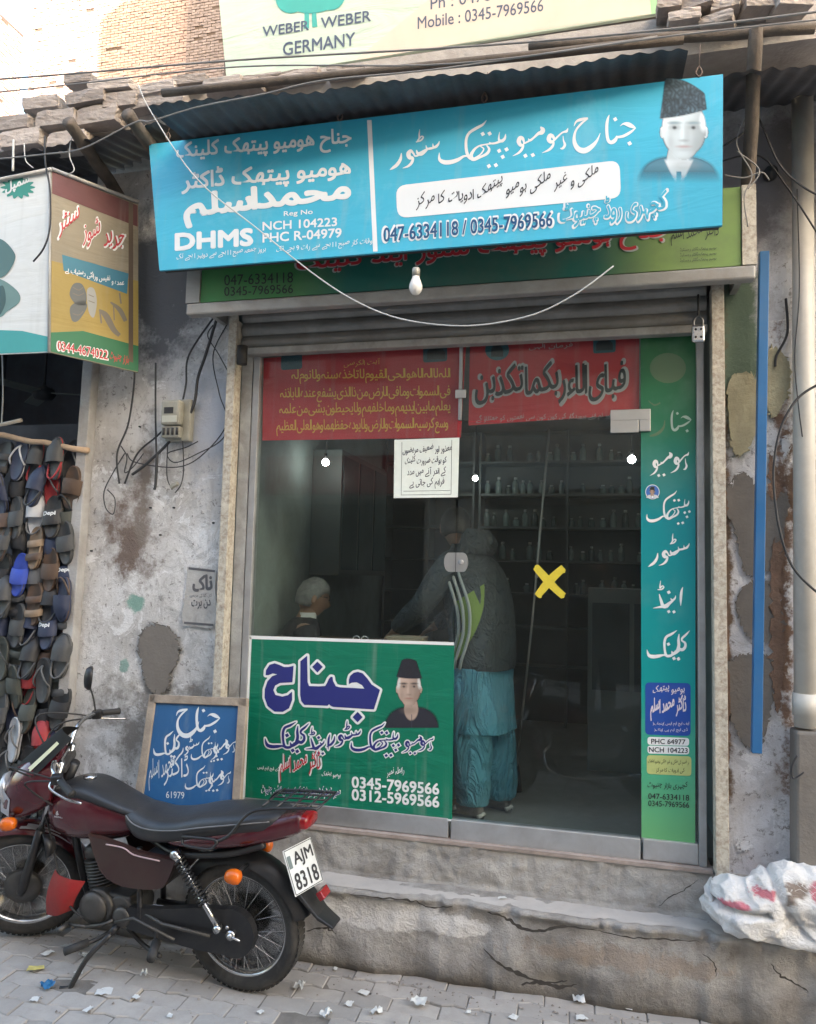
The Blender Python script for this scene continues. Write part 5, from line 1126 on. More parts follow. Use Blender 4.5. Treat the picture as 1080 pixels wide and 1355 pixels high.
    # bodywork panels
    for s_ in (-1,1):
        pn=[(.76,.645),(.75,.655),(.60,.635),(.48,.612),(.30,.602),(.285,.59),(.33,.49),(.38,.455),(.52,.44),(.62,.45),(.70,.50)]
        pc=B(MB().prism(cr([(*q,) for q in pn],2,True),s_*.098,s_*.125,lambda u,v,d:(u,d,v)),'side_cover',mat('dull brown maroon panel',(.045,.018,.016),.45,0,.15,4,dirt=.4,bump=0),bevel=.012)
        MB().tube(cr([(.66,s_*.128,.628),(.56,s_*.129,.625),(.50,s_*.129,.600),(.36,s_*.129,.592)],5),.004,5).build('trim_line',mat('pink trim',(.5,.36,.36),.4),pc)
    tl=B(loftx([(.36,.685,.665,.10),(.28,.71,.655,.128),(.12,.755,.665,.14),(-.05,.80,.69,.13),(-.20,.842,.725,.105),(-.30,.868,.762,.085),(-.325,.862,.79,.07)],p=3),'tail_cowl',m_mar)
    loftx([(-.322,.860,.785,.072),(-.345,.856,.79,.066),(-.355,.848,.80,.05)],p=3).build('tail_lamp',m_redl,tl)
    # grab rail and rack
    mb=MB()
    for s_ in (-1,1):
        mb.tube(cr([(.22,s_*.155,.72),(.20,s_*.165,.70),(.08,s_*.165,.70),(.045,s_*.165,.72),(.05,s_*.163,.745),(.22,s_*.158,.735)],4),.006,6)
        mb.tube(cr([(.05,s_*.160,.735),(-.02,s_*.155,.77),(-.10,s_*.13,.865),(-.20,s_*.115,.895),(-.42,s_*.10,.915)],5),.007,6)
    for x in (-.16,-.23,-.30,-.37,-.42): mb.tube([(x,-.11,.90+(-.16-x)*.05),(x,.11,.90+(-.16-x)*.05)],.005,6)
    for y in (-.05,0,.05): mb.tube([(-.16,y,.902),(-.42,y,.916)],.004,6)
    B(mb,'luggage_rack',m_blk)
    # lamps and indicators
    for x,y,z,stee in ((-.06,.19,.61,False),(-.03,-.15,.60,False),(1.24,.15,.73,True),(1.24,-.15,.73,True)):
        s_=1 if y>0 else -1; mb=MB().tube([(x,s_*.07,z),(x,y-s_*.02,z)],.008,6); i_=B(mb,'indicator',m_blk,steer=stee)
        a=MB().lathe([(.0,-.035),(.022,-.03),(.030,-.015),(.033,.01),(.028,.03),(.015,.038),(0,.04)],(x,y,z),(-1 if x<1 else 1,0,0),16)
        (a.xf(SMx) if stee else a).build('lens',m_amb,i_)
    MB().cbox((0,0,0),(.03,.075,.04),Matrix.Translation((-.405,0,.50))@Matrix.Rotation(R(35),4,'Y')).build('rear_reflector',m_redl,rf,bevel=.006)
    if plate:
        pc_=Vector((-.315,.02,.615)); Mp=Matrix.Translation(pc_)@Matrix.Rotation(R(-18),4,'Z')@Matrix.Rotation(R(24),4,'Y')
        # plate local: normal -x, width y, height z
        np_=MB().cbox((0,0,0),(.004,.180,.195),Mp).build('number_plate',mat('plate white',(.66,.68,.68),.4,0,.04,9,dirt=.25,dirtc=(.35,.3,.25),bump=.05),rt,bevel=.0015)
        o=np.array(Mp@Vector((-.0025,.09,.0975))); U=np.array(Mp.to_3x3()@Vector((0,-1,0)))/100; V=np.array(Mp.to_3x3()@Vector((0,0,-1)))/100; nn=np.array(Mp.to_3x3()@Vector((-1,0,0)))
        k=Ink(LS(o,U,V,nn),.0012); k.text('AJM',(4.6,9.2),(16.4,9.2),6.6,bold=.03).text('8318',(2.2,17.8),(16.2,17.8),6.8,bold=.03)
        k.build('lettering',m_pk,np_); k=Ink(LS(o,U,V,nn),.0012); k.rrect([(1,3),(3.2,3),(3.2,8.4),(1,8.4)],.5); k.build('plate_badge',mat('plate badge',(.16,.2,.2)),np_)
        k=Ink(LS(o,U,V,nn),.0012)
        for a,b_ in (((.5,.5),(17.5,.5)),((17.5,.5),(17.5,19)),((17.5,19),(.5,19)),((.5,19),(.5,.5))): k.line(a,b_,.25)
        k.build('plate_border',m_pk,np_)
    # engine
    B(MB().tube([(.74,-.10,.30),(.74,.10,.30)],.088,20).tube([(.62,-.09,.29),(.62,.085,.29)],.075,18).box(.56,.80,-.08,.08,.22,.37),'crankcase',m_eng,bevel=.012)
    B(MB().lathe([(.0,.022),(.04,.020),(.072,.012),(.080,-.01)],(.755,.105,.30),(0,1,0),24),'magneto_cover',m_eng)
    B(MB().lathe([(.0,.016),(.035,.014),(.048,.006),(.050,-.01)],(.60,.095,.275),(0,1,0),20),'sprocket_cover',m_eng)
    ax=Vector((.22,0,.975)).normalized(); c0=Vector((.77,0,.37)); prof=[]; h=0
    for k in range(9): prof+=[(.048,h),(.078,h+.002),(.078,h+.006),(.048,h+.008)]; h+=.0155
    B(MB().lathe(prof,c0,ax,20),'finned_cylinder',m_eng); B(MB().lathe([(.05,0),(.07,.01),(.066,.05),(.04,.065),(0,.066)],c0+ax*h,ax,18),'cylinder_head',m_eng)
    B(MB().cbox((.66,0,.50),(.13,.10,.09)),'carburettor',m_blk,bevel=.015); B(MB().cbox((.45,0,.50),(.14,.17,.14)),'air_box',m_blk,bevel=.02)
    B(MB().tube(cr([(.88,-.03,.46),(.95,-.07,.38),(.88,-.12,.24),(.60,-.15,.20),(.2,-.17,.25)],6),.018,10).tube([(.25,-.17,.245),(-.22,-.18,.29)],[.03,.040],14),'exhaust',m_chr)
    B(MB().tube([(.55,.075,.325),(.36,.11,.29),(.10,.12,.285)],.009,6).tube([(.60,.14,.275),(.50,.14,.31),(.28,.135,.245)],.007,6),'brake_rod',m_eng)
    B(MB().tube([(.90,.11,.20),(.78,.125,.215)],.008,6).tube([(.90,.11,.20),(.90,.17,.20)],.013,8).tube([(.78,.125,.215),(.68,.12,.24),(.64,.105,.26)],.008,6),'gear_lever',m_eng)
    B(MB().tube(cr([(.66,.08,.20),(.70,.12,.175),(.74,.20,.172)],4),.010,6).tube([(.73,.17,.173),(.78,.265,.173)],.019,10),'front_footpeg',m_black)
    B(MB().tube([(.40,.10,.24),(.38,.14,.21)],.010,6).tube([(.38,.13,.212),(.33,.235,.205)],.021,10),'rear_footpeg',m_black)
    B(MB().tube([(.62,.10,.235),(.63,.13,.21)],.018,10).tube(cr([(.63,.13,.21),(.70,.20,.13),(.735,.245,.05),(.75,.27,.002)],4),[.013]*13,8).tube([(.75,.265,.012),(.79,.285,.014)],.010,6),'side_stand',m_blk)
    B(MB().tube(cr([(.60,-.05,.20),(.50,-.06,.14),(.38,-.10,.13)],4),.011,6).tube(cr([(.60,.05,.20),(.50,.06,.14),(.38,.10,.13)],4),.011,6),'centre_stand',m_blk)
    # headlamp fairing (turns with the bars)
    def lf(rows,n=22,p=2.4):
        rings=[]
        for x,zc_,hz,hw,tlt in cr(rows,4):
            rings.append([(x+tlt*hz*math.sin(2*math.pi*k/n),hw*math.copysign(abs(math.cos(2*math.pi*k/n))**(2/p),math.cos(2*math.pi*k/n)),zc_+hz*math.copysign(abs(math.sin(2*math.pi*k/n))**(2/p),math.sin(2*math.pi*k/n))) for k in range(n)])
        return MB().loft(rings)
    FM=Matrix.Translation((-.10,0,.05))@Matrix.Translation((1.13,0,.83))@Matrix.Diagonal((1.12,1.15,1.22,1))@Matrix.Translation((-1.13,0,-.83))
    hf=B(lf([(1.13,.84,.10,.13,-.2),(1.19,.83,.125,.135,-.2),(1.26,.81,.13,.125,-.25),(1.32,.79,.11,.10,-.25),(1.355,.775,.08,.07,-.25)]).xf(FM),'headlamp_fairing',m_mar,steer=True)
    a=MB().lathe([(.075,0),(.072,.02),(.05,.034),(.0,.04)],(1.345,0,.785),(1,0,-.12),20); a.xf(SMx@FM).build('headlamp',mat('lamp lens',(.5,.5,.5),.12,.3,bump=0),hf)
    def scr(u,v,o=0):
        t=(v-.5)*2; x=1.335-.235*u-.055*t*t-o; z=.865+.175*u**.9-.045*t*t*(1-u*.4)+o*.6; return (x,t*(.075+.045*math.sin(math.pi*min(1,u*.9+.15)))*(1-.35*u**5),z)
    wsn=B(MB().grid(lambda u,v:scr(u,v),14,14).grid(lambda u,v:scr(1-u,v,.004),14,14).xf(FM),'wind_screen',mat('smoked screen',(.02,.021,.02),.75,.0,.1,5,dirt=.2,dirtc=(.06,.06,.06),bump=0,spec=.15),steer=True)
    mb=MB()
    for t0 in (.12,.88):
        for i in range(10):
            u0,u1=.12+.075*i,.12+.075*(i+1); w_=.035; f=lambda u,v:tuple(np.array(scr(u,v))+np.array((.003,.0015 if t0>.5 else -.0015,.003)))
            mb.add([f(u0,t0-w_),f(u1,t0-w_),f(u1,t0+w_),f(u0,t0+w_)],[(0,1,2,3)])
    mb.xf(SMx@FM).build('decal',mat('yellow silver decal',(.56,.55,.36),.4,.1,.05,bump=0),wsn)
    mb=MB()
    for s_ in (-1,1): mb.add([(1.365,s_*.055,.835),(1.31,s_*.108,.80),(1.33,s_*.1,.72),(1.385,s_*.045,.715)],[(0,1,2,3)])
    mb.xf(SMx@FM).build('decal',mat('silver decal',(.45,.44,.46),.35,.2,.05,bump=0),hf)
    for s_ in (-1,1):
        g_=MB().lathe([(.0,0),(.045,0),(.052,.02),(.052,.045),(.046,.05)],(1.095,s_*.062,.915),(-.55,0,.83),20).xf(SMx).build('gauge',m_blk,rt)
        MB().lathe([(0,0),(.044,0)],(1.095-.55*.0508,s_*.062,.915+.83*.0508),(-.55,0,.83),20).xf(SMx).build('gauge_glass',mat('gauge glass',(.06,.06,.065),.12,0,bump=0,coat=.6),g_)
    B(MB().cbox((1.02,0,.955),(.10,.17,.035)),'fork_yoke',m_eng,bevel=.008,steer=True)
    hb=[(.85,.39,1.02),(.90,.345,1.04),(.955,.27,1.06),(.985,.17,1.05),(1.005,.09,.985),(1.01,0,.975),(1.005,-.09,.985),(.985,-.17,1.05),(.955,-.27,1.06),(.90,-.345,1.04),(.85,-.39,1.02)]
    B(MB().tube(cr(hb,5),.011,10),'handlebar',m_chr,steer=True)
    for s_ in (-1,1):
        B(MB().tube([(.835,s_*.405,1.013),(.84,s_*.40,1.015),(.905,s_*.335,1.042)],[.02,.017,.017],14),'grip',m_black,steer=True)
        B(MB().cbox((.925,s_*.318,1.045),(.05,.04,.045)),'switch_housing',m_blk,bevel=.008,steer=True)
        B(MB().tube(cr([(.95,s_*.31,1.035),(.95,s_*.345,1.015),(.87,s_*.385,.98),(.80,s_*.405,.965)],4),.006,6),'lever',m_chr,steer=True)
    # one round mirror on the right grip side
    mr_=B(MB().tube(cr([(.93,-.315,1.06),(.935,-.325,1.13),(.95,-.34,1.19)],4),.005,6),'mirror_stem',m_blk,steer=True)
    Mm=Matrix.Translation((.955,-.345,1.245))@Matrix.Rotation(R(18),4,'Z')@Matrix.Rotation(R(-12),4,'Y'); mb=MB()
    rings=[]
    for x,s_ in ((.022,.35),(.016,.8),(.0,1.0),(-.012,1.03),(-.016,1.0),(-.012,.93)): rings.append([tuple(Mm@Vector((x,.052*s_*math.cos(t),.064*s_*math.sin(t)))) for t in np.linspace(0,2*math.pi,24,endpoint=False)])
    mb.loft(rings,caps=False).xf(SMx).build('mirror_shell',m_blk,mr_)
    mb=MB(); mb.add([tuple(Mm@Vector((-.012,.049*math.cos(t),.060*math.sin(t)))) for t in np.linspace(0,2*math.pi,24,endpoint=False)],[tuple(range(24))]); mb.xf(SMx).build('mirror_glass',mat('mirror glass',(.75,.77,.75),.03,1,0,bump=0),mr_)
    # cables
    mb=MB(); S3=lambda p: SMx@Vector(p)
    for a,b_,c_ in (((.94,.31,1.04),(1.16,.24,1.08),(1.06,.05,.86)),((.94,.31,1.03),(1.12,.20,.96),(.98,.10,.72)),((.94,-.31,1.04),(1.20,-.22,1.10),(1.04,-.05,.85)),((.94,-.31,1.03),(1.16,-.26,.98),(1.22,-.09,.55))): mb.tube(cr([S3(a),S3(b_),S3(c_)],8),.0045,5)
    mb.tube(cr([S3((1.12,.06,.86)),Vector((1.02,.09,.60)),Vector((.96,.10,.42)),Vector((.86,.12,.28)),Vector((.70,.10,.22))],6),.005,5)
    B(mb,'control_cables',m_black)
    B(MB().lathe([(0,.0),(.03,.0),(.048,.02),(.06,.05),(.055,.052),(0,.03)],(1.02,.06,.56),(.5,.6,-.1),20),'horn',m_blk)
    # red leg flap hung on the down tube
    mb=MB(); mb.grid(lambda u,v:(.985-.17*u+.05*v+.012*math.sin(u*5+v*3),.10+.03*math.sin(u*3)+.06*v*(1-v),.45-.23*v-.03*u*(1-v)+.05*u*v),8,8); mb.grid(lambda u,v:(.985-.17*(1-u)+.05*v+.012*math.sin((1-u)*5+v*3),.097+.03*math.sin((1-u)*3)+.06*v*(1-v),.45-.23*v-.03*(1-u)*(1-v)+.05*(1-u)*v),8,8)
    B(mb,'red_flap',mat('red rubber flap',rgb(170,35,35,.8),.6,0,.1,6,dirt=.4,bump=.2))
    # tank lettering
    k=Ink(LS((.955,.1305,.735),(-.001,-.00006,0),(0,.00022,-.001),(0,1,.1)),.004); k.text('HONDA',(0,12),(56,12),8,bold=.03)
    k.stroke([(6,-2,2),(14,-16,7),(30,-26,6),(46,-30,2)]).stroke([(8,0,2),(20,-10,6),(34,-18,5),(44,-22,2)]).stroke([(10,1,2),(24,-5,5),(38,-11,3)])
    k.build('tank_logo',mat('chrome print',(.5,.5,.5),.3,.5,bump=0),tk)
    return rt
BP=(-1.575,-.50,-.003); BR=(R(-5.0),0,math.atan2(.09,-1.31))
bike=make_bike(BP,BR,'dark maroon motorcycle with black seat parked on its side stand by the step')
# ================================================================ PEOPLE
def skinbody(name,joints,edges,mat_,parent,sub=2):
    """joints: name->(x,y,z,r); first is the root"""
    ks=list(joints); me=bpy.data.meshes.new(name); me.from_pydata([joints[k][:3] for k in ks],[(ks.index(a),ks.index(b)) for a,b in edges],[])
    o=bpy.data.objects.new(name,me); link(o,parent); sk=o.modifiers.new('skin','SKIN'); sk.use_smooth_shade=True
    for i,k in enumerate(ks):
        r=joints[k][3]; d=me.skin_vertices[0].data[i]; d.radius=(r,r) if not hasattr(r,'__len__') else r; d.use_root=(i==0)
    s=o.modifiers.new('sub','SUBSURF'); s.levels=sub; s.render_levels=sub; me.materials.append(mat_); return o
m_skin=mat('brown skin',(.26,.15,.10),.5,0,.06,12,bump=.05)
def oval(mb,rows,n=24,fold=.0,ph=0,k=7):
    """stack of ellipses (x,y,z,rx,ry[,lean]) with cloth folds"""
    rings=[]
    for i,(x,y,z,rx,ry) in enumerate(cr(rows,5)):
        ring=[]
        for j in range(n):
            t=2*math.pi*j/n; f=1+fold*(math.sin(k*t+ph+z*2)*.35+.25*math.sin(2.7*k*t+ph*2-z*5)+noise.noise(Vector((math.cos(t)*2.6+ph,math.sin(t)*2.6,z*2.0)))*.9); ring.append((x+rx*f*math.cos(t),y+ry*f*math.sin(t),z+.4*fold*.1*math.sin(t*5+z*20)))
        rings.append(ring)
    return mb.loft(rings)
def limb(mb,pts,n=16,fold=.06,ph=0):
    P=cr(pts,6); V=[Vector(p[:3]) for p in P]; rings=[]; u=None
    for i,p in enumerate(V):
        t=(V[min(i+1,len(V)-1)]-V[max(i-1,0)]).normalized(); u=t.orthogonal().normalized() if u is None else (u-t*u.dot(t)).normalized(); w_=t.cross(u)
        rings.append([p+(u*math.cos(a)+w_*math.sin(a))*P[i][3]*(1+fold*(noise.noise(Vector((math.cos(a)*2.4,math.sin(a)*2.4+ph,i*.13)))*1.8+.35*math.sin(7*a+i*.25)+.25*math.sin(i*.9+3*math.sin(a)))) for a in [2*math.pi*k/n for k in range(n)]])
    return mb.loft(rings)
def head_mesh(c,fwd,s,m,parent,hair,hm,beard=False):
    """face side along fwd; adds hair child; sits inside the body's own head volume"""
    f=Vector(fwd).normalized(); l=Vector((0,0,1)).cross(f).normalized(); u=f.cross(l); mb=MB(); n,mm=28,20; vs=[]
    for j in range(mm+1):
        ph=math.pi*j/mm; z=math.cos(ph); rr=math.sin(ph)
        for i in range(n):
            t=2*math.pi*i/n; x,y=rr*math.cos(t),rr*math.sin(t)
            X,Y,Z=x*.100,y*.078,z*.118
            if z<-.1: X*=1+.10*z; Y*=1+.32*(z+.1)
            if x>0: 
                X-=.010*x*max(0,z); 
                nose=math.exp(-((Y/.013)**2))*math.exp(-((z+.18)/.20)**2)*(1 if z>-.33 else .4); X+=.026*nose*(x>.3)
                X-=.010*math.exp(-((abs(Y)-.032)/.014)**2)*math.exp(-((z-.08)/.12)**2)*(x>.3)
                X+=.006*math.exp(-((Y/.025)**2))*math.exp(-((z+.52)/.07)**2); X+=.008*math.exp(-((Y/.025)**2))*math.exp(-((z+.80)/.12)**2)
                X+=.005*math.exp(-((z-.22)/.06)**2)
            vs.append(Vector(c)+(f*X+l*Y+u*Z)*s)
    fs=[(j*n+i,j*n+(i+1)%n,(j+1)*n+(i+1)%n,(j+1)*n+i) for j in range(mm) for i in range(n)]; mb.add(vs,fs,True)
    for sg in (-1,1):
        e=Vector(c)+(l*sg*.079-f*.008-u*.008)*s; rings=[]
        for k,(d,w_) in enumerate(((0,.6),(.006,1),(.012,.95),(.014,.5))): rings.append([e+l*sg*d*s+(f*(-.3*d+math.cos(t)*.017*w_)+u*math.sin(t)*.030*w_)*s for t in np.linspace(0,2*math.pi,12,endpoint=False)])
        mb.loft(rings)
    h=mb.build('head',m,parent)
    mb=MB(); vs=[]
    for j in range(mm+1):
        ph=math.pi*j/mm
        for i in range(n):
            t=2*math.pi*i/n; x,y,z=math.sin(ph)*math.cos(t),math.sin(ph)*math.sin(t),math.cos(ph); k=1.10+.05*noise.noise(Vector((x*4,y*4,z*4)))+.03*noise.noise(Vector((x*13,y*13,z*13)))
            lim=(.42 if x>.55 else (.42-(.55-x)*1.25 if x>-.1 else -.55)); zz=max(z,lim) if z<lim else z
            if z<lim: k=.9
            vs.append(Vector(c)+(f*(x*.102-.004)+l*y*.084+u*zz*.122)*k*s)
    mb.add(vs,fs,True); mb.build('hair',hm,h if False else parent); return h
def fingers(J,E,side,wr,d,up,r=.008,curl=.3):
    """palm and five fingers appended to the skeleton; d: direction, up: palm normal"""
    w=Vector(wr); d=Vector(d).normalized(); u=Vector(up).normalized(); s=d.cross(u)*(1 if side=='l' else -1)
    J[side+'palm']=(*(w+d*.05),(.032,.016))
    E.append((side+'wrist',side+'palm'))
    for k,(o,L) in enumerate(((-.027,.062),(-.009,.074),(.009,.078),(.027,.070))):
        a=w+d*.085+s*o; b=a+(d-u*curl).normalized()*L*.5; c=b+(d-u*curl*2.4).normalized()*L*.5
        J[f'{side}f{k}a']=(*a,r*1.15); J[f'{side}f{k}b']=(*b,r); J[f'{side}f{k}c']=(*c,r*.8); E+= [(side+'palm',f'{side}f{k}a'),(f'{side}f{k}a',f'{side}f{k}b'),(f'{side}f{k}b',f'{side}f{k}c')]
    a=w+d*.03+s*.034; b=a+(d+s*.9).normalized()*.032; c=b+(d+s*.2).normalized()*.028
    J[side+'ta']=(*a,r*1.3); J[side+'tb']=(*b,r*1.1); J[side+'tc']=(*c,r*.9); E+= [(side+'palm',side+'ta'),(side+'ta',side+'tb'),(side+'tb',side+'tc')]
def person(name,loc,rz,label,kn,sleeve,seated=False,headc=None,hfwd=(1,0,0),hairm=None):
    """kn: joint dict pelvis,chest,neck,head,(l|r)(sh,el,wrist,hip,knee,ank,toe)"""
    rt=empty(name,loc,rz,label=label,cat='person'); J={}; E=[]
    rad=dict(pelvis=.12,waist=.115,chest=.13,neckb=.07,neck=.052,headc=.075,sh=.062,el=.042,wrist=.028,hip=.088,knee=.058,ank=.038,toe=.034)
    J['pelvis']=(*kn['pelvis'],(.13,.10)); 
    for k in ('waist','chest','neckb','neck','headc'): J[k]=(*kn[k],rad[k])
    E=[('pelvis','waist'),('waist','chest'),('chest','neckb'),('neckb','neck'),('neck','headc')]
    for s in 'lr':
        for k in ('sh','el','wrist'): J[s+k]=(*kn[s+k],rad[k])
        for k in ('hip','knee','ank','toe'): J[s+k]=(*kn[s+k],rad[k])
        E+=[('chest',s+'sh'),(s+'sh',s+'el'),(s+'el',s+'wrist'),('pelvis',s+'hip'),(s+'hip',s+'knee'),(s+'knee',s+'ank'),(s+'ank',s+'toe')]
        d=Vector(kn[s+'wrist'])-Vector(kn[s+'el']); fingers(J,E,s,kn[s+'wrist'],d,kn.get('palmup',(0,0,1)))
    skinbody('body',J,E,m_skin,rt); head_mesh(kn['headc'],hfwd,1.0,m_skin,rt,True,hairm or mat('black hair',(.015,.013,.012),.6,0,.2,40,bump=.6,bscale=90))
    return rt
def mirrorJ(d):
    for k in list(d):
        if k[0]=='l' and k[1:] in ('sh','el','wrist','hip','knee','ank','toe') and 'r'+k[1:] not in d: d['r'+k[1:]]=(d[k][0],-d[k][1],d[k][2])
    return d
m_jkt=mat('charcoal padded jacket',(.036,.045,.05),.75,0,.25,8,bump=1.0,bscale=9); m_lime=mat('lime panel',rgb(130,155,65,.65),.7,0,.1,9,bump=.3); m_pip=mat('grey piping band',(.30,.31,.30),.6,0,.05)
m_kam=mat('blue cotton',rgb(80,145,165,.8),.9,0,.08,7,bump=.35,bscale=10)
def wrinkle(m_,sc=5,st=.9,dist=.05,stretch=(1,1,.35)):
    t=m_.node_tree; b=t.nodes['Principled BSDF']; tc=N(t,'ShaderNodeTexCoord'); mp=N(t,'ShaderNodeMapping'); mp.inputs['Scale'].default_value=stretch; t.links.new(tc.outputs['Object'],mp.inputs[0])
    n=noise_n(t,mp.outputs[0],sc,5,.55,1.8); r=ramp(t,n,[(.40,g3(0)),(.5,g3(1)),(.60,g3(0))]); bn=N(t,'ShaderNodeBump'); bn.inputs['Strength'].default_value=st; bn.inputs['Distance'].default_value=dist
    a=N(t,'ShaderNodeMath',operation='ADD'); t.links.new(n,a.inputs[0]); t.links.new(r,a.inputs[1]); t.links.new(a.outputs[0],bn.inputs['Height']); t.links.new(bn.outputs[0],b.inputs['Normal'])
wrinkle(m_kam,7,.8,.02,(1,1,.3)); wrinkle(m_jkt,8,.8,.02,(1,1,.8))
m_shoe=mat('grey black shoes',(.10,.09,.085),.6,0,.6,14)
kn=mirrorJ(dict(pelvis=(0,0,.92),waist=(.01,0,1.08),chest=(.07,0,1.28),neckb=(.12,0,1.44),neck=(.155,0,1.50),headc=(.20,0,1.595),lsh=(.10,.17,1.40),lel=(.26,.25,1.14),lwrist=(.46,.20,1.00),lhip=(0,.09,.86),lknee=(.03,.10,.48),lank=(-.02,.10,.085),ltoe=(.13,.12,.035),rknee=(-.02,-.10,.48),rank=(-.09,-.10,.085),rtoe=(.06,-.12,.035)))
cu=person('person',(-.62,.44,.605),R(158),'man in charcoal and lime jacket and pale blue shalwar kameez at the counter',kn,None,hfwd=(.55,-.78,-.30))
jk=oval(MB(),[(-.005,0,.80,.165,.215),(0,0,.86,.175,.225),(.01,0,1.0,.175,.22),(.035,0,1.15,.18,.225),(.07,0,1.30,.17,.225),(.10,0,1.40,.14,.19),(.125,0,1.46,.09,.11),(.14,0,1.50,.07,.075)],36,.06,1,5).build('jacket',m_jkt,cu)
for s in (1,-1): limb(MB(),[(.09,s*.16,1.40,.075),(.13,s*.22,1.33,.080),(.26,s*.26,1.14,.068),(.37,s*.235,1.06,.058),(.455,s*.205,1.01,.045)],fold=.07,ph=s).build('sleeve',m_jkt,jk)
oval(MB(),[(.07,0,1.44,.10,.12),(.04,0,1.50,.105,.115),(.05,0,1.56,.085,.095),(.06,0,1.585,.06,.07)],24,.08,2).build('hood',m_jkt,jk)
mb=MB(); pts=[(-.12,.0,1.30),(-.05,.17,1.36),(.04,.235,1.30)]
# lime side panel and piping follow the jacket's own surface
def jksurf(t,z,o=.004):
    rows=[(-.005,.80,.165,.215),(0,.86,.175,.225),(.01,1.0,.175,.22),(.035,1.15,.18,.225),(.07,1.30,.17,.225),(.10,1.40,.14,.19)]
    for a,b in zip(rows,rows[1:]):
        if a[1]<=z<=b[1]:
            k=(z-a[1])/(b[1]-a[1]); x0=a[0]+(b[0]-a[0])*k; rx=a[2]+(b[2]-a[2])*k+o; ry=a[3]+(b[3]-a[3])*k+o; break
    f=1+.06*(math.sin(5*t+1+z*9)*.5+noise.noise(Vector((math.cos(t)*2+1,math.sin(t)*2,z*5)))); return (x0+rx*f*math.cos(t),ry*f*math.sin(t),z)
mb=MB(); mb.grid(lambda u,v:jksurf(R(84)+(R(5)+R(48)*v**1.2)*u+R(18)*math.sin(math.pi*v*.8)-R(16)*(1-v*.8),.815+.36*v+.10*u*v*v,.007),10,18); mb.build('lime_panel',m_lime,jk)
MB().grid(lambda u,v:jksurf(R(84)+R(18)*math.sin(math.pi*v*.4)-R(16)*(1-v*.4)-R(34)*(1-v)*(1-u),.815+.20*v,.006),8,8).build('lime_panel',m_lime,jk)
for d_ in (-.02,.06,.14): MB().tube([jksurf(R(82)+R(18)*math.sin(math.pi*v)-R(16)*(1-v)+d_*2.4,.81+.56*v,.012) for v in np.linspace(0,1,24)],.009,6).build('piping_band',m_pip,jk)
kz=oval(MB(),[(-.01,0,.46,.165,.23),(-.01,0,.52,.158,.222),(0,0,.70,.155,.215),(0,0,.86,.150,.20),(0,0,.93,.145,.19)],40,.06,3,6).build('kameez',m_kam,cu)
for s in (1,-1):
    dx=.0 if s>0 else -.05
    limb(MB(),[(0,s*.085,.80,.13),(.0,s*.10,.62,.130),(.01+dx*.5,s*.105,.42,.122),(.0+dx,s*.105,.24,.108),(-.01+dx,s*.10,.13,.096),(-.01+dx,s*.10,.075,.088)],28,.07,s*3).build('shalwar_leg',m_kam,cu)
    mb=MB(); x0=-.06+dx; rings=[[(x0+x,s*.11+w_*math.cos(t),max(0,h*(.5+.5*math.sin(t)))) for t in np.linspace(0,2*math.pi,14,endpoint=False)] for x,w_,h in ((-.02,.02,.05),(.0,.036,.085),(.06,.038,.095),(.12,.045,.075),(.18,.047,.06),(.225,.035,.045),(.24,.015,.02))]
    so_=mb.loft(rings).build('shoe',m_shoe,cu); MB().tube([(x0+.13,s*.11-.045,.035),(x0+.15,s*.11,.078),(x0+.13,s*.11+.045,.035)],.012,6).tube([(x0-.01,s*.11-.034,.02),(x0-.02,s*.11,.03),(x0-.01,s*.11+.034,.02)],.012,6).build('shoe_band',mat('pale shoe band',(.45,.43,.40),.6),so_)
# seated man behind the counter
kn=mirrorJ(dict(pelvis=(0,0,.52),waist=(.01,0,.66),chest=(.03,0,.86),neckb=(.05,0,1.00),neck=(.065,0,1.05),headc=(.10,0,1.15),lsh=(.03,.17,.96),lel=(.10,.25,.74),lwrist=(.33,.14,.82),lhip=(.04,.09,.50),lknee=(.42,.12,.48),lank=(.40,.12,.085),ltoe=(.53,.13,.035)))
sm=person('person',(-1.83,.62,.605),R(28),'grey haired man in glasses and black suit sitting behind the counter',kn,None,hfwd=(.96,.05,-.25),hairm=mat('grey hair',(.19,.19,.185),.8,0,.2,40,bump=.6,bscale=80))
m_suit=mat('black suit',(.018,.018,.022),.8,0,.1,8,bump=.2)
oval(MB(),[(0,0,.48,.16,.20),(.0,0,.62,.155,.20),(.02,0,.80,.15,.22),(.03,0,.93,.125,.215),(.04,0,.99,.10,.15),(.05,0,1.03,.065,.07)],30,.05).build('suit_jacket',m_suit,sm)
for s in (1,-1): 
    limb(MB(),[(.03,s*.16,.955,.075),(.06,s*.22,.86,.070),(.10,s*.25,.74,.058),(.22,s*.20,.785,.052),(.31,s*.15,.815,.042)],fold=.06).build('suit_sleeve',m_suit,sm)
    limb(MB(),[(.0,s*.09,.50,.10),(.22,s*.11,.50,.09),(.42,s*.12,.46,.075),(.41,s*.12,.25,.065),(.40,s*.12,.10,.06)],fold=.05).build('trouser_leg',m_suit,sm)
    MB().tube([(.34,s*.12,.04),(.46,s*.125,.04),(.56,s*.13,.03)],[.04,.045,.03],10).build('shoe',m_black,sm)
oval(MB(),[(.052,0,.99,.075,.085),(.06,0,1.03,.062,.066),(.066,0,1.06,.058,.060)],20).build('white_collar',mat('shirt white',(.6,.6,.6),.8),sm)
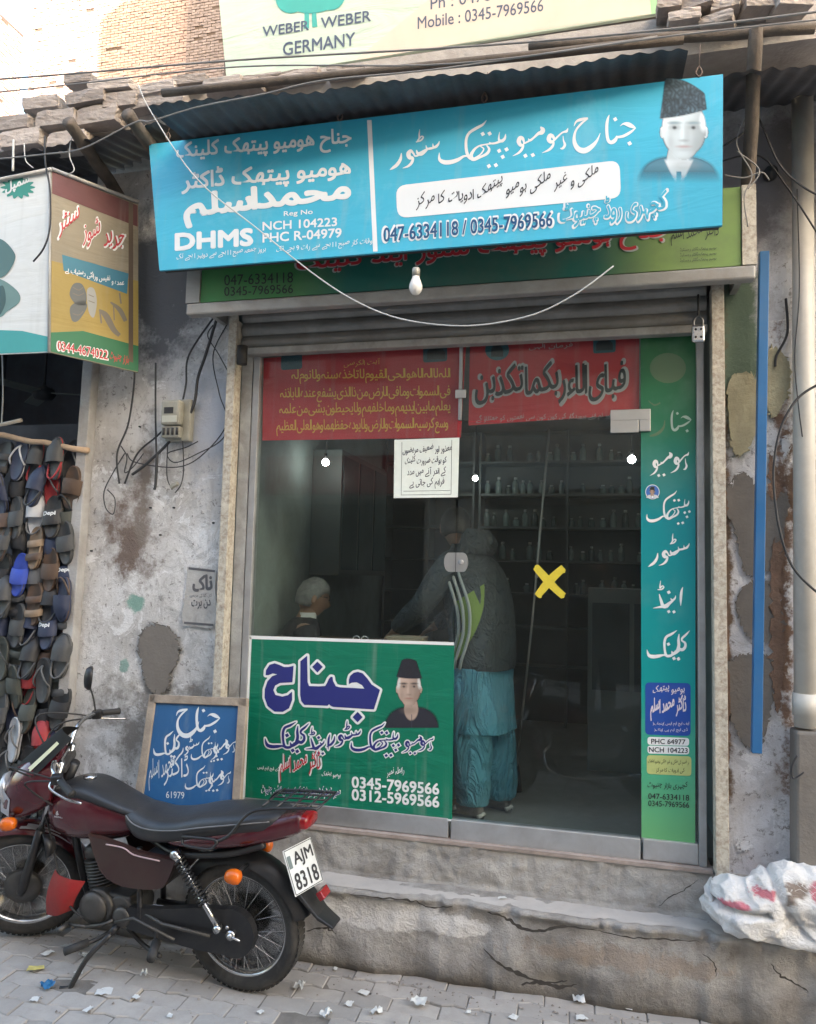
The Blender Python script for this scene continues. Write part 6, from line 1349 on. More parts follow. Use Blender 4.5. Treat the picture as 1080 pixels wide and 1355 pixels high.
MB().tube([(.10,.085,1.165),(.185,.05,1.155)],.003,5).tube([(.10,-.085,1.165),(.185,-.05,1.155)],.003,5).tube([(.195,.03+.022*math.cos(t),1.150+.018*math.sin(t)) for t in np.linspace(0,6.3,14)],.002,4).tube([(.195,-.03+.022*math.cos(t),1.150+.018*math.sin(t)) for t in np.linspace(0,6.3,14)],.002,4).build('glasses',m_black,sm)
ch=empty('chair',(-1.85,.62,.605),R(28),label='plain dark chair under the seated grey haired man',cat='chair')
MB().box(-.22,.22,-.22,.22,.37,.41).build('seat',m_blk,ch,bevel=.01); MB().box(-.24,-.20,-.2,.2,.5,.85).build('backrest',m_blk,ch,bevel=.01)
for x in (-.2,.2):
    for y in (-.2,.2): MB().box(x-.018,x+.018,y-.018,y+.018,0,.369).build('leg',m_blk,ch)
# the photographer (seen only mirrored in the door glass)
kn=mirrorJ(dict(pelvis=(0,0,.92),waist=(0,0,1.08),chest=(.0,0,1.28),neckb=(.0,0,1.45),neck=(.01,0,1.52),headc=(.03,0,1.62),lsh=(.0,.18,1.41),lel=(.10,.25,1.14),lwrist=(.27,.10,1.42),lhip=(0,.09,.86),lknee=(.02,.10,.48),lank=(-.02,.11,.085),ltoe=(.13,.13,.035)))
ph_=person('person',(.03,-4.36,.40),R(90),'dim reflected figure in dark clothes standing across the lane holding up a phone',kn,None)
m_dk=mat('dark shirt',(.03,.032,.036),.85,0,.1,8,bump=.2)
oval(MB(),[(0,0,.70,.15,.20),(0,0,.95,.145,.19),(0,0,1.2,.15,.20),(0,0,1.38,.12,.20),(0,0,1.46,.08,.10),(.01,0,1.50,.06,.065)],28,.05).build('shirt',m_dk,ph_)
for s in (1,-1): limb(MB(),[(0,s*.17,1.40,.07),(.05,s*.22,1.28,.062),(.10,s*.25,1.14,.052),(.19,s*.17,1.29,.045),(.25,s*.11,1.40,.036)]).build('sleeve',m_dk,ph_); limb(MB(),[(0,s*.09,.90,.11),(.02,s*.10,.48,.085),(-.02,s*.11,.12,.065)]).build('trouser_leg',m_dk,ph_)
MB().box(-.075,.075,-3.985,-3.975,1.86,2.0).build('mobile_phone',m_blk,label='dark phone held up by the reflected photographer',cat='phone',bevel=.004)
bike2=make_bike((.50,-3.1,-.003),(R(-6),0,R(171)),'second dark motorcycle, seen only as a reflection in the door glass',plate=False)
for o in [o for o in bike2.children_recursive if o.name.startswith('mirror')]: bpy.data.objects.remove(o)
# ================================================================ SHOP INTERIOR
ct=empty('shop_counter',(-1.3,.42,.605),label='dark wooden counter desk behind the green banner',cat='counter')
m_dw=mat('dark desk wood',(.09,.055,.035),.45,0,.2,5,bump=.05)
MB().box(-.60,.46,-.20,.20,.885,.92).build('counter_top',m_dw,ct,bevel=.004)
MB().box(-.58,.44,-.18,-.16,0,.884).build('front_panel',m_dw,ct); 
for x in (-.58,.42): MB().box(x,x+.02,-.16,.18,0,.884).build('side_panel',m_dw,ct)
rp=atz(520,838,1.525); pst=empty('paper_stack',(-1.03,.30,1.526),label='low stack of brown papers on the counter between the two men',cat='papers')
for k in range(5): MB().cbox((0,0,.006+.009*k),(.21-.01*(k%2),.15,.008),Matrix.Rotation(.08*math.sin(k*4),4,'Z')).build('paper_sheet',mat('buff paper',(.34,.27,.19),.9,0,.1,9,rand=.2),pst)
pot=empty('eyeglass_case',(-1.30,.28,1.526),label='small pale pair of spectacles resting on the counter edge',cat='spectacles')
for x in (-.025,.025): MB().tube([(x+.02*math.cos(t),0,.02+.017*math.sin(t)) for t in np.linspace(0,6.29,14)],.0035,5).build('rim',mat('pale frame',(.6,.6,.58),.3),pot)
m_sh=mat('dim shelf',(.10,.115,.11),.6,0,.15,3); m_btl=mat('dusty bottle glass',(.13,.17,.16),.25,0,.2,9,rand=.5,bump=0); m_cap=mat('bottle cap',(.35,.36,.34),.5,rand=.5,bump=0)
def shelf_unit(loc,w_,zs,label,n):
    u=empty('medicine_shelf',loc,label=label,cat='shelf')
    MB().box(0,w_,.26,.28,0,zs[-1]+.3).build('back_board',m_sh,u)
    for x in (0,w_/2-.01,w_-.02): MB().box(x,x+.02,0,.259,0,zs[-1]+.3).build('upright',m_sh,u)
    for z in zs: MB().box(.021,w_-.021,.0,.258,z,z+.02).build('shelf_board',m_sh,u)
    return u
BM=[]
for hh,rr in ((.10,.022),(.13,.026),(.085,.03),(.16,.03)):
    mb=MB().lathe([(rr*.9,0),(rr,.006),(rr,hh*.66),(rr*.45,hh*.8),(rr*.42,hh*.86)],(0,0,0),(0,0,1),10); cb=MB().lathe([(rr*.5,hh*.86),(rr*.5,hh),(0,hh)],(0,0,0),(0,0,1),8)
    BM.append((mb,cb,hh))
protos=[]
def bottle(i,loc):
    mb,cb,hh=BM[i]
    if len(protos)<=i:
        o=mb.build('medicine_bottle',m_btl); c=cb.build('cap',m_cap,o); protos.append((o,c))
    else:
        o=protos[i][0].copy(); link(o); c=protos[i][1].copy(); link(c,o)
    o.location=loc; return tag(o,'small medicine bottle standing in the dim rows on the shop shelves','bottle','bottles on the dim shop shelves')
zs=[.5,.85,1.15,1.45,1.75,2.05,2.35]
shelf_unit((-1.05,3.0,.605),1.60,zs,'tall dim medicine shelf at the back of the shop behind the door',0)
shelf_unit((-1.95,3.0,.605),.86,zs,'narrower dim medicine shelf at the back left, beyond the seated man',0)
rr_=random.Random(5); nb=[0]
for z in zs[2:]:
    x=-.98
    while x<.48:
        if rr_.random()<.93 and abs(x+.26)>.04: bottle([0,1,2,3][0] if len(protos)<1 else (len(protos) if len(protos)<4 else rr_.randrange(4)),(x,3.0+.06+rr_.random()*.05,.605+z+.021))
        x+=rr_.uniform(.062,.11)
mb=MB(); wc=empty('wall_cabinet',(-1.985,1.2,1.9),label='glazed wall cabinet high on the left wall of the shop',cat='cabinet')
MB().box(0,.22,0,1.2,0,.9).build('cabinet_body',m_sh,wc); 
for k in range(3): MB().box(.221,.226,.03+.4*k,.38+.4*k,.04,.86).build('cabinet_pane',mat('cabinet pane',(.12,.16,.16),.15,0,bump=0),wc)
lampm=emis('lit bulb',(1.0,.98,.92),11)
for px,py,y,l in ((836,608,2.1,'brightest lit bulb in the shop, beside the tall teal banner'),(629,633,2.7,'small lit bulb in the shop beside the paper notice'),(431,612,.95,'lit bulb glowing behind the left glass pane')):
    p=at(px,py,y); lb=empty('ceiling_bulb',tuple(p),label=l,cat='bulb'); r_=.030 if px>800 else .024
    MB().lathe([(0,-r_)]+[(r_*math.cos(t),r_*math.sin(t)) for t in np.linspace(-1.4,1.2,9)]+[(.012,r_)],(0,0,0),(0,0,1),16).build('globe',lampm,lb); MB().tube([(0,0,r_),(0,0,r_+.04)],.012,8).tube([(0,0,r_+.04),(0,0,3.36-p[2]-.002)],.003,5).build('flex_cord',m_black,lb)
a=at(727,566,.35); b=atz(683,1046,.61); b=np.array([b[0],b[1],.61])  # thin rod added in place of a wire's reflection in the glass
mp_=empty('reflection_rod',tuple(b),label='thin rod put in for a wire reflected in the door glass, above a broom head',cat='reflection_rod')
MB().tube([(0,0,.12),tuple((a-b)*.5+np.array([.004,0,0])),tuple(a-b)],.0065,8).build('handle',mat('mop handle',(.40,.37,.33),.35,.3),mp_); MB().tube([(-.01,0,.0),(0,0,.16)],[.05,.014],10).build('broom_head',m_dk,mp_)
cb_=empty('display_cabinet',(-.05,1.6,.605),label='low pale cabinet with framed panels at the right inside the shop',cat='cabinet')
MB().box(0,.60,0,.4,0,1.25).build('carcass',mat('dim pale cabinet',(.20,.21,.20),.6,0,.1,3),cb_,bevel=.005)
for k in range(2): MB().box(.03+.28*k,.28+.28*k,-.012,-.002,.55,1.15).build('door_panel',mat('dark panel',(.07,.08,.08),.3),cb_)
# ================================================================ SLIPPER STALL
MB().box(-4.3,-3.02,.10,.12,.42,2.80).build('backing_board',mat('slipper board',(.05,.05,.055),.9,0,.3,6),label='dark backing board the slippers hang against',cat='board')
pole('bamboo_stick',at(-30,571,-.12),at(116,597,-.10),.017,mat('dry bamboo',(.42,.30,.20),.7,0,.15,14,bump=.2),'long crooked brown stick across the top of the hanging slippers','stick',wob=.02)
pole('pale_stick',at(-40,572,-.16),at(28,556,-.16),.012,mat('pale stick',(.50,.45,.38),.7,0,.1,9),'short pale stick crossing above the long crooked stick','stick')
wire([(3,470),(4,520),(2,562)],-.14,.004,m_ww,'white cord hanging down beside the two sticks at the left edge')
SLC=[('black',(.018,.018,.02)),('dark grey',(.05,.052,.055)),('navy blue',(.02,.03,.07)),('grey',(.12,.12,.12)),('brown',(.085,.05,.032)),('red',(.35,.03,.035)),('bright blue',(.03,.07,.42)),('white',(.50,.51,.53)),('tan',(.24,.17,.11)),('olive grey',(.055,.06,.05))]
def smat(n): 
    c=dict(SLC)[n]; return mat('rubber '+n,c,.6,0,.12,12,bump=.2,dirt=.2,dirtc=(.12,.11,.10))
def sole_outline(n=22):
    out=[]
    for k in range(n):
        t=2*math.pi*k/n; z=.13*math.sin(t); w_=.046+.006*math.sin(t)-.007*math.exp(-((math.sin(t)+.15)/.35)**2); out.append((w_*math.copysign(abs(math.cos(t))**.8,math.cos(t)),z))
    return out
def make_slipper(kind,col,tip,printed=False):
    m1=smat(col); m2=smat(tip); mb=MB(); ol=sole_outline()
    r0=[(x*.96,0.0,z*.98) for x,z in ol]; r1=[(x,-.004,z) for x,z in ol]; r2=[(x,-.022,z) for x,z in ol]; r3=[(x*.93,-.026,z*.97) for x,z in ol]; r4=[(x*.88,-.022,z*.94) for x,z in ol]
    o=MB().loft([r0,r1,r2,r3,r4]).build('slipper',m1); parts=[]
    rim=MB().loft([[(x*1.012,-.010,z*1.006) for x,z in ol],[(x*1.012,-.017,z*1.006) for x,z in ol]],caps=False).build('sole_edge',m2,o); parts.append(rim)
    if kind in('slide','sandal'):
        za,zb=(-.045,.045) if kind=='slide' else (.01,.05)
        def f(u,v,h=0): 
            t=math.pi*u; z=za+(zb-za)*v; return (-(.050+h)*math.cos(t),-.012-(.040+h-.006*(2*v-1)**2)*math.sin(t)**.8,z-.012*math.sin(t))
        s=MB().grid(lambda u,v:f(u,v,.0),14,6).grid(lambda u,v:f(1-u,v,-.003),14,6).build('strap',m1,o); parts.append(s)
        if kind=='sandal':
            za,zb=-.07,-.03; s2=MB().grid(lambda u,v:f(u,v,.0),14,5).grid(lambda u,v:f(1-u,v,-.003),14,5).build('strap',m2,o); parts.append(s2)
        if printed:
            class LS2:
                def P(s_,u,v,off=0): x=(u-5)/100; t=math.acos(max(-.95,min(.95,-x/.0505))); return np.array([x,-.012-.0415*math.sin(t)**.8-off,.035-v/100])
            k=Ink(LS2(),.0012); k.text('Depi',(1.9,4.2),(8.1,4.2),3.0,bold=.04); k.mb.build('lettering',m_white,s); 
    elif kind=='flip':
        s=MB()
        for sg in (-1,1): s.tube(cr([(0,-.026,.085),(sg*.012,-.045,.055),(sg*.036,-.044,.0),(sg*.044,-.020,-.035)],5),.0045,6)
        parts.append(s.build('strap',m2,o))
    elif kind=='clog':
        def f(u,v,h=0):
            t=math.pi*u; z=.125-.15*v; w_=.046*min(1,math.sqrt(max(0,v)*2.2+.02)); return (-(w_+h)*math.cos(t),-.014-(.050*min(1,math.sqrt(v*1.6+.02))+h)*math.sin(t)**.7,z)
        parts.append(MB().grid(lambda u,v:f(u,v),14,9).grid(lambda u,v:f(1-u,v,-.003),14,9).build('upper',m1,o))
        parts.append(MB().tube(cr([(-.046,-.02,-.03),(-.03,-.04,-.10),(0,-.045,-.125),(.03,-.04,-.10),(.046,-.02,-.03)],4),.005,6).build('heel_strap',m2,o))
    return o,parts
KN={'slide':'slide','sandal':'two-strap sandal','flip':'flip-flop','clog':'clog'}
spec={(0,1):('flip','navy blue','white'),(0,2):('clog','dark grey','red'),(0,3):('clog','dark grey','red'),(0,4):('flip','black','grey'),(2,2):('clog','white','grey'),(2,3):('slide','black','grey',1),(2,0):('slide','brown','grey'),(4,1):('slide','bright blue','grey'),(4,2):('slide','grey','olive grey'),(4,4):('slide','navy blue','grey',1),(6,1):('slide','dark grey','grey'),(6,3):('slide','navy blue','grey',1),(3,2):('sandal','tan','brown'),(8,2):('clog','red','red'),(10,1):('flip','white','grey'),(10,3):('clog','red','red'),(7,1):('sandal','olive grey','grey'),(1,3):('flip','red','grey'),(5,2):('sandal','brown','tan')}
cache={}; usedlab=set(); ordn=['top','second','third','fourth','fifth','sixth','seventh','eighth','ninth','tenth','eleventh','twelfth','lowest']
coln=['at the far left edge','second from the left edge','in the middle','second from the wall post','nearest the wall post']
rs=random.Random(11)
for r_ in range(13):
    for c_ in range(5):
        y_px=612+r_*36.5+rs.uniform(-5,5); xr=111-(r_*36.5)*.060; x_px=6+(xr-18)/4*c_+rs.uniform(-3,3)
        sp_=spec.get((r_,c_)) or (rs.choice(['slide','slide','slide','sandal','flip','clog']),rs.choice(['black','black','black','dark grey','navy blue','navy blue','brown','dark grey','olive grey']),rs.choice(['grey','black','dark grey','grey','black','brown']))
        yy=-.035-.035*((r_+c_)%2)-rs.uniform(0,.015); p=at(x_px,y_px,yy); rot=(R(rs.uniform(-14,2)),R(rs.uniform(-8,8))+(math.pi if rs.random()<.12 and (r_,c_) not in spec else 0),R(rs.uniform(-22,8)))
        key=sp_
        if key in cache:
            src,parts=cache[key]; o=src.copy(); link(o)
            for q in parts:
                q2=q.copy(); link(q2,o)
                for s_ in [z_ for z_ in q.children]: z2=s_.copy(); link(z2,q2)
        else: o,parts=make_slipper(*sp_); cache[key]=(o,parts)
        o.location=tuple(p); o.rotation_euler=rot; o.scale=(1.25,1.1,1.0)
        tag(o,'%s %s%s in the %s slipper row, %s'%(sp_[1],KN[sp_[0]],' with white print' if len(sp_)>3 else '',ordn[r_],coln[c_]),'slipper','slippers hanging on the stall rack')
# dim ceiling fan inside the stall
fn=empty('ceiling_fan',tuple(at(58,520,.8)),label='dim ceiling fan hanging inside the slipper stall',cat='fan')
MB().lathe([(0,-.05),(.06,-.045),(.085,-.01),(.07,.03),(.02,.05),(.012,.06)],(0,0,0),(0,0,1),20).build('motor',m_dk,fn); MB().tube([(0,0,.05),(0,0,.60)],.01,8).build('down_rod',m_dk,fn)
for k in range(3): MB().box(.07,.50,-.05,.05,-.004,.004,Matrix.Rotation(R(20+120*k),4,'Z')@Matrix.Rotation(R(10),4,'X')).build('blade',m_sh,fn)
# ================================================================ SACK
def sack():
    mb=MB(); n,m_=190,120; C_=np.array((.82,-.17,.375)); vs=[];cols=[]
    for j in range(m_+1):
        ph=math.pi*j/m_
        for i in range(n):
            t=2*math.pi*i/n; x,y,z=math.sin(ph)*math.cos(t),math.sin(ph)*math.sin(t),math.cos(ph)
            q=lambda e,p=2.6: math.copysign(abs(e)**(2/p),e)
            hx,hy=.335,.165; X=hx*q(x); Y=hy*q(y); Z=.132+.132*q(z)
            Z*= 1+.30*math.exp(-((X-.03)/.16)**2)*max(0,z)+.15*math.exp(-((X+.28)/.09)**2)*max(0,z)
            v=Vector((X*4.2,Y*4.2,Z*4.2)); va=Vector((X*4,Y*4,Z*8)); w1=noise.noise(v*1.1)*.058; w2=(1-abs(noise.noise(va*.9+Vector((2,5,1)))))**3*.010+(1-abs(noise.noise(Vector((X*8+Z*5,Y*6,Z*6-X*4))+Vector((7,1,3)))))**3*.010; w3=(1-abs(noise.noise(v*3.1+Vector((3,1,4)))))**4*.012+.004*noise.noise(v*9); w1-=.045*math.exp(-((Z-.165-.10*(X+.28))/.012)**2)*(1 if -.36<X<-.10 else 0)+.03*math.exp(-((X-.02+.5*(Z-.1))/.018)**2)*(Z>.05)
            up=max(0,min(1,Z/.06)); nx,ny,nz=x,y,z; d=(w1+w2+w3-.030)*up
            P=(C_[0]+X+nx*d,C_[1]+Y+ny*d,C_[2]+.006+max(0,Z+nz*d)); 
            if P[1]<-.245: P=(P[0],P[1],P[2]-.03*min(1,(-.245-P[1])/.06))
            vs.append(P); pk=0
            nn=noise.noise(Vector((P[0]*30,P[1]*30,P[2]*30)))*.5+noise.noise(Vector((P[0]*75,P[1]*75,P[2]*75)))*.4
            for (cx,cz,rx,rz) in ((.575,.553,.065,.016),(.70,.61,.05,.02),(.91,.635,.03,.045),(1.12,.43,.03,.03)):
                dd=math.hypot((P[0]-cx)/rx,(P[2]-cz)/rz)+nn
                pk=max(pk,min(1,max(0,(1.05-dd)/.25)))
            br=0
            for (cx,cz,rx,rz) in ((.83,.64,.05,.03),(.80,.60,.018,.035),(.98,.56,.06,.02)):
                dd=math.hypot((P[0]-cx)/rx,(P[2]-cz)/rz)+nn; br=max(br,min(1,max(0,(1.0-dd)/.2)))
            c=np.array((.70,.69,.68)); c=c*(1-pk)+np.array((.55,.16,.20))*pk; c=c*(1-br)+np.array((.22,.17,.14))*br; c*=1-.12*max(0,noise.noise(v*3)); cols.append((*c,1))
    fs=[(j*n+i,j*n+(i+1)%n,(j+1)*n+(i+1)%n,(j+1)*n+i) for j in range(m_) for i in range(n)]
    mb.add(vs,fs,True); s=empty('white_sack',(.80,-.17,.375),label='bulging white plastic sack with pink patches dumped on the step by the cement pier',cat='sack')
    mb.xf(Matrix.Translation((-.80,.17,-.375))); m,t,b=nodes('woven plastic sack'); a=N(t,'ShaderNodeVertexColor'); a.layer_name='stain'; tc=N(t,'ShaderNodeTexCoord')
    c=mixc(t,ramp(t,noise_n(t,tc.outputs['Object'],14,8,.7),[(.5,g3(0)),(.8,g3(.45))]),a.outputs[0],(.38,.36,.34)); t.links.new(c,b.inputs['Base Color']); b.inputs['Roughness'].default_value=.42
    bn=N(t,'ShaderNodeBump'); bn.inputs['Strength'].default_value=.8; bn.inputs['Distance'].default_value=.016; t.links.new(noise_n(t,tc.outputs['Object'],22,8,.7,2.0),bn.inputs['Height']); t.links.new(bn.outputs[0],b.inputs['Normal'])
    o=mb.build('sack_cloth',m,s); ca=o.data.color_attributes.new('stain','FLOAT_COLOR','POINT'); ca.data.foreach_set('color',np.array(cols,np.float32).ravel())
    # torn mouth: loose folds and frayed strands
    mo=mat('sack fold',(.62,.61,.60),.5,0,.08,9,bump=.4,bscale=30)
    for k,(cx,cz,w_,h,rot) in enumerate(((.14,.255,.12,.10,.2),(.21,.235,.14,.09,-.3),(.02,.27,.10,.09,.5),(.28,.20,.12,.10,-.6),(-.28,.19,.10,.10,.4),(.06,.235,.12,.07,-.1))):
        def f(u,v,s_=0):
            a=(u-.5)*w_; q=v*h; wv=.022*math.sin(u*9+k*2+v*4)+.016*noise.noise(Vector((u*4,v*4,k))); x=cx+a*math.cos(rot)*(1-.3*v)-q*.35*math.sin(rot); return (x,-.05+wv+.05*v+s_,cz-.04+q*(.75+.3*noise.noise(Vector((u*3,k,1))))-.6*abs(a)*v)
        MB().grid(lambda u,v:f(u,v),12,8).grid(lambda u,v:f(1-u,v,.003),12,8).build('torn_fold',mat('pink fold',(.50,.14,.19),.5,0,.1,9,bump=.3) if k in (0,) else (mat('brown fold',(.20,.14,.11),.8,0,.2,9,bump=.4) if k==5 else mo),s)
    mb=MB(); rr=random.Random(3)
    for k in range(150):
        x=rr.uniform(-.18,.22); z=.20+.07*math.exp(-((x-.03)/.15)**2)+rr.uniform(-.02,.03); y=rr.uniform(-.12,.02); L=rr.uniform(.02,.07); a=rr.uniform(-2.2,2.2); 
        p=Vector((x,y,z)); q=p+Vector((math.sin(a)*L*.6,-.02,math.cos(a)*L*.5)); r2=q+Vector((math.sin(a)*L*.5,-.015,math.cos(a)*L*.1-.01)); mb.tube([p,q,r2],.0009,3,caps=False)
    mb.build('frayed_strands',mo,s,kind='stuff')
sack()
# ================================================================ LITTER
LIT=[(138,1313,24,9,'w','largest white paper sheet lying flat below the side stand','flat'),(62,1306,18,8,'b','crumpled blue wrapper on the paving in front of the front wheel','cr'),(48,1282,26,6,'y','yellow paper strip on the paving under the front tyre','flat'),
(62,1262,11,7,'w','small white scrap just below the front tyre','flat'),(113,1266,13,5,'w','greyish scrap midway between front tyre and side stand','cr'),(104,1287,12,5,'w','small bright scrap right of the yellow strip','flat'),(46,1323,13,5,'w','white scrap below the blue wrapper','flat'),(116,1337,9,6,'w','tiny tilted scrap near the bottom left of the paving','flat'),(180,1320,10,4,'w','small scrap right of the large white sheet','flat'),(191,1291,8,4,'w','pale pebble-like scrap below the exhaust','cr'),
(310,1287,0,0,'',None,''),(396,1307,14,9,'w','pale folded scrap just right of the rear tyre','cr'),(462,1329,12,6,'w','square white scrap second from the rear tyre','flat'),(481,1314,15,5,'w','long white scrap above the square one','flat'),(431,1343,12,8,'w','crumpled white ball of paper near the bottom edge','cr'),(498,1341,18,7,'w','torn grey white scrap below the long one','cr'),(555,1329,22,9,'w','folded white paper in the middle of the paving','fold'),(444,1283,6,4,'w','tiny scrap close to the step, right of the rear tyre','flat'),(680,1347,13,6,'w','white scrap at the bottom, left of the damp gap','flat'),(765,1322,16,12,'w','crumpled clear wrapper against the broken step','cr'),(768,1347,16,6,'w','scrap in front of the crumpled wrapper','flat'),(826,1332,26,5,'w','long thin wrapper lying by the foot of the step','flat'),
(664,1186,11,3,'w','small white ticket lying on the step','step'),(1018,1345,10,7,'w','small bright shard below the white sack','cr'),(1004,1351,8,5,'w','tiny chip left of the bright shard','flat'),(95,1254,40,6,'g','large grey plastic sheet under the motorcycle frame','flat'),(540,1180,0,0,'',None,''),(225,1345,9,4,'w','small scrap at the bottom below the rear brake','flat'),(345,1340,8,4,'w','tiny scrap at the bottom left of the crumpled ball','flat'),(620,1340,7,4,'w','tiny scrap right of the folded white paper','flat')]
mw={'w':mat('litter white',(.62,.62,.60),.7,0,.06,20,bump=.1),'b':mat('litter blue',rgb(45,110,160,.8),.4,0,.1,20),'y':mat('litter yellow',(.55,.47,.16),.6,0,.1,20),'g':mat('litter grey',(.33,.33,.32),.4,0,.1,20)}
for k,(x,y,w_,h,c_,lab,kd) in enumerate(LIT):
    if not lab: continue
    z=.384 if kd=='step' else .002; p=atz(x,y,z); 
    if kd=='step': p=at(x,y,-.12); p[2]=.386
    dep=(p-CAM)@FW/1000; W_=w_*dep; D_=max(h*dep*2.4,.02); r=random.Random(k); amp={'flat':.004,'cr':.018,'fold':.012,'step':.002}[kd]; ang=r.uniform(-.5,.5)
    co=[(-.5+r.uniform(-.1,.1),-.5+r.uniform(0,.25)),(.5+r.uniform(-.1,.1),-.5+r.uniform(0,.3)),(.5-r.uniform(0,.25),.5-r.uniform(0,.15)),(-.5+r.uniform(0,.3),.5-r.uniform(0,.2))]
    def f(u,v,s_=0):
        a=np.array(co); q=(a[0]*(1-u)+a[1]*u)*(1-v)+(a[3]*(1-u)+a[2]*u)*v; hh=amp*(abs(noise.noise(Vector((u*2.3+k,v*2.3,k*.7))))*2.2+.4*abs(noise.noise(Vector((u*6,v*6,k)))))+(.02*abs(u-.5) if kd=='fold' else 0)
        X=q[0]*W_; Y=q[1]*D_; return (X*math.cos(ang)-Y*math.sin(ang),X*math.sin(ang)+Y*math.cos(ang),.002+hh+s_)
    MB().grid(lambda u,v:f(u,v,.0008),7,7).grid(lambda u,v:f(1-u,v),7,7).build('paper_scrap',mw[c_],label=lab,cat='litter',loc=None).location=tuple(p)
mb=MB(); rr=random.Random(8)
for k in range(420):
    x=rr.uniform(-3.2,1.1); e=abs(rr.gauss(0,.10)); y=-.235-e if rr.random()<.7 else rr.uniform(-1.1,-.25); s_=rr.uniform(.0025,.008)*(1.6 if rr.random()<.06 else 1)
    c=Vector((x,y,s_*.4)); mb.add([c+Vector((s_*math.cos(t)*rr.uniform(.7,1.2),s_*math.sin(t)*rr.uniform(.7,1.2),-s_*.4)) for t in (0,1.2,2.5,3.8,5)]+[c+Vector((0,0,s_*rr.uniform(.3,.8)))],[(0,1,5),(1,2,5),(2,3,5),(3,4,5),(4,0,5)])
mb.build('grit',mat('street grit',(.24,.21,.19),.95,0,.4,30),kind='stuff',label='scattered crumbs of cement and dust along the foot of the step',cat='grit')
# ================================================================ WIRES
wire([(-60,109),(100,97),(320,79),(640,60),(900,37),(1140,8)],-1.05,.0045,m_wg,'upper grey overhead wire crossing in front of the pale banner')
wire([(-60,128),(100,111),(320,88),(600,84),(900,46),(1140,20)],-1.0,.0035,m_wg,'lower thin overhead wire crossing in front of the pale banner')
wire([(-40,214),(60,204),(110,196),(178,162),(200,160),(260,142),(350,124),(430,106),(590,90),(870,48)],-.80,.004,m_wg,'grey cable clipped along the canopy edge above the blue sign')
wire([(183,112),(200,148),(260,236),(340,302),(420,366),(480,403),(540,424),(620,431),(700,418),(760,390),(812,352)],-.86,.0030,m_ww,'long sagging white wire drooping across the blue sign and shutter box')
wire([(60,180),(60,215),(66,250),(66,300),(58,328),(44,346)],-.75,.0045,m_wire,'black wire end dangling in front of the white shoe banner')
wire([(32,190),(34,212),(44,222)],-.6,.003,m_ww,'short white wire loop above the shoe banner')
wire([(18,185),(17,226)],-.6,.006,m_ww,'short pale hanger rod at the top of the shoe banner')
wire([(95,180),(92,205),(98,225),(86,232)],-.5,.003,m_ww,'thin curled wire over the yellow side of the shoe banner')
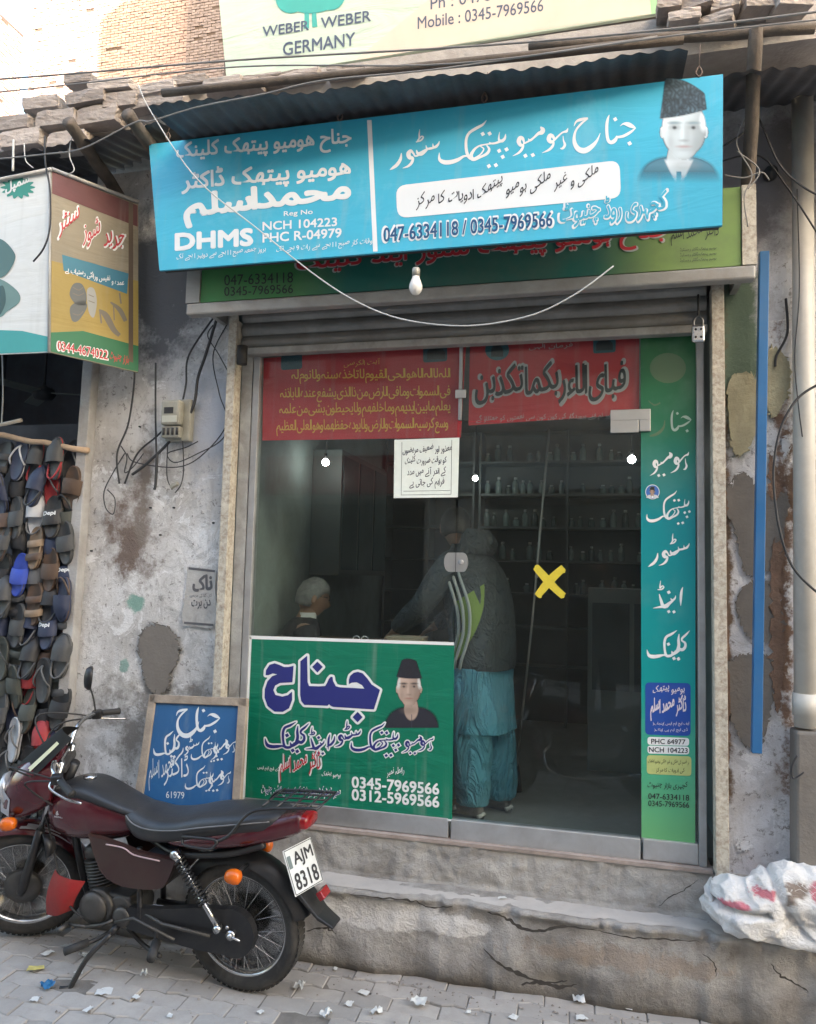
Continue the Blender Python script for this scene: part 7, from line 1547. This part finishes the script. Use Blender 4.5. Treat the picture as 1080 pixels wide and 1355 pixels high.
for pts,l in (([(288,418),(272,470),(262,500),(255,540),(228,580),(196,612),(175,628)],'thick black cable sweeping down left of the meter'),
 ([(284,418),(250,470),(246,510),(236,545),(210,575),(182,600),(165,640)],'black cable running just left of the meter to the wall edge'),
 ([(282,430),(275,445),(290,470),(310,510),(312,540),(295,580),(262,600),(232,612),(222,600),(246,592),(262,584)],'thin looping cable between the meter and the shutter guide'),
 ([(300,430),(282,470),(290,520),(300,560),(270,600),(235,618),(180,612),(168,600)],'long thin cable curling below the meter'),
 ([(206,480),(206,560),(208,625)],'straight vertical cable left of the meter'),
 ([(208,600),(206,640),(204,648)],'thick black cable end left below the meter'),
 ([(242,584),(243,620),(240,640),(232,652)],'white-grey tail cable under the meter'),
 ([(222,588),(221,630),(228,648)],'second tail cable under the meter'),
 ([(165,600),(150,625),(138,650),(140,672),(150,680),(152,660),(142,648)],'loose thin wire loop hanging on the stained wall'),
 ([(160,590),(168,605),(165,625),(176,618),(190,600)],'tangle of thin wires at the upper stained wall'),
 ([(175,470),(178,500),(170,560),(155,600),(158,640)],'dark cable down the left part of the stained wall')):
    wire(pts,-.07,.0085 if 'thick' in l else (.0055 if 'black' in l or 'dark' in l or 'straight' in l else .0035),m_wire,l)
bxj=MB().cbox((0,0,0),(.05,.03,.022),Matrix.Rotation(-.5,4,'Y')).build('cable_joint',m_met,label='small grey cable joint clip below the meter',cat='connector',bevel=.004); bxj.location=tuple(at(231,642,-.07))
wire([(925,212),(985,175),(1000,150),(1030,215),(1060,245),(1090,262)],-.40,.0045,m_wire,'black cable from the canopy post across the drain pipe')
wire([(930,222),(1000,205),(1040,245),(1095,330)],-.30,.004,m_wire,'second black cable slanting down behind the first, over the drain pipe')
wire([(1095,503),(1058,525),(1034,565),(1024,620),(1028,680),(1040,730),(1058,762),(1095,795)],-.22,.0060,m_wire,'thick black cable looping across the drain pipe at the right')
wire([(1055,250),(1058,380),(1052,470),(1056,530),(1062,578)],-.165,.0028,m_wire,'thin black wire hanging on the front of the drain pipe')
wire([(1040,395),(1042,440),(1028,470),(1026,485)],-.06,.006,m_wire,'short dark cable on the wall just above the yellow plaster flake')
for pts in ([(990,150),(975,190),(995,230),(985,260),(990,300)],[(975,200),(1005,225),(990,250)],[(960,232),(985,235),(1008,228),(1018,238)]): wire(pts,-.45,.003,m_wg,'loose wire wound round the canopy post' if pts[0][0]==990 else ('short wire tie across the canopy post' if pts[0][0]==975 else 'thin wire from the canopy post to the dark wall knob'))
MB().lathe([(0,0),(.03,.0),(.036,.02),(.03,.05),(0,.055)],(0,0,0),(0,-1,0),14).build('insulator',m_black,label='round black insulator knob on the wall right of the canopy post',cat='insulator').location=tuple(at(1018,233,-.02))
for x,y,l in ((186,565,'nail near the wires'),(200,672,'dark nail hole left of the white spot'),(231,672,'nail under the cable joint'),(283,692,'nail beside the shutter guide'),(122,729,'small nail low on the pale wall edge'),(213,708,'tiny nail in the middle of the stained wall')):
    MB().lathe([(0,0),(.006,0),(.005,.015),(0,.016)],(0,0,0),(0,-1,0),8).build('nail',m_black,label=l,cat='nail').location=tuple(at(x,y,-.03))
